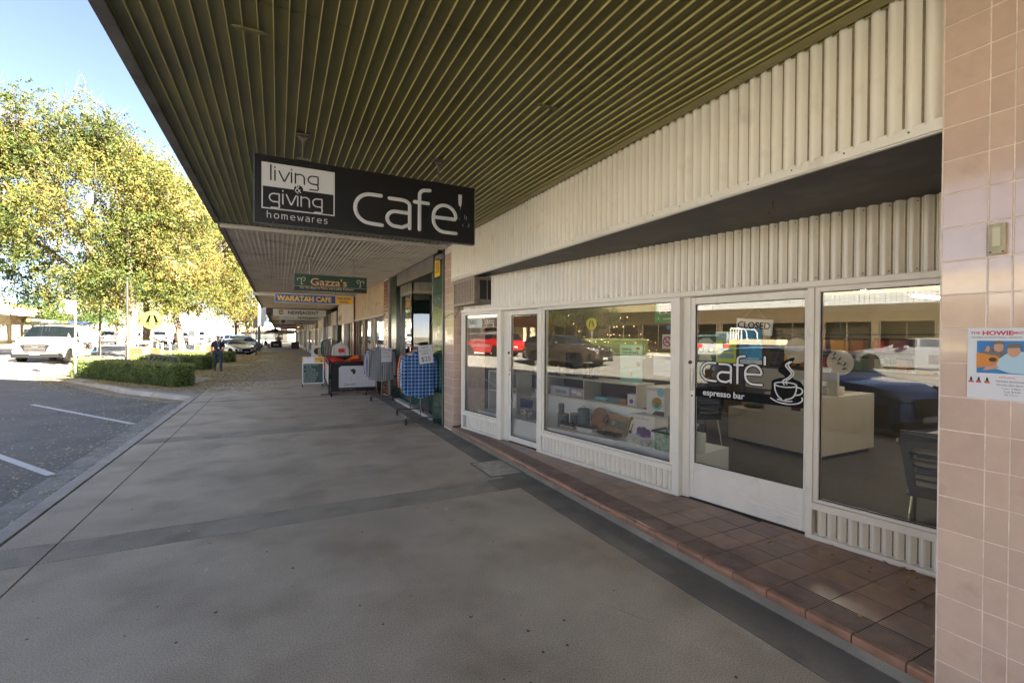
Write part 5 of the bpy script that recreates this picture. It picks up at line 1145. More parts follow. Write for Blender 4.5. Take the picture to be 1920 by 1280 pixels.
def car(label, cat, loc, rz, L_, W_, top, belt, wheels, side, wscr, rscr, pm, wr=.32, bot=.2, pillars=(), name='parked_car', front=None, rims=None, group=None, nose_r=.75, details=True, roofw=.74, lamp_h=(.6,.78), grille=(.35,.62), text_side=None):
    """local frame: +x is the nose (x=0 nose .. -L tail). top/belt: [(x from nose, z)]"""
    t = thing(name, label, cat, loc, rz, group)
    hw = W_/2; top = smooth_pts(top, 4); xs = sorted(set([round(L_*i/64, 3) for i in range(65)]+[round(p[0], 3) for p in top]+list(wscr)+list(rscr)+[x for s_ in side for x in s_]+list(pillars)))
    xs2 = [xs[0]]
    for x in xs[1:]:
        if x-xs2[-1] > .012: xs2.append(x)
    xs = xs2
    NL, NS, NT = 7, 5, 6           # rows: lower side, glasshouse side, top half
    rows = []
    for x in xs:
        zt = interp(x, top); zb = min(interp(x, belt), zt-.015); e = min(x, L_-x)
        wf = nose_r+(1-nose_r)*sst(0, .75, e) if x < L_/2 else .84+.16*sst(0, .55, e)
        w = hw*wf; zbot = bot+.10*(1-sst(0, .5, e)); sec = [(0, zbot)]
        for j in range(NL): 
            v = j/(NL-1); z = zbot+(zb-zbot)*v; sec.append((w*(.93+.07*math.sin(min(1, v*1.5)*math.pi/2))-(.03*w if v > .8 else 0)*(v-.8)*5, z))
        gh = max(0, zt-zb); f = sst(.05, .45, gh); wt = w*(.93*(1-f)+roofw*f)
        for j in range(1, NS+1):
            v = j/NS; sec.append((sec[NL][0]+(wt-sec[NL][0])*v**1.15, zb+(zt-.05*min(1,gh*3)-zb)*v))
        wl, zl = sec[-1]
        for j in range(1, NT+1):
            v = j/NT; sec.append((wl*(1-v), zl+(zt-zl)*math.sin(v*math.pi/2)**.75))
        rows.append(sec)
    K = len(rows[0]); V = []; idx = {}
    for i, sec in enumerate(rows):
        for s_ in (1, -1):
            for j, (y, z) in enumerate(sec):
                x = xs[i]
                if 0 < j <= NL:
                    for wx in wheels:   # snap to arch circle
                        dx, dz = x-wx, z-wr; d = math.hypot(dx, dz); ra = wr*1.16
                        if abs(d-ra) < .055 and d > 1e-6: x = wx+dx/d*ra; z = wr+dz/d*ra
                idx[(i, s_, j)] = len(V); V.append((-x, s_*y, z))
    groups = {'body': [], 'window': [], 'windscreen': [], 'rear_screen': []}
    for i in range(len(xs)-1):
        xm = (xs[i]+xs[i+1])/2
        for s_ in (1, -1):
            for j in range(K-1):
                q = [idx[(i, s_, j)], idx[(i+1, s_, j)], idx[(i+1, s_, j+1)], idx[(i, s_, j+1)]]
                zc = sum(V[k][2] for k in q)/4
                if 0 < j < NL+1 and any(math.hypot(sum(-V[k][0] for k in q)/4-wx, zc-wr) < wr*1.14 for wx in wheels): continue
                g = 'body'
                if NL < j < NL+NS and any(a < xm < b for a, b in side) and not any(abs(xm-p_) < .045 for p_ in pillars): g = 'window'
                elif j >= NL+NS and wscr[0] < xm < wscr[1]: g = 'windscreen'
                elif j >= NL+NS and rscr[0] < xm < rscr[1]: g = 'rear_screen'
                groups[g].append(q if s_ == 1 else q[::-1])
    # nose and tail caps
    def cap(i, bulge):
        sec = rows[i]; n = 8; c0 = len(V)
        for j in range(K):
            y, z = sec[j]
            for k in range(n+1):
                u = -1+2*k/n; V.append((-xs[i]+bulge*(1-u*u)*math.sin(math.pi*min(1,max(0,(j/(K-1)))*.9+.05)), y*u, z))
        for j in range(K-1):
            for k in range(n): a = c0+j*(n+1)+k; groups['body'].append([a, a+1, a+n+2, a+n+1])
    cap(0, .07); cap(len(xs)-1, -.03)
    def mk(nm, fs, m_, p, sm='all'):
        used = sorted({k for f in fs for k in f}); mp = {k: i for i, k in enumerate(used)}; mb = MB(); mb.add([V[k] for k in used], [[mp[k] for k in f] for f in fs]); return mb.build(nm, m_, p, smooth=True)
    mk('body', groups['body'], pm, t)
    for g in ('window', 'windscreen', 'rear_screen'):
        for part_ in ([[f for f in groups[g] if V[f[0]][1] > 0], [f for f in groups[g] if V[f[0]][1] <= 0]] if g == 'window' else [groups[g]]):
            if part_: mk(g, part_, M_cglass, t)
    mb = MB(); mb.box(-L_+.15,-hw*.86,bot+.02,-.15,hw*.86,wr*2.0); mb.build('underbody', M_cblk, t)
    for wx in wheels:
        for s_ in (-1, 1):
            y0 = s_*(hw-.01); w_ = MB(); w_.lathe([(wr*.6,-.2),(wr*.93,-.2),(wr,-.17),(wr,-.04),(wr*.94,0),(wr*.62,.0)] if s_ > 0 else [(wr*.6,.2),(wr*.93,.2),(wr,.17),(wr,.04),(wr*.94,0),(wr*.62,0)], (-wx, y0, wr), 28, 'y')
            wo = w_.build('wheel', M_tyre, t, smooth=True)
            r_ = MB(); r_.lathe([(0,-.03*s_),(wr*.12,-.02*s_),(wr*.14,-.05*s_),(wr*.6,-.075*s_),(wr*.64,-.01*s_),(wr*.58,-.01*s_)], (-wx, y0, wr), 28, 'y')
            for k in range(5):
                a = k*2*math.pi/5; r_.bar((-wx+math.cos(a)*wr*.08, y0-.02*s_, wr+math.sin(a)*wr*.08), (-wx+math.cos(a)*wr*.62, y0-.02*s_, wr+math.sin(a)*wr*.62), .05, .03, up=(0,1,0))
            r_.build('rim', rims or M_rim, wo)
            if details: MB().lathe([(0,-.1*s_),(wr*.56,-.1*s_),(wr*.56,-.085*s_),(0,-.085*s_)], (-wx, y0, wr), 16, 'y').build('brake', M_cblk, wo)
    wn = hw*nose_r
    zf = interp(0, top)
    mb = MB(); mb.poly([(-wn*.45,grille[0]+.02),(wn*.45,grille[0]+.02),(wn*.62,grille[1]-.03),(wn*.58,grille[1]),(-wn*.58,grille[1]),(-wn*.62,grille[1]-.03)], .0, .075, 'yz'); mb.build('grille', M_cblk, t, bevel=.006)
    for s_ in (-1, 1):
        a, b = lamp_h; mb = MB(); mb.add([(.0,s_*wn*.62,a),(-.05,s_*wn*1.0,a+.02),(-.38,s_*hw*.955,b-.02),(-.32,s_*hw*.93,b+.03),(-.09,s_*wn*.95,b),(.0,s_*wn*.64,b-.06),(.05,s_*wn*.62,a),(.03,s_*wn*1.02,a+.02),(-.34,s_*hw*.985,b-.02)], [(6,5,4,7),(7,4,3,8),(0,6,7,1),(1,7,8,2),(6,0,5),(8,3,2)]); mb.build('headlight', M_lamp, t, bevel=.004)
        mb = MB(); zb2 = interp(L_, belt); mb.box(-L_-.02,s_*hw*.60,zb2-.26,-L_+.22,s_*hw*.90,zb2-.05); mb.build('tail_light', M_tail, t, bevel=.02)
        mx = wscr[1]-.02 if True else 0; zb3 = interp(mx, belt)+.04; mb = MB(); mb.box(-mx-.12,s_*(hw-.02),zb3,-mx+.05,s_*(hw+.17),zb3+.13); mb.build('mirror', pm, t, bevel=.03, seg=3)
    MB().box(.068,-.19,grille[0]-.06,.078,.19,grille[0]+.04).build('number_plate', M_plate, t); MB().box(-L_-.04,-.19,.62,-L_-.03,.19,.72).build('number_plate', M_plate, t)
    mb = MB(); mb.box(-.35,-wn*.95,bot+.02,.045,wn*.95,bot+.16); mb.build('lower_bumper', M_cblk, t, bevel=.03); MB().box(-L_-.02,-hw*.8,bot+.03,-L_+.3,hw*.8,bot+.2).build('rear_bumper', M_cblk, t, bevel=.03)
    if details:
        mb = MB()
        for s_ in (-1, 1):
            for p_ in list(pillars)[:2]:
                y = s_*(hw*.985+.001); zz = interp(p_+.1, belt)-.10; mb.box(-p_-.26,y-.012,zz,-p_-.1,y+.02,zz+.025)
        if pillars: mb.build('door_handles', pm, t)
    return t
HT = lambda h: [(0,.62),(.12,.74),(.5,.86),(1.0,.95),(1.15,.99),(1.55,h*.83),(1.95,h*.965),(2.4,h),(3.0,h*.985),(3.5,h*.93),(3.85,h*.80),(4.1,h*.66),(4.2,.8),(4.25,.6)]
HB = [(0,.55),(.5,.78),(1.2,.88),(2.6,.93),(3.6,.98),(4.25,.9)]
def hatch(label, loc, rz, pm, h=1.47, L_=4.25, W_=1.78, group=None, cat='car', wr=.31, **kw):
    k = L_/4.25
    return car(label, cat, loc, rz, L_, W_, [(x*k, z) for x, z in HT(h)], [(x*k, z*h/1.47) for x, z in HB], (.86*k, 3.46*k), ((1.5*k,3.75*k),), (1.17*k,1.93*k), (3.42*k,4.05*k), pm, wr=wr, pillars=(2.35*k,3.2*k), group=group, **kw)
def sedan(label, loc, rz, pm, h=1.45, L_=4.7, W_=1.8, group=None, **kw):
    tp = [(0,.6),(.12,.72),(.6,.86),(1.15,.93),(1.35,.98),(1.85,h*.88),(2.2,h*.98),(2.6,h),(3.1,h*.985),(3.6,h*.86),(3.95,1.06),(4.35,1.02),(4.6,.96),(4.7,.6)]
    return car(label, 'car', loc, rz, L_, W_, tp, [(0,.55),(.6,.8),(1.35,.88),(3.9,.96),(4.7,.88)], (.9,3.65), ((1.7,3.7),), (1.38,2.15), (3.15,3.9), pm, pillars=(2.55,3.35), group=group, **kw)
def wagon(label, loc, rz, pm, h=1.7, L_=4.6, W_=1.85, group=None, wr=.36, **kw):
    tp = [(0,.72),(.1,.88),(.5,1.0),(1.15,1.06),(1.3,1.12),(1.75,h*.88),(2.1,h*.975),(2.6,h),(3.6,h*.985),(4.1,h*.95),(4.4,h*.80),(4.55,h*.6),(4.6,.6)]
    k = L_/4.6
    return car(label, 'car', loc, rz, L_, W_, [(x*k, z) for x, z in tp], [(0,.7),(.5,.92),(1.3,1.03),(3.6,1.1),(4.6,1.05)], (.92*k,3.62*k), ((1.62*k,4.25*k),), (1.33*k,2.05*k), (4.08*k,4.5*k), pm, wr=wr, bot=.26, pillars=(2.5*k,3.35*k), group=group, lamp_h=(.74,.92), grille=(.45,.78), **kw)
# --- van
VT = [(0,.72),(.05,.98),(.25,1.1),(.75,1.22),(.95,1.3),(1.35,1.6),(1.7,1.83),(2.1,1.92),(3.0,1.94),(4.6,1.92),(4.95,1.86),(5.08,1.5),(5.15,.9)]
vp = (-10.6+.2, 30.1, road_z(-10.6)); P_white = paint('white', (.2,.205,.21), 0)
vhead = math.atan2(-1, -.03)
va = car('white work van with roof racks and black lettering driving over the crossing', 'van', vp, vhead, 5.15, 1.92, VT, [(0,.7),(.25,.98),(.9,1.08),(2,1.12),(5.15,1.12)], (.95,4.15), ((1.25,2.15),), (.93,1.72), (4.96,5.1), P_white, wr=.335, bot=.28, name='work_van', nose_r=.86, rims=M_rimd, lamp_h=(.82,1.0), grille=(.5,.92), roofw=.82, pillars=())
text('lettering', 'TIMES', .5, M_cblk, va, (-2.5-.0,.972,.62), (R(90),0,R(180)), ext=.002, off=.012, sx=.9)
MB().box(-4.6,.955,.42,-1.5,.962,.47).build('blue_stripe', M_blue, va)
mb = MB(); mb.lathe([(.10,0),(.10,.012),(0,.012)], (0,0,0), 20, 'x', .5); o = mb.build('badge', M_chrome, va, (.07,0,.8))
mb = MB(); 
for i in range(5): mb.box(.07,-.38,.55+.07*i,.082,.38,.562+.07*i)
mb.build('grille_bars', M_rimd, va)
mb = MB(); mb.box(-.55,-.86,.28,.07,.86,.48); mb.build('bumper', M_cblk, va, bevel=.05, seg=3)
rk = MB()
for x in (-1.9,-3.0,-4.2): rk.box(x-.025,-.8,1.97,x+.025,.8,2.0); rk.box(x-.025,-.8,1.9,x+.025,-.77,1.97); rk.box(x-.025,.77,1.9,x+.025,.8,1.97)
rk.build('roof_rack', M_dpole, va)
def roof_item(nm, lb, mb, m_):
    o = mb.build(nm, m_, None, smooth=True); o.matrix_world = Matrix.Translation(vp) @ Matrix.Rotation(vhead, 4, 'Z'); return tag(o, lb, nm.replace('_', ' '))
roof_item('conduit_tube', 'long grey plastic tube on the van roof, orange capped at the front', MB().cyl((-.9,-.55,2.10),(-4.3,-.55,2.10),.075,14), M_gal)
roof_item('tube_cap', 'orange cap closing the front of the tube on the van roof', MB().cyl((-.78,-.55,2.10),(-.9,-.55,2.10),.082,14), M_orp)
for i, (y, x0, x1, m_, c) in enumerate(((-.25,-1.5,-4.4,M_gal,'silver aluminium'),(.05,-1.9,-3.6,M_green,'green'),(.3,-2.2,-4.5,M_yellow,'yellow'),(.6,-1.9,-4.6,M_navy,'dark blue'))):
    mb = MB(); mb.box(x0,y-.09,2.0,x1,y-.05,2.1); mb.box(x0,y+.05,2.0,x1,y+.09,2.1)
    k = int(abs(x1-x0)/.3)
    for j in range(k): mb.box(x0-.15-.3*j,y-.05,2.03,x0-.18-.3*j,y+.05,2.06)
    roof_item('ladder', c+' ladder strapped to the roof rack of the white van', mb, m_)
# --- cars parked nose-in along our kerb
G1 = 'cars parked nose-in beyond the hedges'
pr_ang = math.atan2(-.8, .58)
P_sil = paint('silver', (.42,.44,.47), .6); P_beige = paint('champagne', (.42,.41,.33), .5); P_lblue = paint('pale_blue', (.2,.38,.6), .4); P_dgrey = paint('grey', (.1,.11,.12), .5); P_blue = paint('blue', (.035,.12,.34), .2); P_red = paint('red', (.32,.008,.01), .35); P_brn = paint('brown', (.045,.036,.034), .5); P_blk2 = paint('black', (.012,.013,.015), .3)
hatch('silver hatchback nearest the hedges, parked nose towards the footpath', (-2.55,47.2,-.125), pr_ang, P_sil, group=G1, h=1.5)
sedan('champagne sedan with yellow number plate, second in the parked row', (-2.5,51.0,-.125), pr_ang, P_beige, group=G1)
wagon('pale blue van-like wagon third in the parked row', (-2.5,54.8,-.125), pr_ang, P_lblue, h=1.85, group=G1)
wagon('bright blue utility wagon fourth in the parked row', (-2.45,58.6,-.125), pr_ang, P_blue, h=1.8, group=G1)
wagon('dark grey four wheel drive fifth in the parked row', (-2.45,63.5,-.125), pr_ang, P_dgrey, h=1.8, group=G1)
sedan('dark sedan at the far end of the parked row', (-2.45,68.5,-.125), pr_ang, P_blk2, group=G1)
sedan('white sedan parked beyond the dark one near the umbrella', (-2.45,73.5,-.125), pr_ang, P_white, group=G1)
# --- across the road
G2 = 'vehicles parked across the road'
wagon('dark grey four wheel drive with red tail lamps across the road behind the van', (-21.4,83.5,.33), R(105), P_dgrey, h=1.85, L_=4.8, group=G2)
wagon('white wagon beside the dark four wheel drive across the road', (-18.6,83.5,.33), R(105), P_white, h=1.75, group=G2)
wagon('white four wheel drive half hidden by the big elm trunk', (-15.8,83.5,.33), R(105), P_white, h=1.9, group=G2)
wagon('black station wagon right of the elm trunk across the road', (-13.4,84,.33), R(105), P_blk2, h=1.8, group=G2)
# box truck (tan) left, tipper truck (white)
def truck(label, loc, rz, box_m, h=2.9, L_=6.5, cab=M_wpl):
    t = thing('truck', label, 'truck', loc, rz); MB().box(-L_,-1.15,.95,-1.9,1.15,h).build('load_body', box_m, t, bevel=.03); MB().box(-L_,-1.18,.82,-1.9,1.18,.94).build('tray_edge', M_wpl, t)
    mb = MB(); mb.poly([(0,.5),(0,1.35),(-.35,2.1),(-1.8,2.25),(-1.8,.5)], -1.0, 1.0, 'xz'); mb.build('cab', cab, t, bevel=.06, seg=3); MB().poly([(.015,1.38),(-.3,2.05),(-.34,2.05),(-.03,1.38)], -.9, .9, 'xz').build('windscreen', M_cglass, t)
    for s_ in (-1,1): MB().box(-1.4,s_*1.0-.01,1.35,-.5,s_*1.0+.01,2.0).build('window', M_cglass, t)
    MB().box(-L_,-.5,.55,-.2,.5,.8).build('chassis', M_cblk, t)
    for x in (-.95,-L_+1.3):
        for s_ in (-1,1): MB().lathe([(.25,-.28*s_),(.45,-.28*s_),(.48,-.2*s_),(.48,-.04*s_),(.42,0),(.0,0)], (x, s_*1.1, .48), 24, 'y').build('wheel', M_tyre, t, smooth=True)
    return t
truck('tan canvas covered truck partly hidden behind the white van at the left edge', (-22.5,48,.33), R(90), mat('tan_canvas', (.42,.31,.2), .85, nv=.15, ns=1), h=2.55, L_=7.5)
truck('white tipper truck parked far across the road between the two tree trunks', (-13.5,105,.33), R(165), P_white, h=3.4)
# --- vehicles seen in the shop window reflections
vb = math.atan2(-.86, .42)
wagon('bright blue small four wheel drive parked beside the kerb, reflected in the cafe door', (-2.55,1.7,-.125), vb, P_blue, h=1.62, L_=4.25, W_=1.8, wr=.34)
wagon('dark brown people mover driving past, reflected in the display window', (-10.7,13.2,.25), R(-87), P_brn, h=1.55, L_=4.8, W_=1.85, wr=.33)
wagon('red four wheel drive crossing, reflected in the leftmost window', (-14.8,27.3,.33), R(92), P_red, h=1.68, L_=4.6, W_=1.84, wr=.36)
wagon('white hatchback seen from behind, reflected above the cafe lettering', (-30.5+8.6,13.2,.33), R(150), P_white, h=1.55, L_=4.3)
sedan('silver old wagon passing on the far side, reflected in the right window', (-19.4,5.0,.33), R(92), P_sil, h=1.42)
# tray ute
ut = thing('utility_truck', 'white tray utility with ladder rack, reflected in the right window', 'utility truck', (-22,13.5,.33), R(92))
MB().box(-5.0,-.95,.98,-2.4,.95,1.28).build('tray', mat('cream_tray', (.55,.5,.36), .5), ut, bevel=.01); mb = MB(); mb.poly([(0,.5),(0,.95),(-1.2,1.1),(-1.6,1.7),(-2.3,1.72),(-2.35,.5)], -.88, .88, 'xz'); mb.build('cab', P_white, ut, bevel=.06, seg=3)
for s_ in (-1,1): MB().poly([(-1.35,1.15),(-1.65,1.62),(-2.2,1.64),(-2.22,1.15)], s_*.885-.008, s_*.885+.008, 'xz').build('window', M_cglass, ut)
mb = MB()
for y in (-.85,-.4,0,.4,.85): mb.cyl((-2.45,y,1.28),(-2.45,y,1.95),.025,6)
mb.tube([(-2.45,-.88,1.28),(-2.45,-.88,1.85),(-2.45,-.8,1.95),(-2.45,.8,1.95),(-2.45,.88,1.85),(-2.45,.88,1.28)], .03, 6); mb.tube([(-2.45,-.88,1.9),(-3.2,-.88,1.88),(-3.35,-.88,1.7),(-3.4,-.88,1.28)], .03, 6); mb.tube([(-2.45,.88,1.9),(-3.2,.88,1.88),(-3.35,.88,1.7),(-3.4,.88,1.28)], .03, 6); mb.build('ladder_rack', M_wpl, ut)
for x in (-.85,-4.0):
    for s_ in (-1,1): MB().lathe([(.2,-.2*s_),(.33,-.2*s_),(.35,-.15*s_),(.35,-.04*s_),(.3,0),(0,0)], (x,s_*.88,.35), 24, 'y').build('wheel', M_tyre, ut, smooth=True)
MB().box(-4.9,-.4,.5,-.3,.4,.95).build('chassis', M_cblk, ut)
# ================================================================== OPPOSITE SIDE OF THE STREET
M_w1 = mat('opp_white', (.6,.57,.5), .8, nv=.08, ns=1); M_w2 = mat('opp_cream', (.55,.47,.34), .8, nv=.1, ns=1); M_w3 = mat('opp_tan', (.42,.3,.18), .8, nv=.12, ns=1); M_w4 = mat('opp_brick', (.3,.14,.09), .85, nv=.2, ns=3); M_w5 = mat('opp_olive', (.25,.22,.12), .8, nv=.15, ns=1)
M_ogl = mat('opp_glass', (.03,.035,.035), .06, spec=.8, coat=.5); M_ocor = mat('opp_corrugated', (.5,.52,.52), .5, nv=.05); M_under = mat('opp_awning_under', (.4,.36,.28), .8)
def opp_shop(y0, y1, h, wm, label, aw_z=3.6, fh=.55, fasc=None, bays=3, parapet=True, col=M_w2, deco=0, ax=-25.6):
    t = thing('opposite_shop', label, 'building', (-29.2, y0, .45)); n = y1-y0
    MB().box(-8,0.02,3.0,0,n-.02,h).build('upper_wall', wm, t); MB().box(-8,0.02,0,-7.8,n-.02,3).build('back_wall', M_iwall, t)
    MB().box(-.3,0.02,2.35,.02,n-.02,2.999).build('lintel', col, t)
    if parapet: MB().box(-.4,-.0+.03,h,.12,n-.03,h+.25).build('parapet', wm, t)
    w = n/bays
    for i in range(bays+1): yy = min(max(.02, i*w-.15), n-.32); MB().box(-.3,yy,0,.03,yy+.3,2.349).build('pier', col, t)
    for i in range(bays):
        a, b = i*w+.17, (i+1)*w-.2; MB().box(-.15,a,0,-.02,b,.45).build('stall_riser', wm, t)
        fr = MB(); fr.box(-.1,a,.45,-.04,a+.05,2.34); fr.box(-.1,b-.05,.45,-.04,b,2.34); fr.box(-.1,(a+b)/2-.02,.45,-.04,(a+b)/2+.02,2.34); wn = fr.build('window', M_alum, t); MB().quad((-.07,a,.45),(-.07,b,.45),(-.07,b,2.34),(-.07,a,2.34)).build('glass_pane', FGLASS, wn)
    if h > 5.5:
        for i in range(max(2, int(n/3.2))):
            yy = (i+.5)*n/max(2, int(n/3.2)); f = MB(); f.box(.0,yy-.55,4.7,.05,yy+.55,4.78); f.box(.0,yy-.55,6.0,.05,yy+.55,6.08); f.box(0,yy-.55,4.78,.05,yy-.48,6.0); f.box(0,yy+.48,4.78,.05,yy+.55,6.0); wn = f.build('window', M_alum, t); MB().box(.002,yy-.48,4.78,.02,yy+.48,6.0).build('pane', M_ogl, wn)
    MB().box(.03,.04,aw_z-.1,29.2+ax,n-.04,aw_z).build('awning_roof', M_under, t)
    f = MB(); k = int(n/.12); x = 29.2+ax
    if fasc is None:
        for i in range(k): f.box(x,.04+i*.12,aw_z-fh*.6,x+.03+.02*(i % 2),.04+(i+1)*.12-.004,aw_z+fh*.4)
    else: f.box(x,.04,aw_z-fh*.6,x+.05,n-.04,aw_z+fh*.4)
    f.build('awning_fascia', fasc or M_ocor, t)
    MB().box(-4.5,.1,0,-1.2,n-.1,.02).build('display_floor', M_carpet, t)
    for i in range(bays): MB().box(-1.1,i*w+.4,.5,-.7,(i+1)*w-.5,1.0+.5*((i*7+int(y0)) % 3)).build('display_stand', [M_w4, M_w5, M_w1][(i+int(y0)) % 3], t)
    return t
opp_shop(-30,-16,5.0, M_w2, 'low cream shop across the road farthest behind the camera'); opp_shop(-16,-4,6.8, M_w3, 'tan two storey shop across the road behind the camera', col=M_w1)
opp_shop(-4,8,4.6, M_w1, 'white shop with long corrugated awning across the road, reflected in the right window', fh=.62, bays=4); opp_shop(8,18,4.6, M_w2, 'cream shop with corrugated awning across the road, reflected in the cafe door', fh=.62, bays=3)
opp_shop(18,28,5.4, M_w5, 'olive coloured shop across the road, reflected in the display window', fasc=M_w5, col=M_w5); opp_shop(28,38,6.8, M_w4, 'red brick two storey shop across the road opposite the crossing', fasc=M_w1, col=M_w4)
opp_shop(38,50,5.2, M_w1, 'white shop across the road beside the red brick one', fasc=M_w1)
opp_shop(50,66,5.6, M_w1, 'long white fronted shop with deep awning at the left edge of the photo', aw_z=3.9, fasc=M_w1, fh=1.5, col=mat('pale_green_trim', (.25,.33,.25), .6), bays=5)
opp_shop(66,78,5.4, M_w2, 'cream shop mostly hidden by the low green tree', fasc=M_w1); opp_shop(78,90,4.8, M_w3, 'tan brick shop with red signs behind the parked four wheel drives', fasc=M_w2, col=M_w3, bays=4); opp_shop(90,102,4.2, M_w1, 'small white shop with green trim behind the elm trunk', fasc=mat('opp_green', (.02,.2,.1), .5))
hs = thing('white_building', 'plain white rendered hall across the far intersection', 'building', (-26,118,.3)); MB().box(0,0,0,14,10,6.5).build('wall', M_w1, hs); MB().box(9,-.05,1.2,10.2,-.001,2.4).build('window', M_ogl, hs); MB().poly([(-.4,6.5),(14.4,6.5),(7,9.2)], -.3, 10, 'xz').build('roof', M_w2, hs)
hs = thing('white_building', 'white single storey building with red awning at the end of the street', 'building', (-9,128,.1)); MB().box(0,0,0,11,9,4.6).build('wall', M_w1, hs); MB().box(0,-1.6,2.9,11,0,3.05).build('awning', M_w4, hs); MB().box(1,-.05,.5,10,-.001,2.4).build('window', M_ogl, hs)
hs = thing('white_building', 'cream building with tan roof closing the end of the arcade view', 'building', (2.8,122,.1)); MB().box(0,0,0,16,9,5.2).build('wall', M_w2, hs); MB().poly([(-.4,5.2),(16.4,5.2),(8,7.4)], -.3, 9.3, 'xz').build('roof', M_w3, hs); MB().box(1,-.05,.8,5,-.001,2.4).build('window', M_ogl, hs)
MBS = thing('white_building', 'pale church-like building glimpsed between tree trunks', 'building', (-42,135,.3)); MB().box(0,0,0,12,9,7).build('wall', M_w1, MBS); MB().poly([(-.4,7),(12.4,7),(6,11)], -.3, 9.3, 'xz').build('roof', M_w3, MBS)
# ================================================================== INSIDE THE CAFE WINDOWS
M_plat = mat('display_white', (.82,.85,.86), .35, nv=.04, ns=3); M_card = mat('carton_white', (.66,.66,.66), .5); M_dcard = mat('carton_dark', (.02,.03,.04), .4); M_canis = mat('canister_grey', (.12,.15,.17), .45); M_bam = mat('bamboo', (.45,.3,.15), .5, nv=.2, ns=20)
M_acac = mat('acacia', (.3,.15,.06), .45, col2=(.13,.06,.025), ns=9); M_oak = mat('oak_board', (.45,.27,.12), .5, col2=(.25,.13,.05), ns=7); M_cer = mat('white_ceramic', (.75,.75,.74), .15, coat=.5); M_gold = mat('gold_metal', (.75,.5,.12), .2, metal=1); M_brown = mat('brown_panel', (.06,.035,.02), .5)
M_lblue = mat('light_blue_enamel', (.25,.5,.6), .25); M_food = mat('food_orange', (.5,.22,.05), .6, nv=.5, ns=60); M_greenp = mat('print_green', (.08,.25,.06), .6, nv=.5, ns=50); M_purple = mat('print_purple', (.14,.08,.22), .5, nv=.4, ns=50); M_silv = mat('brushed_pot', (.55,.55,.55), .22, metal=1)
M_sage = mat('teapot_sage', (.3,.32,.25), .3); M_leafp = mat('palm_print', (.6,.65,.62), .5, col2=(.06,.25,.09), ns=16)
def shop_thing(name, label, cat, u, o, z, rz=0, group=None): return thing(name, label, cat, SW(u, o, z), SRZ+rz, group)
dp = shop_thing('display_platform', 'low white display platform running behind the shop window', 'display stand', 0, 0, 0)
MB().poly([(-5.0,.11),(-3.34,.11),(-3.2,.07),(-1.19,.32),(-1.19,.98),(-5.0,.98)], .12, .45, 'xy').build('platform', M_plat, dp, bevel=.003)
MB().box(-4.9,.73,.452,-1.95,.75,.765).build('back_panel', M_plat, dp); MB().box(-1.6,.5,.452,-1.19,.52,.66).build('end_panel', M_plat, dp)
cu = shop_thing('cube_shelf', 'pale cube shelf with dark backs holding boxed kitchenware behind the window', 'shelf', 0, 0, .765)
mb = MB(); mb.box(-4.9,.70,0,-2.22,1.05,.018); mb.box(-4.9,.70,.285,-2.22,1.05,.303)
for u in (-4.9,-3.95,-3.16,-2.24): mb.box(u,.70,.018,u+.018,1.05,.285)
mb.build('carcass', mat('shelf_cream', (.6,.58,.48), .4), cu); MB().box(-4.9,1.052,0,-2.22,1.06,.30).build('back', M_brown, cu)
ws_ = shop_thing('box_shelf', 'white open box shelf standing in the leftmost window', 'shelf', -5.05, .35, .452)
mb = MB(); 
for z in (-.02,.30,.62): mb.box(0,0,z,.8,.3,z+.02)
mb.box(0,0,0,.02,.3,.62); mb.box(.78,0,0,.8,.3,.62); mb.build('carcass', M_card, ws_)
def carton(name, label, u, o, z, w, h, d, m_=M_card, rz=0, cat='box'):
    t = shop_thing(name, label, cat, u, o, z, rz); MB().box(0,0,0,w,d,h).build('carton', m_, t, bevel=.002, seg=1); return t
def disc(mb, x, z, r, y=-.003, ry=None, n=20):
    ry = ry or r; mb.poly([(x+r*math.cos(2*math.pi*k/n), z+ry*math.sin(2*math.pi*k/n)) for k in range(n)], y, y+.0025)
    return mb
# door bay
c = carton('plate_set_box', 'slate blue box printed with white plates behind the narrow door', -4.30,.75,.765,.26,.26,.18, mat('slate_print', (.1,.16,.2), .5)); disc(MB(), .11,.13,.06).build('plate_print', M_cer, c); disc(MB(), .18,.10,.04,-.006).build('plate_print', M_cer, c); MB().box(.0,-.003,.0,.26,-.0005,.05).build('lower_print', M_cer, c)
def canister(u, o, z, r, h, m_, label, lid=True, name='canister', sy=1.0):
    t = shop_thing(name, label, 'canister', u, o, z); MB().lathe([(0,0),(r*.98,0),(r,.006),(r,h),(r*.97,h+.001),(0,h+.001)], (0,0,0), 28, 'z', sy).build('body', m_, t, smooth=True)
    if lid: MB().lathe([(0,h+.001),(r*1.01,h+.001),(r*1.01,h+.012),(r*.98,h+.015),(0,h+.015)], (0,0,0), 28, 'z', sy).build('lid', M_bam, t, smooth=True)
    return t
canister(-4.02,.83,.765,.07,.2,mat('dark_tin',(.03,.05,.06),.4),'dark tin canister beside the plate box', False); canister(-4.0,.66,.765,.05,.11,M_cer,'white patterned mug carton in front of the dark tin', False)
canister(-4.35,.9,1.068,.09,.2,M_card,'tall pale cylinder standing on the shelf top behind the narrow door', False)
c = carton('cookware_box', 'navy and white cookware box with sparkle print behind the saucepan', -4.3,.42,.452,.36,.25,.2, M_card); MB().box(0,-.003,.11,.36,-.0005,.25).build('navy_print', M_navy, c); disc(MB(), .1,.05,.015,-.004).build('mark', M_blk, c)
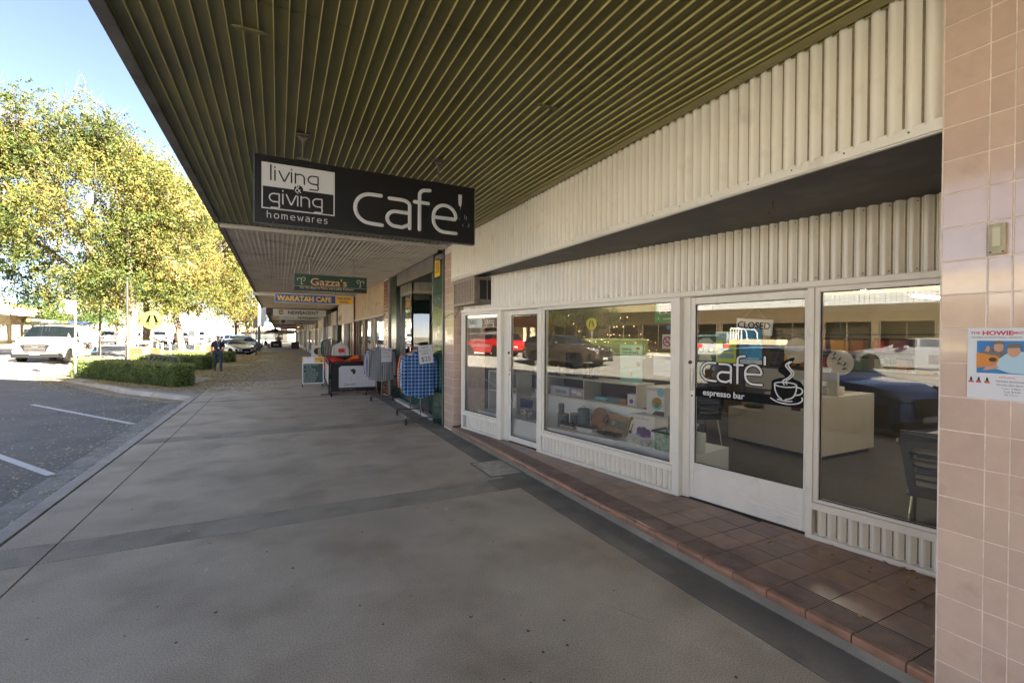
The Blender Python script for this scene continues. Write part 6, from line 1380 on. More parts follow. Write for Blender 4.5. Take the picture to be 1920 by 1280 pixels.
t = shop_thing('saucepan', 'stainless steel saucepan on the white platform behind the narrow door', 'saucepan', -3.78,.28,.452); MB().lathe([(0,0),(.085,0),(.09,.01),(.09,.115),(.094,.118),(.094,.122),(.086,.122),(.086,.1),(0,.1)], (0,0,0), 32).build('pan', M_silv, t, smooth=True); MB().lathe([(.088,.123),(.05,.137),(.012,.142),(.016,.16),(0,.162)], (0,0,0), 28).build('lid', M_silv, t, smooth=True); MB().tube([(-.09,0,.1),(-.18,0,.125),(-.27,0,.13)], .009, 8).build('handle', M_silv, t, smooth='all')
# main window, platform level
canister(-3.20,.36,.452,.085,.14,M_canis,'wide grey canister with bamboo lid at the left of the main window', sy=.8); canister(-3.24,.36,.61,.04,.115,M_canis,'small grey canister stacked on the wide one'); canister(-3.12,.5,.452,.065,.14,M_canis,'middle grey canister with paper tag right of the wide one')
t = canister(-2.95,.5,.452,.082,.22,M_canis,'tall grey bin canister with wire handle', False); MB().lathe([(.084,.221),(.084,.235),(.07,.245),(0,.25)], (0,0,0), 28).build('lid', M_canis, t, smooth=True); MB().tube([(-.03,0,.245),(-.028,0,.27),(0,0,.28),(.028,0,.27),(.03,0,.245)], .004, 6).build('handle', M_blk, t, smooth='all')
t = shop_thing('sauce_set', 'three small black and white pots on a thin wooden tray', 'pot set', -3.02,.26,.452); MB().box(-.15,-.05,0,.15,.05,.012).build('tray', M_bam, t, bevel=.003)
for x in (-.095,0,.095): MB().lathe([(0,.013),(.032,.013),(.036,.025),(.036,.03),(0,.03)], (x,0,0), 18).build('saucer', M_cer, t, smooth=True); MB().lathe([(0,.03),(.032,.03),(.035,.04),(.033,.075),(.012,.08),(.008,.1),(0,.1)], (x,0,0), 18).build('pot', M_blk, t, smooth=True)
t = carton('slate_set', 'flat white box with black slate lid lying on the platform', -2.82,.24,.452,.24,.045,.13, M_card, .15); MB().box(0,0,.046,.24,.13,.055).build('slate', M_blk, t)
t = shop_thing('round_board', 'round acacia serving board with black ring handle leaning behind the pots', 'serving board', -2.72,.50,.452); t.rotation_euler = (R(-12),R(8),SRZ); MB().cyl((0,0,.145),(0,.018,.145),.145,40).build('board', M_acac, t, bevel=.003); MB().tube([(.12+.045*math.cos(a)*.7,-.012,.17+.055*math.sin(a)) for a in [R(30*i) for i in range(13)]], .005, 6).build('ring_handle', M_blk, t, smooth='all'); MB().tube([(-.15+.03*math.cos(a),-.004,.12+.045*math.sin(a)) for a in [R(30*i) for i in range(13)]], .005, 6).build('ring_handle', M_blk, t, smooth='all')
t = shop_thing('serving_board', 'rectangular oak serving board with green label band', 'serving board', -2.60,.52,.452); t.rotation_euler = (R(-14),R(4),SRZ); MB().box(0,0,0,.36,.02,.24).build('board', M_oak, t, bevel=.008); MB().box(.03,-.004,.07,.34,-.0005,.17).build('label', mat('label_green', (.14,.18,.11), .6, nv=.3, ns=20), t); disc(MB(), .12,.13,.03,-.007).build('label_print', mat('pink_print', (.45,.25,.25), .6), t)
t = shop_thing('serving_platter', 'black glass platter lying in front of the oak board', 'platter', -2.34,.32,.452); MB().lathe([(0,0),(.1,0),(.15,.02),(.19,.028),(.19,.032),(.14,.026),(.09,.008),(0,.008)], (0,0,0), 36, 'z', .55).build('platter', mat('black_glass', (.02,.03,.03), .08, coat=.8), t, smooth=True)
t = carton('cutlery_box', 'open white box with two gold and black serving spoons', -2.30,.55,.452,.12,.29,.03, M_card, .1); t.rotation_euler = (R(-16),R(10),SRZ)
for x, zz in ((.035,.22),(.08,.06)):
    MB().lathe([(0,-.006),(.02,-.012),(.024,-.004),(0,-.003)], (x,0,zz), 18, 'y').build('spoon_bowl', M_gold, t, smooth=True); MB().bar((x,-.006,zz-.02 if zz > .1 else zz+.02),(x+.005,-.006,.03 if zz > .1 else .25), .009, .004).build('spoon_handle', M_blk, t)
c = carton('cake_dome_box', 'large white box reading Cake Dome with purple doughnut picture', -2.12,.50,.452,.31,.29,.26); text('lettering', 'Cake Dome', .042, M_grey, c, (.02,-.0015,.235), ext=.0004); m_ = MB(); disc(m_, .10,.10,.045); disc(m_, .16,.115,.04,-.0045); disc(m_, .15,.07,.042,-.006); disc(m_, .215,.09,.045,-.0045); m_.build('doughnut_print', M_purple, c); m_ = MB(); disc(m_, .15,.055,.115,-.0025,.03); m_.build('plate_print', mat('lilac', (.3,.28,.5), .5), c)
t = shop_thing('bowl_set', 'row of three white porcelain bowls joined together', 'bowl set', -1.98,.28,.452, -.1)
for i in range(3): MB().lathe([(0,0),(.028,0),(.06,.05),(.064,.055),(.058,.053),(.025,.008),(0,.008)], (i*.115,0,0), 24, 'z', .85).build('bowl', M_cer, t, smooth=True)
t = shop_thing('tote_basket', 'green palm leaf print picnic basket with metal handle at the right of the main window', 'basket', -1.44,.30,.452); MB().box(-.17,-.1,0,.17,.14,.2).build('basket', M_leafp, t, bevel=.03, seg=3); MB().tube([(-.18,-.11,.2),(.18,-.11,.2),(.18,.15,.2),(-.18,.15,.2),(-.18,-.11,.2)], .012, 8).build('rim', M_blk, t); MB().tube([(-.0,-.12,.2),(.02,-.1,.3),(.06,0,.40),(.06,.05,.40),(.02,.14,.3),(0,.15,.2)], .008, 8).build('handle', M_silv, t, smooth='all')
c = carton('casserole_box', 'white cookware box printed with a bowl of orange food and blue lid', -2.02,.62,.742,.25,.33,.12); text('lettering', 'PYROLUX', .035, M_redp, c, (.015,-.0015,.285), ext=.0004); m_ = MB(); disc(m_, .15,.135,.075,-.0025); m_.build('pot_print', M_lblue, c); m_ = MB(); disc(m_, .15,.15,.062,-.005); m_.build('food_print', M_food, c); m_ = MB(); disc(m_, .15,.12,.035,-.0075); m_.build('herb_print', M_greenp, c); m_ = MB(); disc(m_, .2,.27,.05,-.0025); m_.build('lid_print', M_lblue, c)
MB().poly([(.08,0),(.25,0),(.25,.05),(.13,.05)], -.0025, -.0005).build('table_print', M_brown, c)
t = shop_thing('baking_dish', 'white dish in a black wire stand above the picnic basket', 'dish', -1.42,.60,.66); MB().lathe([(0,0),(.07,0),(.1,.05),(.105,.055),(.06,.01),(0,.01)], (0,0,0), 24, 'z', .7).build('dish', M_cer, t, smooth=True); MB().tube([(-.13,-.08,.05),(.13,-.08,.05),(.13,.08,.05),(-.13,.08,.05),(-.13,-.08,.05)], .005, 6).build('wire_stand', M_blk, t); 
# in the cubes
c = carton('towel_box', 'long pale box with dark lettering in the left cube', -3.9,.74,.785,.42,.13,.15, mat('lilac_box', (.5,.5,.6), .5)); text('lettering', 'SERVIES', .07, M_ink, c, (.12,-.0015,.03), ext=.0004)
c = carton('snack_bowl_box', 'pale pink box with white bowls printed, right side of the left cube', -3.46,.74,.785,.28,.13,.15, mat('pinkish_box', (.45,.38,.42), .5)); m_ = MB(); disc(m_, .08,.08,.05,-.003,.025); disc(m_, .18,.06,.055,-.0045,.03); m_.build('bowl_print', M_cer, c)
t = shop_thing('glass_dish', 'pale blue ovenproof dish on the shelf floor of the right cube', 'dish', -2.95,.85,.785); MB().box(-.09,-.05,0,.16,.05,.05).build('dish', M_lblue, t, bevel=.015, seg=3)
t = shop_thing('storage_set', 'set of clear lidded glass containers in the right cube', 'containers', -2.72,.85,.785); MB().box(-.1,-.06,0,.14,.06,.06).build('container', mat('blueish_glass', (.15,.22,.25), .1), t, bevel=.01); MB().box(-.1,-.06,.061,.14,.06,.072).build('lid', M_canis, t)
c = carton('teapot_box', 'small white box with a blue teapot drawing at the right end of the cube shelf', -2.40,.73,.785,.13,.15,.12); m_ = MB(); disc(m_, .065,.06,.03); m_.build('teapot_print', mat('ink_blue', (.1,.12,.3), .5), c)
c = carton('cork_box', 'small tan and brown box left of the teapot box', -2.56,.76,.785,.12,.07,.1, mat('tan_box', (.3,.15,.08), .5))
# shelf top
def teapot(u, o, z, label, s_=1.0):
    t = shop_thing('teapot', label, 'teapot', u, o, z); MB().lathe([(0,0),(.05*s_,0),(.085*s_,.03*s_),(.09*s_,.06*s_),(.06*s_,.1*s_),(.02*s_,.12*s_),(.015*s_,.15*s_),(0,.155*s_)], (0,0,0), 24).build('body', M_sage, t, smooth=True); MB().tube([(.08*s_,0,.04*s_),(.12*s_,0,.07*s_),(.14*s_,0,.11*s_)], [.018*s_,.013*s_,.01*s_], 8).build('spout', M_sage, t, smooth='all'); MB().tube([(-.07*s_,0,.09*s_),(-.12*s_,0,.1*s_),(-.13*s_,0,.06*s_),(-.08*s_,0,.03*s_)], .008, 6).build('handle', M_sage, t, smooth='all')
teapot(-4.18,.9,1.068,'taller sage green teapot on the shelf top', 1.25); teapot(-3.93,.92,1.068,'low sage green teapot with long spout on the shelf top')
c = carton('grill_box', 'tall black box with faint grey print in the middle of the shelf top', -3.72,.88,1.068,.22,.36,.14, M_dcard); text('lettering', 'grill', .05, M_grey, c, (.04,-.0015,.28), ext=.0004); disc(MB(), .15,.06,.035).build('round_print', M_grey, c)
for i in range(2):
    c = carton('tea_glass_box', 'black box printed with tea glasses, %s of the two stacked' % ('upper' if i else 'lower'), -3.25,.78,1.068+.105*i,.2,.10,.12, M_dcard); MB().box(.08,-.003,.015,.12,-.0005,.09).build('glass_print', M_oak, c); m_ = MB(); disc(m_, .16,.05,.022); m_.build('cup_print', M_grey, c)
c = carton('dark_carton', 'dark teal carton lying on the shelf top left of the tall black box', -4.15,.75,1.068,.35,.11,.1, mat('teal_carton', (.02,.05,.06), .5)); MB().box(.1,-.003,.02,.16,-.0005,.08).build('label', M_card, c)
# fittings seen deeper in the shop
def WT(name, label, cat, loc, rz=0, group=None): return thing(name, label, cat, loc, rz, group)
M_count = mat('counter_cream', (.52,.47,.39), .45, nv=.05, ns=3)
ct = WT('shop_counter', 'large cream service counter standing on the dark carpet inside the door', 'counter', (6.03,3.4,.118))
MB().box(0,.0,.06,1.24,.75,.80).build('counter_body', M_count, ct, bevel=.006); MB().box(.0,.75,.06,1.0,1.32,.52).build('lower_counter', M_count, ct, bevel=.006); MB().box(.06,.04,0,1.2,1.28,.06).build('plinth', M_blk, ct); MB().box(.35,.0,.80,.40,1.3,1.1).build('upstand', M_count, ct); MB().box(.35,1.3,.52,1.0,1.33,.9).build('end_board', M_iwall2, ct)
MB().box(-.012,.12,.42,-.001,.50,.74).build('hatch_plate', mat('hatch', (.5,.47,.38), .5), ct, bevel=.003); MB().box(-.016,.24,.6,-.0125,.36,.69).build('red_sticker', M_mar, ct)
for i in range(2): t = WT('serving_tray', 'wooden bowl of %s on the low counter end' % ('green apples' if i else 'brown loaves'), 'tray', (6.3,4.35+.35*i-.2,.64)); MB().lathe([(0,0),(.12,0),(.17,.05),(.16,.05),(.11,.012),(0,.012)], (0,0,0), 20).build('bowl', M_acac, t, smooth=True); MB().lathe([(0,.02),(.1,.03),(.11,.06),(.05,.09),(0,.095)], (0,0,0), 12).build('contents', M_greenp if i else M_food, t, smooth=True)
cr_ = WT('cash_register', 'cream tilted screen and till on top of the counter', 'till', (6.35,3.5,.92)); MB().box(0,0,0,.4,.35,.1).build('base', M_count, cr_, bevel=.01); mb = MB(); mb.poly([(0,.12),(.02,.1),(.14,.34),(.12,.36)], .02, .36, 'xz'); mb.build('screen', M_card, cr_, bevel=.006)
pt = WT('patterned_plate', 'round cream plate with dark leaf pattern displayed above the counter', 'plate', (7.6,4.0,1.30)); MB().lathe([(0,-.01),(.15,-.015),(.19,-.03),(.19,-.024),(.14,-.005),(0,0)], (0,0,0), 32, 'x').build('plate', M_count, pt, smooth=True); mb = MB()
mb.tube([(-.034,-.11,-.1),(-.034,0,-.01),(-.034,.1,.11)], .003, 5)
for a in range(6):
    c_ = Vector((-.034,-.09+.036*a,-.085+.038*a)); s_ = 1 if a % 2 else -1; d_ = Vector((0,-s_*.05+.012,s_*.035+.02)); mb.tube([c_, c_+d_*.5, c_+d_], [.004,.014,.003], 6, True, ((1,0,0),.2))
mb.build('leaf_pattern', M_blk, pt)
pt2 = WT('patterned_plate', 'second cream plate with leaf pattern left of the first above the counter', 'plate', (8.0,4.9,1.45)); MB().lathe([(0,-.01),(.15,-.015),(.22,-.03),(.22,-.024),(.14,-.005),(0,0)], (0,0,0), 32, 'x').build('plate', M_count, pt2, smooth=True)
sh = WT('wall_shelf', 'dark shelf unit with coloured jars behind the counter', 'shelf', (8.6,2.6,.118)); MB().box(.0,0,0,.35,3.2,.9).build('base_cabinet', M_iwall2, sh)
for z in (1.0,1.3,1.6): MB().box(0,0,z,.3,3.2,z+.02).build('shelf_board', M_blk, sh)
jc = [(.4,.04,.02),(.3,.1,.03),(.55,.25,.03),(.35,.18,.12),(.4,.38,.33),(.12,.18,.05),(.2,.05,.04)]; random.seed(8)
for z, zz in ((1.02,'bottom'),(1.32,'top')):
    for i in range(10):
        w = random.choice([.14,.2,.24]); k = i % 7
        t = WT('storage_jar', 'square black lidded jar of coloured food, number %d from the left on the %s shelf behind the counter' % (10-i, zz), 'jar', (8.62,2.7+i*.3,.118+z+.0)); 
        cn = ['red','chilli orange','mustard','pink beige','cream','green','dark crimson'][(k+(zz == 'top')*3) % 7]; t['label'] = '%s jar, %s from the left on the %s shelf behind the counter' % (cn, ['tenth','ninth','eighth','seventh','sixth','fifth','fourth','third','second','first'][i], 'upper' if zz == 'top' else 'lower'); t['group'] = 'coloured jars behind the counter'
        MB().box(0,0,0,.16,w,.2).build('jar_body', mat('jar_%d%s' % (i, zz[0]), jc[(k+(zz == 'top')*3) % 7], .3), t); MB().box(-.004,-.004,.201,.164,w+.004,.23).build('lid', M_blk, t)
cb_ = WT('cube_shelf', 'cream pigeonhole shelf to the right of the counter with wreath on top', 'shelf', (8.2,1.5,.118)); mb = MB()
for y in (0,.38,.76,1.14): mb.box(0,y,0,.35,y+.02,.8)
for z in (0,.39,.78): mb.box(0,.02,z,.35,1.14,z+.02)
mb.build('carcass', M_count, cb_); MB().box(.34,0,0,.36,1.16,.8).build('back', M_iwall, cb_)
wr_ = WT('dried_wreath', 'green and brown wreath lying on the pigeonhole shelf', 'wreath', (8.35,2.1,.95)); rng = np.random.default_rng(4); n = 900; a = rng.uniform(0,6.28,n); P = np.stack([.1*np.cos(a)*.8,.35*np.cos(a*2)*.8+rng.normal(size=n)*.05,rng.normal(size=n)*.05+.04], 1); link('leaves', leaf_mesh('leaves', P, None, .03, rng.uniform(0,1,n)*.6, M_leafG), wr_)
def slat_chair(loc, rz, label):
    t = WT('slat_chair', label, 'chair', loc, rz); 
    mb = MB()
    for i in range(8):
        z = .52+.045*i
        if i in (0, 6, 7): continue
        mb.tube([(-.17,.17+.01*i,z),(-.08,.2+.01*i,z),(.08,.2+.01*i,z),(.17,.17+.01*i,z)], .011, 6)
    mb.build('slats', M_blk, t, smooth='all')
    fr = MB(); out = [(-.17,.44),(-.21,.6),(-.23,.8),(-.22,.89),(.22,.89),(.23,.8),(.21,.6),(.17,.44)]; fr.poly([(-.17,.44),(.17,.44),(.18,.52),(-.18,.52)], .19, .205); fr.poly([(-.23,.79),(.23,.79),(.22,.90),(-.22,.90)], .235, .25)
    fr.poly([(-.18,.5),(-.13,.5),(-.16,.8),(-.225,.8)], .2, .215); fr.poly([(.18,.5),(.13,.5),(.16,.8),(.225,.8)], .2, .215); fr.poly([(-.13,.62),(.13,.62),(.13,.66),(-.13,.66)], .21, .222); fr.poly([(-.13,.72),(.13,.72),(.13,.755),(-.13,.755)], .22, .232); fr.build('backrest', M_blk, t, bevel=.003)
    MB().poly([(-.2,-.2),(.2,-.2),(.19,.2),(-.19,.2)], .435, .455, 'xy').build('seat', M_blk, t, bevel=.006)
    for sx_ in (-1,1): MB().tube([(sx_*.16,.15,.43),(sx_*.19,.22,0)], .011, 8).build('leg', M_chrome, t); MB().tube([(sx_*.16,-.0,.425),(sx_*.175,-.15,.415),(sx_*.185,-.2,.38),(sx_*.2,-.24,0)], .011, 8).build('leg', M_chrome, t, smooth='all')
    return t
slat_chair((4.2,1.52,.118), R(105), 'black slatted chair with chrome legs at the right edge of the right window')
slat_chair((5.25,4.55,.118), R(160), 'black slatted chair seen through the cafe door beside the platform end'); slat_chair((6.0,1.2,.118), R(30), 'black slatted chair deeper in, behind the cream table')
for (x, y, w, lb) in ((4.62,1.2,.8,'cream topped table behind the right window'),(5.8,5.3,.7,'grey table beyond the slatted chair seen through the cafe door')):
    t = WT('cafe_table', lb, 'table', (x,y,.118)); MB().box(0,0,.68,w,.8,.71).build('tabletop', M_count, t, bevel=.006); MB().cyl((w/2,.4,.02),(w/2,.4,.68),.03,12).build('column', M_blk, t); MB().lathe([(.22,0),(.22,.015),(.04,.03),(0,.03)], (w/2,.4,0), 20).build('base', M_blk, t)
# fluorescent battens (lit)
M_tube = mat('lit_tube', (.9,.85,.7), .5, emit=((1,.92,.75), 6.5))
for i, (x, y) in enumerate(((8.3,4.6),(11.6,4.8),(5.6,6.6),(5.6,2.2),(8.3,1.2),(11.6,1.5))):
    t = WT('ceiling_light', ['lit fluorescent tube at the top left of the right window','lit fluorescent tube farther right in the right window','lit fluorescent tube above the main display window','lit fluorescent tube near the front of the cafe','lit fluorescent tube over the pigeonhole shelf','lit fluorescent tube in the back corner of the cafe'][i], 'ceiling light', (x,y,2.55)); MB().box(0,-.07,.03,1.2,.07,.12).build('batten', M_card, t); MB().cyl((.02,0,.0),(1.18,0,.0),.02,10).build('tube', M_tube, t); mb = MB(); mb.box(0,-.02,-.02,.02,.02,.03); mb.box(1.18,-.02,-.02,1.2,.02,.03); mb.build('end_cap', M_card, t)
random.seed(12); mb = MB(); pth = []
for k in range(3):
    pp = [SW(-3.1+ i*.1+k*.03, .35+k*.25, 1.95-.35*abs(math.sin(i*.33+k))-.1*k) for i in range(19)]
    for p_ in pp: mb.lathe([(0,-.003),(.003,0),(0,.003)], tuple(p_), 5)
tag(mb.build('fairy_lights', mat('fairy_bulb', (1,.6,.3), .5, emit=((1,.6,.25), 2.0))), 'strings of tiny warm fairy lights inside the main display window', 'fairy lights', kind='stuff')
# ================================================================== DECALS AND NOTICES ON THE GLASS
M_vin = mat('vinyl_white', (.72,.73,.72), .4); M_vblk = mat('vinyl_black', (.006,.006,.007), .6, spec=.15)
gd = shop_thing('door_decal', "white cafe' espresso bar lettering with steaming cup on a black band across the door glass", 'lettering', 0, 0, 0)
x0, b0, hh = -.975, 1.255, .172
def crs(pts, n=6):
    if len(pts) < 3: return pts
    P = [pts[0]]+list(pts)+[pts[-1]]; out = []
    for i in range(1, len(P)-2):
        for k in range(n):
            t = k/n; a, b, c, d = P[i-1], P[i], P[i+1], P[i+2]
            out.append(tuple(.5*(2*b[j]+(c[j]-a[j])*t+(2*a[j]-5*b[j]+4*c[j]-d[j])*t*t+(3*b[j]-a[j]-3*c[j]+d[j])*t**3) for j in (0,1)))
    return out+[pts[-1]]
def dstroke(st_list, w, y, m_, nm):
    mb = MB()
    for pts in st_list:
        P = [Vector((a, y, b)) for a, b in pts]; d0 = (P[0]-P[1]).normalized(); d1 = (P[-1]-P[-2]).normalized(); r = w/2
        P = [P[0]+d0*r*.98, P[0]+d0*r*.8, P[0]+d0*r*.4]+P+[P[-1]+d1*r*.4, P[-1]+d1*r*.8, P[-1]+d1*r*.98]
        mb.tube(P, [r*.2,r*.6,r*.91]+[r]*(len(P)-6)+[r*.91,r*.6,r*.2], 8, True, ((0,1,0), .05))
    return mb.build(nm, m_, gd, smooth='all')
def T(pts, s_=.66, ox=x0, oz=b0): return [(ox+a*s_, oz+b*s_) for a, b in pts]
S_ = [T([(.215,.255)]+arc(.125,.13,.125,.125,90,270,14)+[(.225,.0)]), T([(.275,.245),(.36,.245)]+arc(.37,.2,.07,.045,90,0,6)+[(.44,.0)]), T([(.435,.135),(.34,.135)]+arc(.325,.07,.075,.066,90,270,10)+[(.37,.0),(.435,.03)]),
      T([(.53,.0),(.53,.30)]+arc(.58,.31,.05,.05,180,90,6)+[(.625,.365)]), T([(.485,.245),(.6,.245)]), T([(.635,.13),(.84,.13)]+arc(.74,.145,.105,.105,0,180,12)+arc(.745,.11,.11,.11,180,270,8)+[(.85,.0)]), T([(.885,.36),(.885,.27)])]
dstroke(S_, .036, .0658, M_vblk, 'letter_outline'); dstroke(S_, .020, .064, M_vin, 'lettering')
MB().box(-1.03,.0645,1.098,-.082,.0655,1.18).build('black_band', M_vblk, gd)
text('lettering', 'espresso bar', .078, M_vin, gd, (-.955,.0625,1.118), ext=.0006, off=.0012, sx=.98)
cup_o = [(-.345,1.11),(-.345,1.16),(-.335,1.24),(-.33,1.30),(-.28,1.325),(-.23,1.34),(-.28,1.38),(-.275,1.42),(-.235,1.47),(-.16,1.50),(-.175,1.455),(-.185,1.42),(-.165,1.38),(-.17,1.335),(-.12,1.31),(-.10,1.29),(-.085,1.25),(-.085,1.17),(-.082,1.11)]
MB().poly(crs(cup_o, 4), .0647, .0653).build('cup_ground', M_vblk, gd)
cx_ = -.225
Cs = [[(cx_+a, 1.275+b) for a, b in arc(0,0,.085,.02,0,360,24)], [(cx_-.085,1.27),(cx_-.078,1.22),(cx_-.055,1.175),(cx_-.03,1.155)], [(cx_+.085,1.27),(cx_+.078,1.22),(cx_+.055,1.175),(cx_+.0,1.152)],
      [(cx_+.085,1.26),(cx_+.115,1.255),(cx_+.128,1.23),(cx_+.11,1.205),(cx_+.07,1.195)], [(cx_-.115,1.155),(cx_-.06,1.128),(cx_+.02,1.118),(cx_+.09,1.13),(cx_+.125,1.155),(cx_+.125,1.18)], [(cx_-.06,1.15),(cx_,1.14),(cx_+.05,1.145)],
      [(cx_-.01,1.275),(cx_-.02,1.305),(cx_+.02,1.335),(cx_+.045,1.37),(cx_+.02,1.405),(cx_+.0,1.435),(cx_+.03,1.465)], [(cx_+.01,1.28),(cx_+.005,1.305),(cx_+.045,1.34),(cx_+.06,1.375),(cx_+.035,1.41),(cx_+.02,1.44),(cx_+.045,1.465)]]
dstroke([crs(c_) for c_ in Cs], .0105, .0635, M_vin, 'cup_outline')
def notice(name, label, u0, u1, z0, z1, m_, y=.075, cat='notice', rot=0):
    t = shop_thing(name, label, cat, u0, y, z0); t.rotation_euler = (0, rot, SRZ); MB().box(0,0,0,u1-u0,.0012,z1-z0).build('sheet', m_, t); return t
P_w = mat('poster_white', (.62,.63,.63), .5); P_dg = mat('poster_dark_green', (.04,.13,.07), .5, nv=.4, ns=18); P_yg = mat('poster_lime', (.55,.62,.03), .5); P_bl = mat('poster_blue', (.05,.32,.55), .45, nv=.35, ns=12); P_teal = mat('poster_mint', (.3,.52,.42), .5); P_gb = mat('poster_greyblue', (.22,.35,.38), .5)
n_ = notice('coffee_poster', 'dark green and white poster, leftmost of three on the cafe door', -1.02,-.85,1.43,1.71,P_dg); MB().box(0,-.0015,.10,.17,-.0005,.26).build('print', mat('foam_print', (.5,.52,.45), .5, nv=.7, ns=14), n_) if False else None
m_ = MB(); [disc(m_, .035+.052*i,.12,.02) for i in range(3)]; m_.build('round_prints', P_w, n_); mb = MB(); mb.poly([(.01,.2),(.06,.225),(.12,.225),(.16,.19),(.1,.17),(.03,.17)], -.002, -.0006); mb.poly([(.01,.01),(.15,.01),(.13,.07),(.06,.085),(.02,.06)], -.002, -.0006); mb.build('cup_print', mat('poster_cream', (.55,.55,.4), .5), n_)
n_ = notice('stop_poster', 'lime yellow poster reading STOP in the middle of the cafe door', -.835,-.645,1.43,1.715,P_yg); MB().box(.004,-.0018,.205,.186,-.0006,.28).build('heading_band', P_gb, n_); text('lettering', 'STOP', .068, mat('poster_sky', (.25,.5,.58), .5), n_, (.01,-.0024,.22), ext=.0003, off=.001, sx=.92); mb = MB(); mb.box(.02,-.0018,.1,.17,-.0006,.13); mb.box(.02,-.0018,.04,.17,-.0006,.085); mb.build('text_blocks', P_gb, n_); MB().box(.07,-.0018,.14,.125,-.0006,.195).build('picture', mat('poster_grey', (.25,.3,.25), .5), n_)
n_ = notice('wave_poster', 'blue poster with white wave shapes, rightmost of three on the cafe door', -.615,-.42,1.43,1.73,P_bl); mb = MB(); mb.poly([(.0,.21),(.06,.225),(.19,.215),(.19,.2),(.08,.2),(0,.19)], -.002, -.0006); mb.box(0,-.002,0,.195,-.0006,.035); mb.box(.03,-.002,.045,.17,-.0006,.053); mb.build('wave_print', P_w, n_)
text('lettering', 'FREE WIFI', .028, P_bl, n_, (.02,-.0026,.008), ext=.0003)
cl = notice('closed_sign', 'white hanging sign reading CLOSED tilted on its string in the cafe door', -.67,-.355,1.70,1.835,P_w,.11,'sign',R(4.5)); text('lettering', 'CLOSED', .082, M_vblk, cl, (.012,-.0008,.052), ext=.0004, off=.002, sx=.93); text('lettering', 'Please', .026, M_ink, cl, (.045,-.0008,.018), ext=.0003, shear=.3); text('lettering', 'call again', .02, M_ink, cl, (.14,-.0008,.012), ext=.0003, shear=.3)
mb = MB(); mb.tube([(.05,0,.135),(.157,0,.245),(.25,0,.135)], .0012, 4); mb.build('string', M_bam, cl)
n_ = notice('event_sticker', 'small white card with orange 2018 print at the top left of the cafe door', -1.025,-.87,1.92,2.0,mat('sticker_peach',(.5,.45,.42),.5)); text('lettering', '2018', .04, mat('orange_ink', (.6,.15,.04), .5), n_, (.065,-.0008,.035), ext=.0003); text('lettering', 'LOVE', .02, M_ink, n_, (.008,-.0008,.04), ext=.0003)
n_ = notice('distance_poster', 'mint green poster reading KEEPING YOUR DISTANCE on the display window', -1.93,-1.63,1.17,1.58,P_teal,.03); MB().box(.012,-.0018,.15,.288,-.0006,.395).build('white_area', mat('mint_white', (.5,.62,.55), .5), n_); text('lettering', 'KEEPING', .034, M_green, n_, (.025,-.0026,.345), ext=.0003, off=.0012); text('lettering', 'YOUR DISTANCE.', .034, M_green, n_, (.025,-.0026,.31), ext=.0003, off=.0012, sx=.85); m_ = MB(); disc(m_, .15,.09,.02,-.003); m_.build('red_seal', M_redp, n_); m_ = MB(); disc(m_, .25,.2,.027,-.003); m_.build('animal_print', M_grey, n_); MB().box(.22,-.0024,.355,.265,-.0012,.382).build('logo', M_redp, n_)
n_ = notice('no_smoking_sign', 'square white no smoking sign with red ring on the display window', -1.385,-1.262,1.545,1.69,P_w,.03,'sign'); mb = MB(); mb.tube([(.061+.047*math.cos(R(15*i)),-.002,.072+.047*math.sin(R(15*i))) for i in range(25)], .006, 6, True, ((0,1,0),.2)); mb.bar((.03,-.002,.105),(.094,-.002,.038), .010, .001, up=(0,1,0)); mb.build('red_ring', mat('prohibit_red', (.4,.02,.03), .4), n_); mb = MB(); mb.box(.028,-.0012,.06,.085,-.0006,.067); mb.tube([(.085,-.001,.08),(.075,-.001,.09),(.085,-.001,.1),(.07,-.001,.108)], .003, 4, True, ((0,1,0),.2)); mb.build('cigarette', M_vblk, n_)
n_ = notice('handwritten_note', 'large white handwritten page at the right of the display window', -1.49,-1.262,1.27,1.485,P_w,.03); mb = MB()
for i in range(7): mb.box(.02,-.001,.18-.022*i,.2-.03*(i % 3),-.0006,.183-.022*i)
mb.build('handwriting', M_grey, n_)
n_ = notice('green_sticker', 'green sticker behind a peach 365cups card at the top right of the display window', -1.475,-1.262,1.81,2.035,mat('sticker_green',(.02,.32,.1),.4),.03); MB().box(.05,-.002,.085,.213,-.0006,.2).build('card', P_w, n_); MB().box(.052,-.0035,.12,.213,-.0022,.175).build('peach_band', mat('peach', (.5,.2,.1), .5), n_); text('lettering', '365cups', .036, P_w, n_, (.07,-.0042,.14), ext=.0003); mb = MB(); mb.box(.065,-.003,.093,.12,-.0022,.107); mb.box(.145,-.003,.093,.2,-.0022,.107); mb.build('store_badges', M_blk, n_); mb = MB(); mb.box(.1,-.002,.03,.19,-.0006,.042); mb.poly([(.03,.03),(.05,.06),(.05,.035)], -.002, -.0006); mb.build('white_marks', P_w, n_)
n_ = notice('blue_sticker', 'small navy sticker above the no smoking sign', -1.35,-1.28,1.725,1.795,M_navy,.03,'sticker'); disc(MB(), .035,.035,.022,-.002).build('ring', P_gb, n_)
n_ = notice('paper_notice', 'white paper notice on the right edge of the right window', .60,.745,1.44,1.66,P_w,.03); MB().box(.07,-.002,.05,.12,-.0006,.11).build('picture', M_mar, n_)
w1 = shop_thing('window_decal', 'white living & giving lettering with a filled block on the leftmost window', 'lettering', 0, 0, 0)
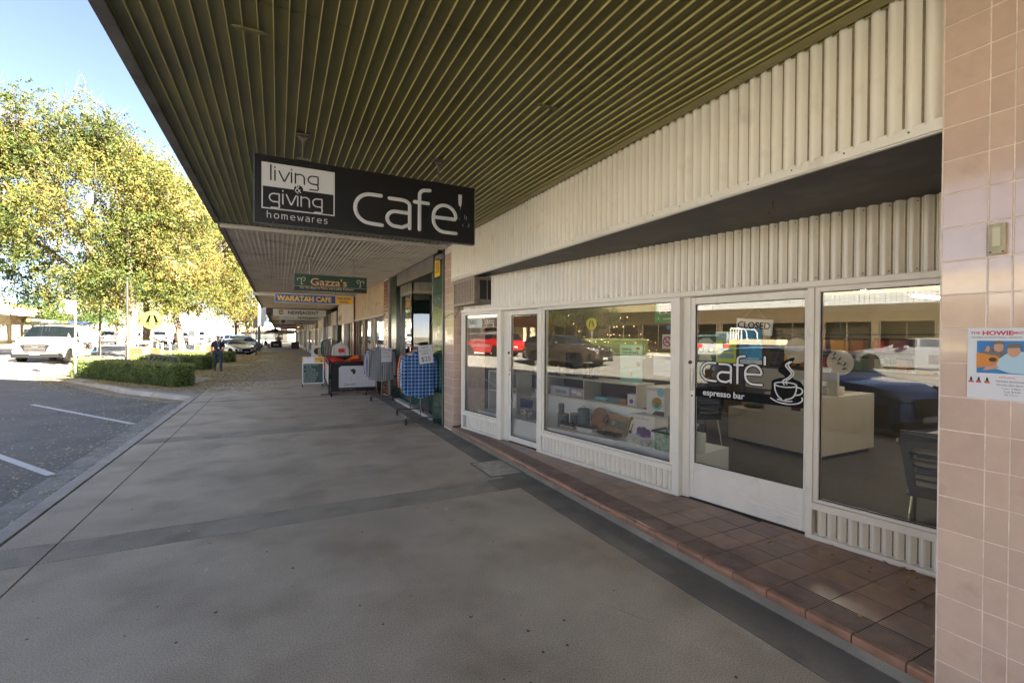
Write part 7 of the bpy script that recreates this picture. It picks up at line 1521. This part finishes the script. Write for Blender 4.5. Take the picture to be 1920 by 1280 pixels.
MB().box(-5.14,.009,1.80,-4.73,.0095,1.955).build('filled_block', mat('frosted_vinyl', (.6,.64,.6), .5), w1); mb = MB(); mb.box(-4.73,.009,1.80,-4.28,.0095,1.805); mb.box(-4.73,.009,1.95,-4.28,.0095,1.955); mb.box(-4.285,.009,1.805,-4.28,.0095,1.95); mb.build('border', M_vin, w1)
mb = MB(); strokes(mb, 'living', -5.10, 1.85, .066, .009, .006, .9, .0); mb.build('lettering', mat('decal_grey', (.2,.23,.2), .5), w1, smooth='all')
mb = MB(); strokes(mb, '&', -4.77, 1.84, .075, .009, .006); strokes(mb, 'giving', -4.63, 1.85, .066, .009, .006, .85, .0); mb.build('lettering', M_vin, w1, smooth='all')
text('lettering', 'interiors gifts homewares', .065, M_vin, w1, (-5.13,.008,1.69), ext=.0004, sx=1.0, space=1.25); text('lettering', '\u2022 kitchenware', .075, M_vin, w1, (-5.1,.008,1.585), ext=.0004, space=1.1); text('lettering', '\u2022 gourmet edibles', .075, M_vin, w1, (-5.1,.008,1.50), ext=.0004, space=1.1)
# ------------------------------------------------------------------ concert poster on the pillar (flat print)
cp_ = thing('concert_poster', 'white poster headed THE HOWIE BROTHERS with a picture of two musicians in flat caps, on the pink pillar', 'poster', (2.6505,.893,1.405), R(-90)); MB().box(0,-.0015,0,.21,0,.297).build('sheet', mat('poster_paper', (.66,.67,.7), .5), cp_)
cp_['label'] = 'white concert poster headed THE HOWIE with two musicians, on the pink pillar'
M_pr = mat('poster_red', (.55,.06,.07), .5); M_skin = mat('print_skin', (.55,.3,.2), .6); M_cap = mat('print_cap', (.15,.15,.12), .7); M_shirt = mat('print_shirt', (.4,.58,.68), .6); M_pbl = mat('print_blue', (.03,.2,.5), .5, nv=.2, ns=20); M_guit = mat('print_guitar', (.6,.22,.03), .5)
text('lettering', 'THE', .014, M_pr, cp_, (.009,-.002,.271), ext=.0003, off=.0003, sx=1.2); text('lettering', 'HOWIE', .024, M_pr, cp_, (.046,-.002,.267), ext=.0003, off=.0009, sx=1.15); text('lettering', 'BROTHERS', .014, M_pr, cp_, (.138,-.002,.271), ext=.0003, off=.0003, sx=.98)
text('lettering', 'WINNERS INTERNATIONAL HARMONY AWARDS', .0085, M_ink, cp_, (.011,-.002,.254), ext=.0002, sx=1.02)
def pq(pts, m_, nm, y=-.0024): MB().poly(pts, y, y+.0008).build(nm, m_, cp_)
pq([(.03,.108),(.185,.108),(.185,.243),(.03,.243)], M_pbl, 'picture')
def ell(x, z, a, b, n=20): return [(x+a*math.cos(2*math.pi*k/n), z+b*math.sin(2*math.pi*k/n)) for k in range(n)]
pq([(.033,.19),(.07,.217),(.095,.222),(.12,.2),(.118,.15),(.06,.15)], mat('print_check', (.2,.2,.2), .7, nv=.9, ns=500), 'dark_shirt', -.0033); pq(ell(.097,.218,.015,.02), M_skin, 'face', -.0042); pq([(.081,.227),(.083,.241),(.1,.244),(.113,.24),(.114,.228),(.097,.231)], M_cap, 'flat_cap', -.0051); pq([(.055,.2),(.062,.222),(.072,.218),(.068,.198)], M_skin, 'hand', -.0042)
pq([(.03,.13),(.05,.132),(.075,.142),(.1,.15),(.104,.17),(.09,.184),(.07,.185),(.05,.19),(.03,.192)], M_guit, 'guitar', -.0046); pq(ell(.08,.165,.012,.009), mat('print_dark', (.06,.03,.02), .6), 'sound_hole', -.0054)
pq([(.085,.13),(.1,.17),(.12,.19),(.165,.2),(.185,.19),(.185,.11),(.13,.112)], M_shirt, 'pale_shirt', -.0056); pq(ell(.142,.203,.019,.026), M_skin, 'face', -.0064); pq([(.118,.213),(.125,.228),(.142,.234),(.16,.23),(.167,.217),(.145,.215)], M_cap, 'flat_cap', -.0072); pq([(.05,.118),(.06,.135),(.09,.145),(.1,.133),(.08,.125)], M_skin, 'forearm', -.0064)
for i, x in enumerate((.012,.036,.062)): 
    pq([(x-.008,.066),(x+.01,.066),(x+.008,.074),(x-.007,.074)], M_pr, 'award_base', -.0024); pq([(x-.004,.0745),(x+.006,.0745),(x+.003,.09),(x-.001,.09)], M_blk, 'award', -.0024)
text('lettering', 'APPEARING:', .009, M_pr, cp_, (.098,-.002,.09), ext=.0002); text('lettering', 'TEMORA BOWLING CLUB', .0098, M_ink, cp_, (.088,-.002,.073), ext=.0002); text('lettering', 'Monday 26th April 2021', .0098, M_ink, cp_, (.092,-.002,.059), ext=.0002); text('lettering', '1 pm - 3.30pm', .0092, M_ink, cp_, (.108,-.002,.045), ext=.0002); text('lettering', 'Cost: $10.00', .0092, M_ink, cp_, (.113,-.002,.032), ext=.0002); text('lettering', '(Pay at Door)', .007, M_ink, cp_, (.115,-.002,.021), ext=.0002)
pt_ = tag(MB().poly([(0,0),(.02,-.005),(.022,-.03),(.012,-.055),(0,-.05)], -.0012, 0).build('paint_chip', M_cer, pr_, (-.001,-.015,.20), (0,0,R(-90))), 'chipped white corner of the pink pillar')
# ================================================================== PEOPLE
M_skinp = mat('skin', (.45,.26,.19), .5); M_hair = mat('hair_brown', (.1,.05,.03), .6); M_top = mat('black_top', (.015,.015,.017), .8); M_jean = mat('dark_jeans', (.03,.045,.06), .85); M_boot = mat('brown_boot', (.08,.035,.02), .5)
def skin_body(name, pts, edges, rad, mt, parent, root=0, sub=2):
    me = bpy.data.meshes.new(name); me.from_pydata(pts, edges, []); o = link(name, me, parent); me.materials.append(mt)
    md = o.modifiers.new('skin', 'SKIN'); md.use_smooth_shade = True
    for i, r in enumerate(rad): v = me.skin_vertices[0].data[i]; v.radius = (r, r) if not isinstance(r, tuple) else r; v.use_root = (i == root)
    sb = o.modifiers.new('sub', 'SUBSURF'); sb.levels = sub; sb.render_levels = sub
    dg = bpy.context.evaluated_depsgraph_get(); m2 = bpy.data.meshes.new_from_object(o.evaluated_get(dg)); bpy.data.objects.remove(o)
    m2.name = name; m2.polygons.foreach_set('use_smooth', [True]*len(m2.polygons)); o2 = link(name, m2, parent); return o2
def person(label, loc, rz, h=1.62, stride=.32, top=M_top, leg=M_jean, hair=M_hair, arm_bend=True, sit=False):
    t = thing('person', label, 'person', loc, rz); k = h/1.7
    # faces local -y; stride along y
    P = {'pel': (0,0,.95), 'sp': (0,.01,1.12), 'ch': (0,.01,1.30), 'nk0': (0,.01,1.43), 'nk': (0,0,1.50), 'hd0': (0,-.01,1.56), 'hd': (0,-.015,1.64), 'hd1': (0,-.005,1.71),
         'hl': (.10,0,.90), 'kl': (.10,-stride*.55,.50), 'al': (.10,-stride*.75,.09), 'tl': (.11,-stride*.75-.15,.04), 'hr': (-.10,0,.90), 'kr': (-.10,stride*.10,.49), 'ar': (-.10,stride*.9,.13), 'tr': (-.11,stride*.9-.12,.03),
         'shl': (.18,.01,1.38), 'ell': (.25,.04,1.12), 'wrl': (.16 if arm_bend else .27,-.17 if arm_bend else -.05,1.02 if arm_bend else .88), 'hdl': (.09 if arm_bend else .27,-.22 if arm_bend else -.09,1.02 if arm_bend else .80),
         'shr': (-.18,.01,1.38), 'elr': (-.25,.03,1.12), 'wrr': (-.27,-.05,.90), 'hdr': (-.27,-.08,.82)}
    if sit:
        for a, s_ in (('l', 1), ('r', -1)): P['k'+a] = (s_*.12,-.42,.92); P['a'+a] = (s_*.12,-.42,.5); P['t'+a] = (s_*.12,-.56,.45)
        P = {q: (v[0], v[1], v[2]-.42) for q, v in P.items()}
    P = {q: (v[0]*k, v[1]*k, v[2]*k) for q, v in P.items()}
    def sub(names, edges, rad, m_, nm):
        ix = {n: i for i, n in enumerate(names)}; return skin_body(nm, [P[n] for n in names], [(ix[a], ix[b]) for a, b in edges], [r*k if not isinstance(r, tuple) else (r[0]*k, r[1]*k) for r in rad], m_, t)
    names = ['pel','sp','ch','nk0','nk','hd0','hd','hd1','shl','ell','wrl','hdl','shr','elr','wrr','hdr','hl','kl','al','tl','hr','kr','ar','tr']
    E_ = [('pel','sp'),('sp','ch'),('ch','nk0'),('nk0','nk'),('nk','hd0'),('hd0','hd'),('hd','hd1'),('ch','shl'),('shl','ell'),('ell','wrl'),('wrl','hdl'),('ch','shr'),('shr','elr'),('elr','wrr'),('wrr','hdr'),('pel','hl'),('hl','kl'),('kl','al'),('al','tl'),('pel','hr'),('hr','kr'),('kr','ar'),('ar','tr')]
    rad = [.13,.12,.13,.07,.05,.065,.085,.055,.06,.045,.03,.035,.06,.045,.03,.035,.085,.055,.04,.035,.085,.055,.04,.035]
    sub(names, E_, rad, M_skinp, 'body')
    sub(['pel','sp','ch','nk0','shl','ell2','shr','elr2'] if False else ['pel','sp','ch','nk0','shl','shr'], [('pel','sp'),('sp','ch'),('ch','nk0'),('ch','shl'),('ch','shr')], [.168,.158,.168,.075,.085,.085], top, 'shirt')
    for a in ('l', 'r'):
        s0, e0 = Vector(P['sh'+a]), Vector(P['el'+a]); MB().tube([s0+Vector((0,0,.05)), s0, s0.lerp(e0,.4), s0.lerp(e0,.75)], [.05*k,.08*k,.078*k,.08*k], 12).build('sleeve', top, t, smooth='all')
    sub(['pel','hl','kl','al','hr','kr','ar'], [('pel','hl'),('hl','kl'),('kl','al'),('pel','hr'),('hr','kr'),('kr','ar')], [.16,.112,.075,.052,.112,.075,.052], leg, 'trousers')
    for a in ('l', 'r'):
        f = Vector(P['a'+a]); g = Vector(P['t'+a]); sub_ = MB(); sub_.tube([f+Vector((0,.03,.03)), f+Vector((0,.02,-.03)), f.lerp(g,.5)+Vector((0,0,.0)), g+Vector((0,-.03,0))], [.052*k,.058*k,.05*k,.03*k], 10); sub_.build('boot', M_boot, t, smooth='all')
    hd = Vector(P['hd']); MB().lathe([(0,-.03),(.06,-.02),(.084,.02),(.086,.05),(.065,.09),(0,.105)], (hd.x, hd.y+.028, hd.z-.02), 16).build('hair', hair, t, smooth=True)
    mb = MB(); 
    for s_ in (-1,1): mb.tube([(s_*.032*k+.022*k*math.cos(R(30*i)), hd.y-.093*k, hd.z+.0+.017*k*math.sin(R(30*i))) for i in range(13)], .0018, 4)
    mb.build('glasses', M_blk, t); MB().lathe([(0,-.012),(.010,-.005),(.010,.01),(0,.02)], (0,hd.y-.095*k,hd.z-.03*k), 8).build('nose', M_skinp, t, smooth=True)
    # fingers
    for a in ('l', 'r'):
        h0 = Vector(P['hd'+a]); w0 = Vector(P['wr'+a]); d = (h0-w0).normalized()
        for i in range(4): q = h0+Vector((0,0,.018-.012*i) if abs(d.z) < .6 else (0,.018-.012*i,0)); MB().tube([q, q+d*.04*k, q+d*.065*k+Vector((0,0,-.008))], [.009,.008,.006], 6).build('finger', M_skinp, t, smooth='all')
    return t
w = person('woman in black short sleeved top, dark jeans and brown boots walking towards the camera', (-2.5,25.3,0), R(12), 1.62)
MB().tube([(.05,-.13,1.36),(.0,-.2,1.12),(-.05,-.13,1.36)], .005, 5).build('lanyard', M_card, w); MB().box(-.03,-.215,1.03,.03,-.205,1.12).build('name_tag', M_card, w)
cfo = tag(MB().box(-.02,-.12,0,.0,.12,.26).build('paper_folder', M_orp, None, (-2.28,25.32,.86), (0,0,R(12))), 'orange folder held at the side of the walking woman', 'folder')
person('man in reddish shirt and dark trousers walking away near the umbrella', (.05,74,0), R(185), 1.78, .2, mat('red_shirt', (.3,.12,.12), .8), M_top, arm_bend=False)
person('seated person in dark clothes beside the far umbrella', (-1.5,69.5,0), R(60), 1.7, .2, M_top, M_top, sit=True)
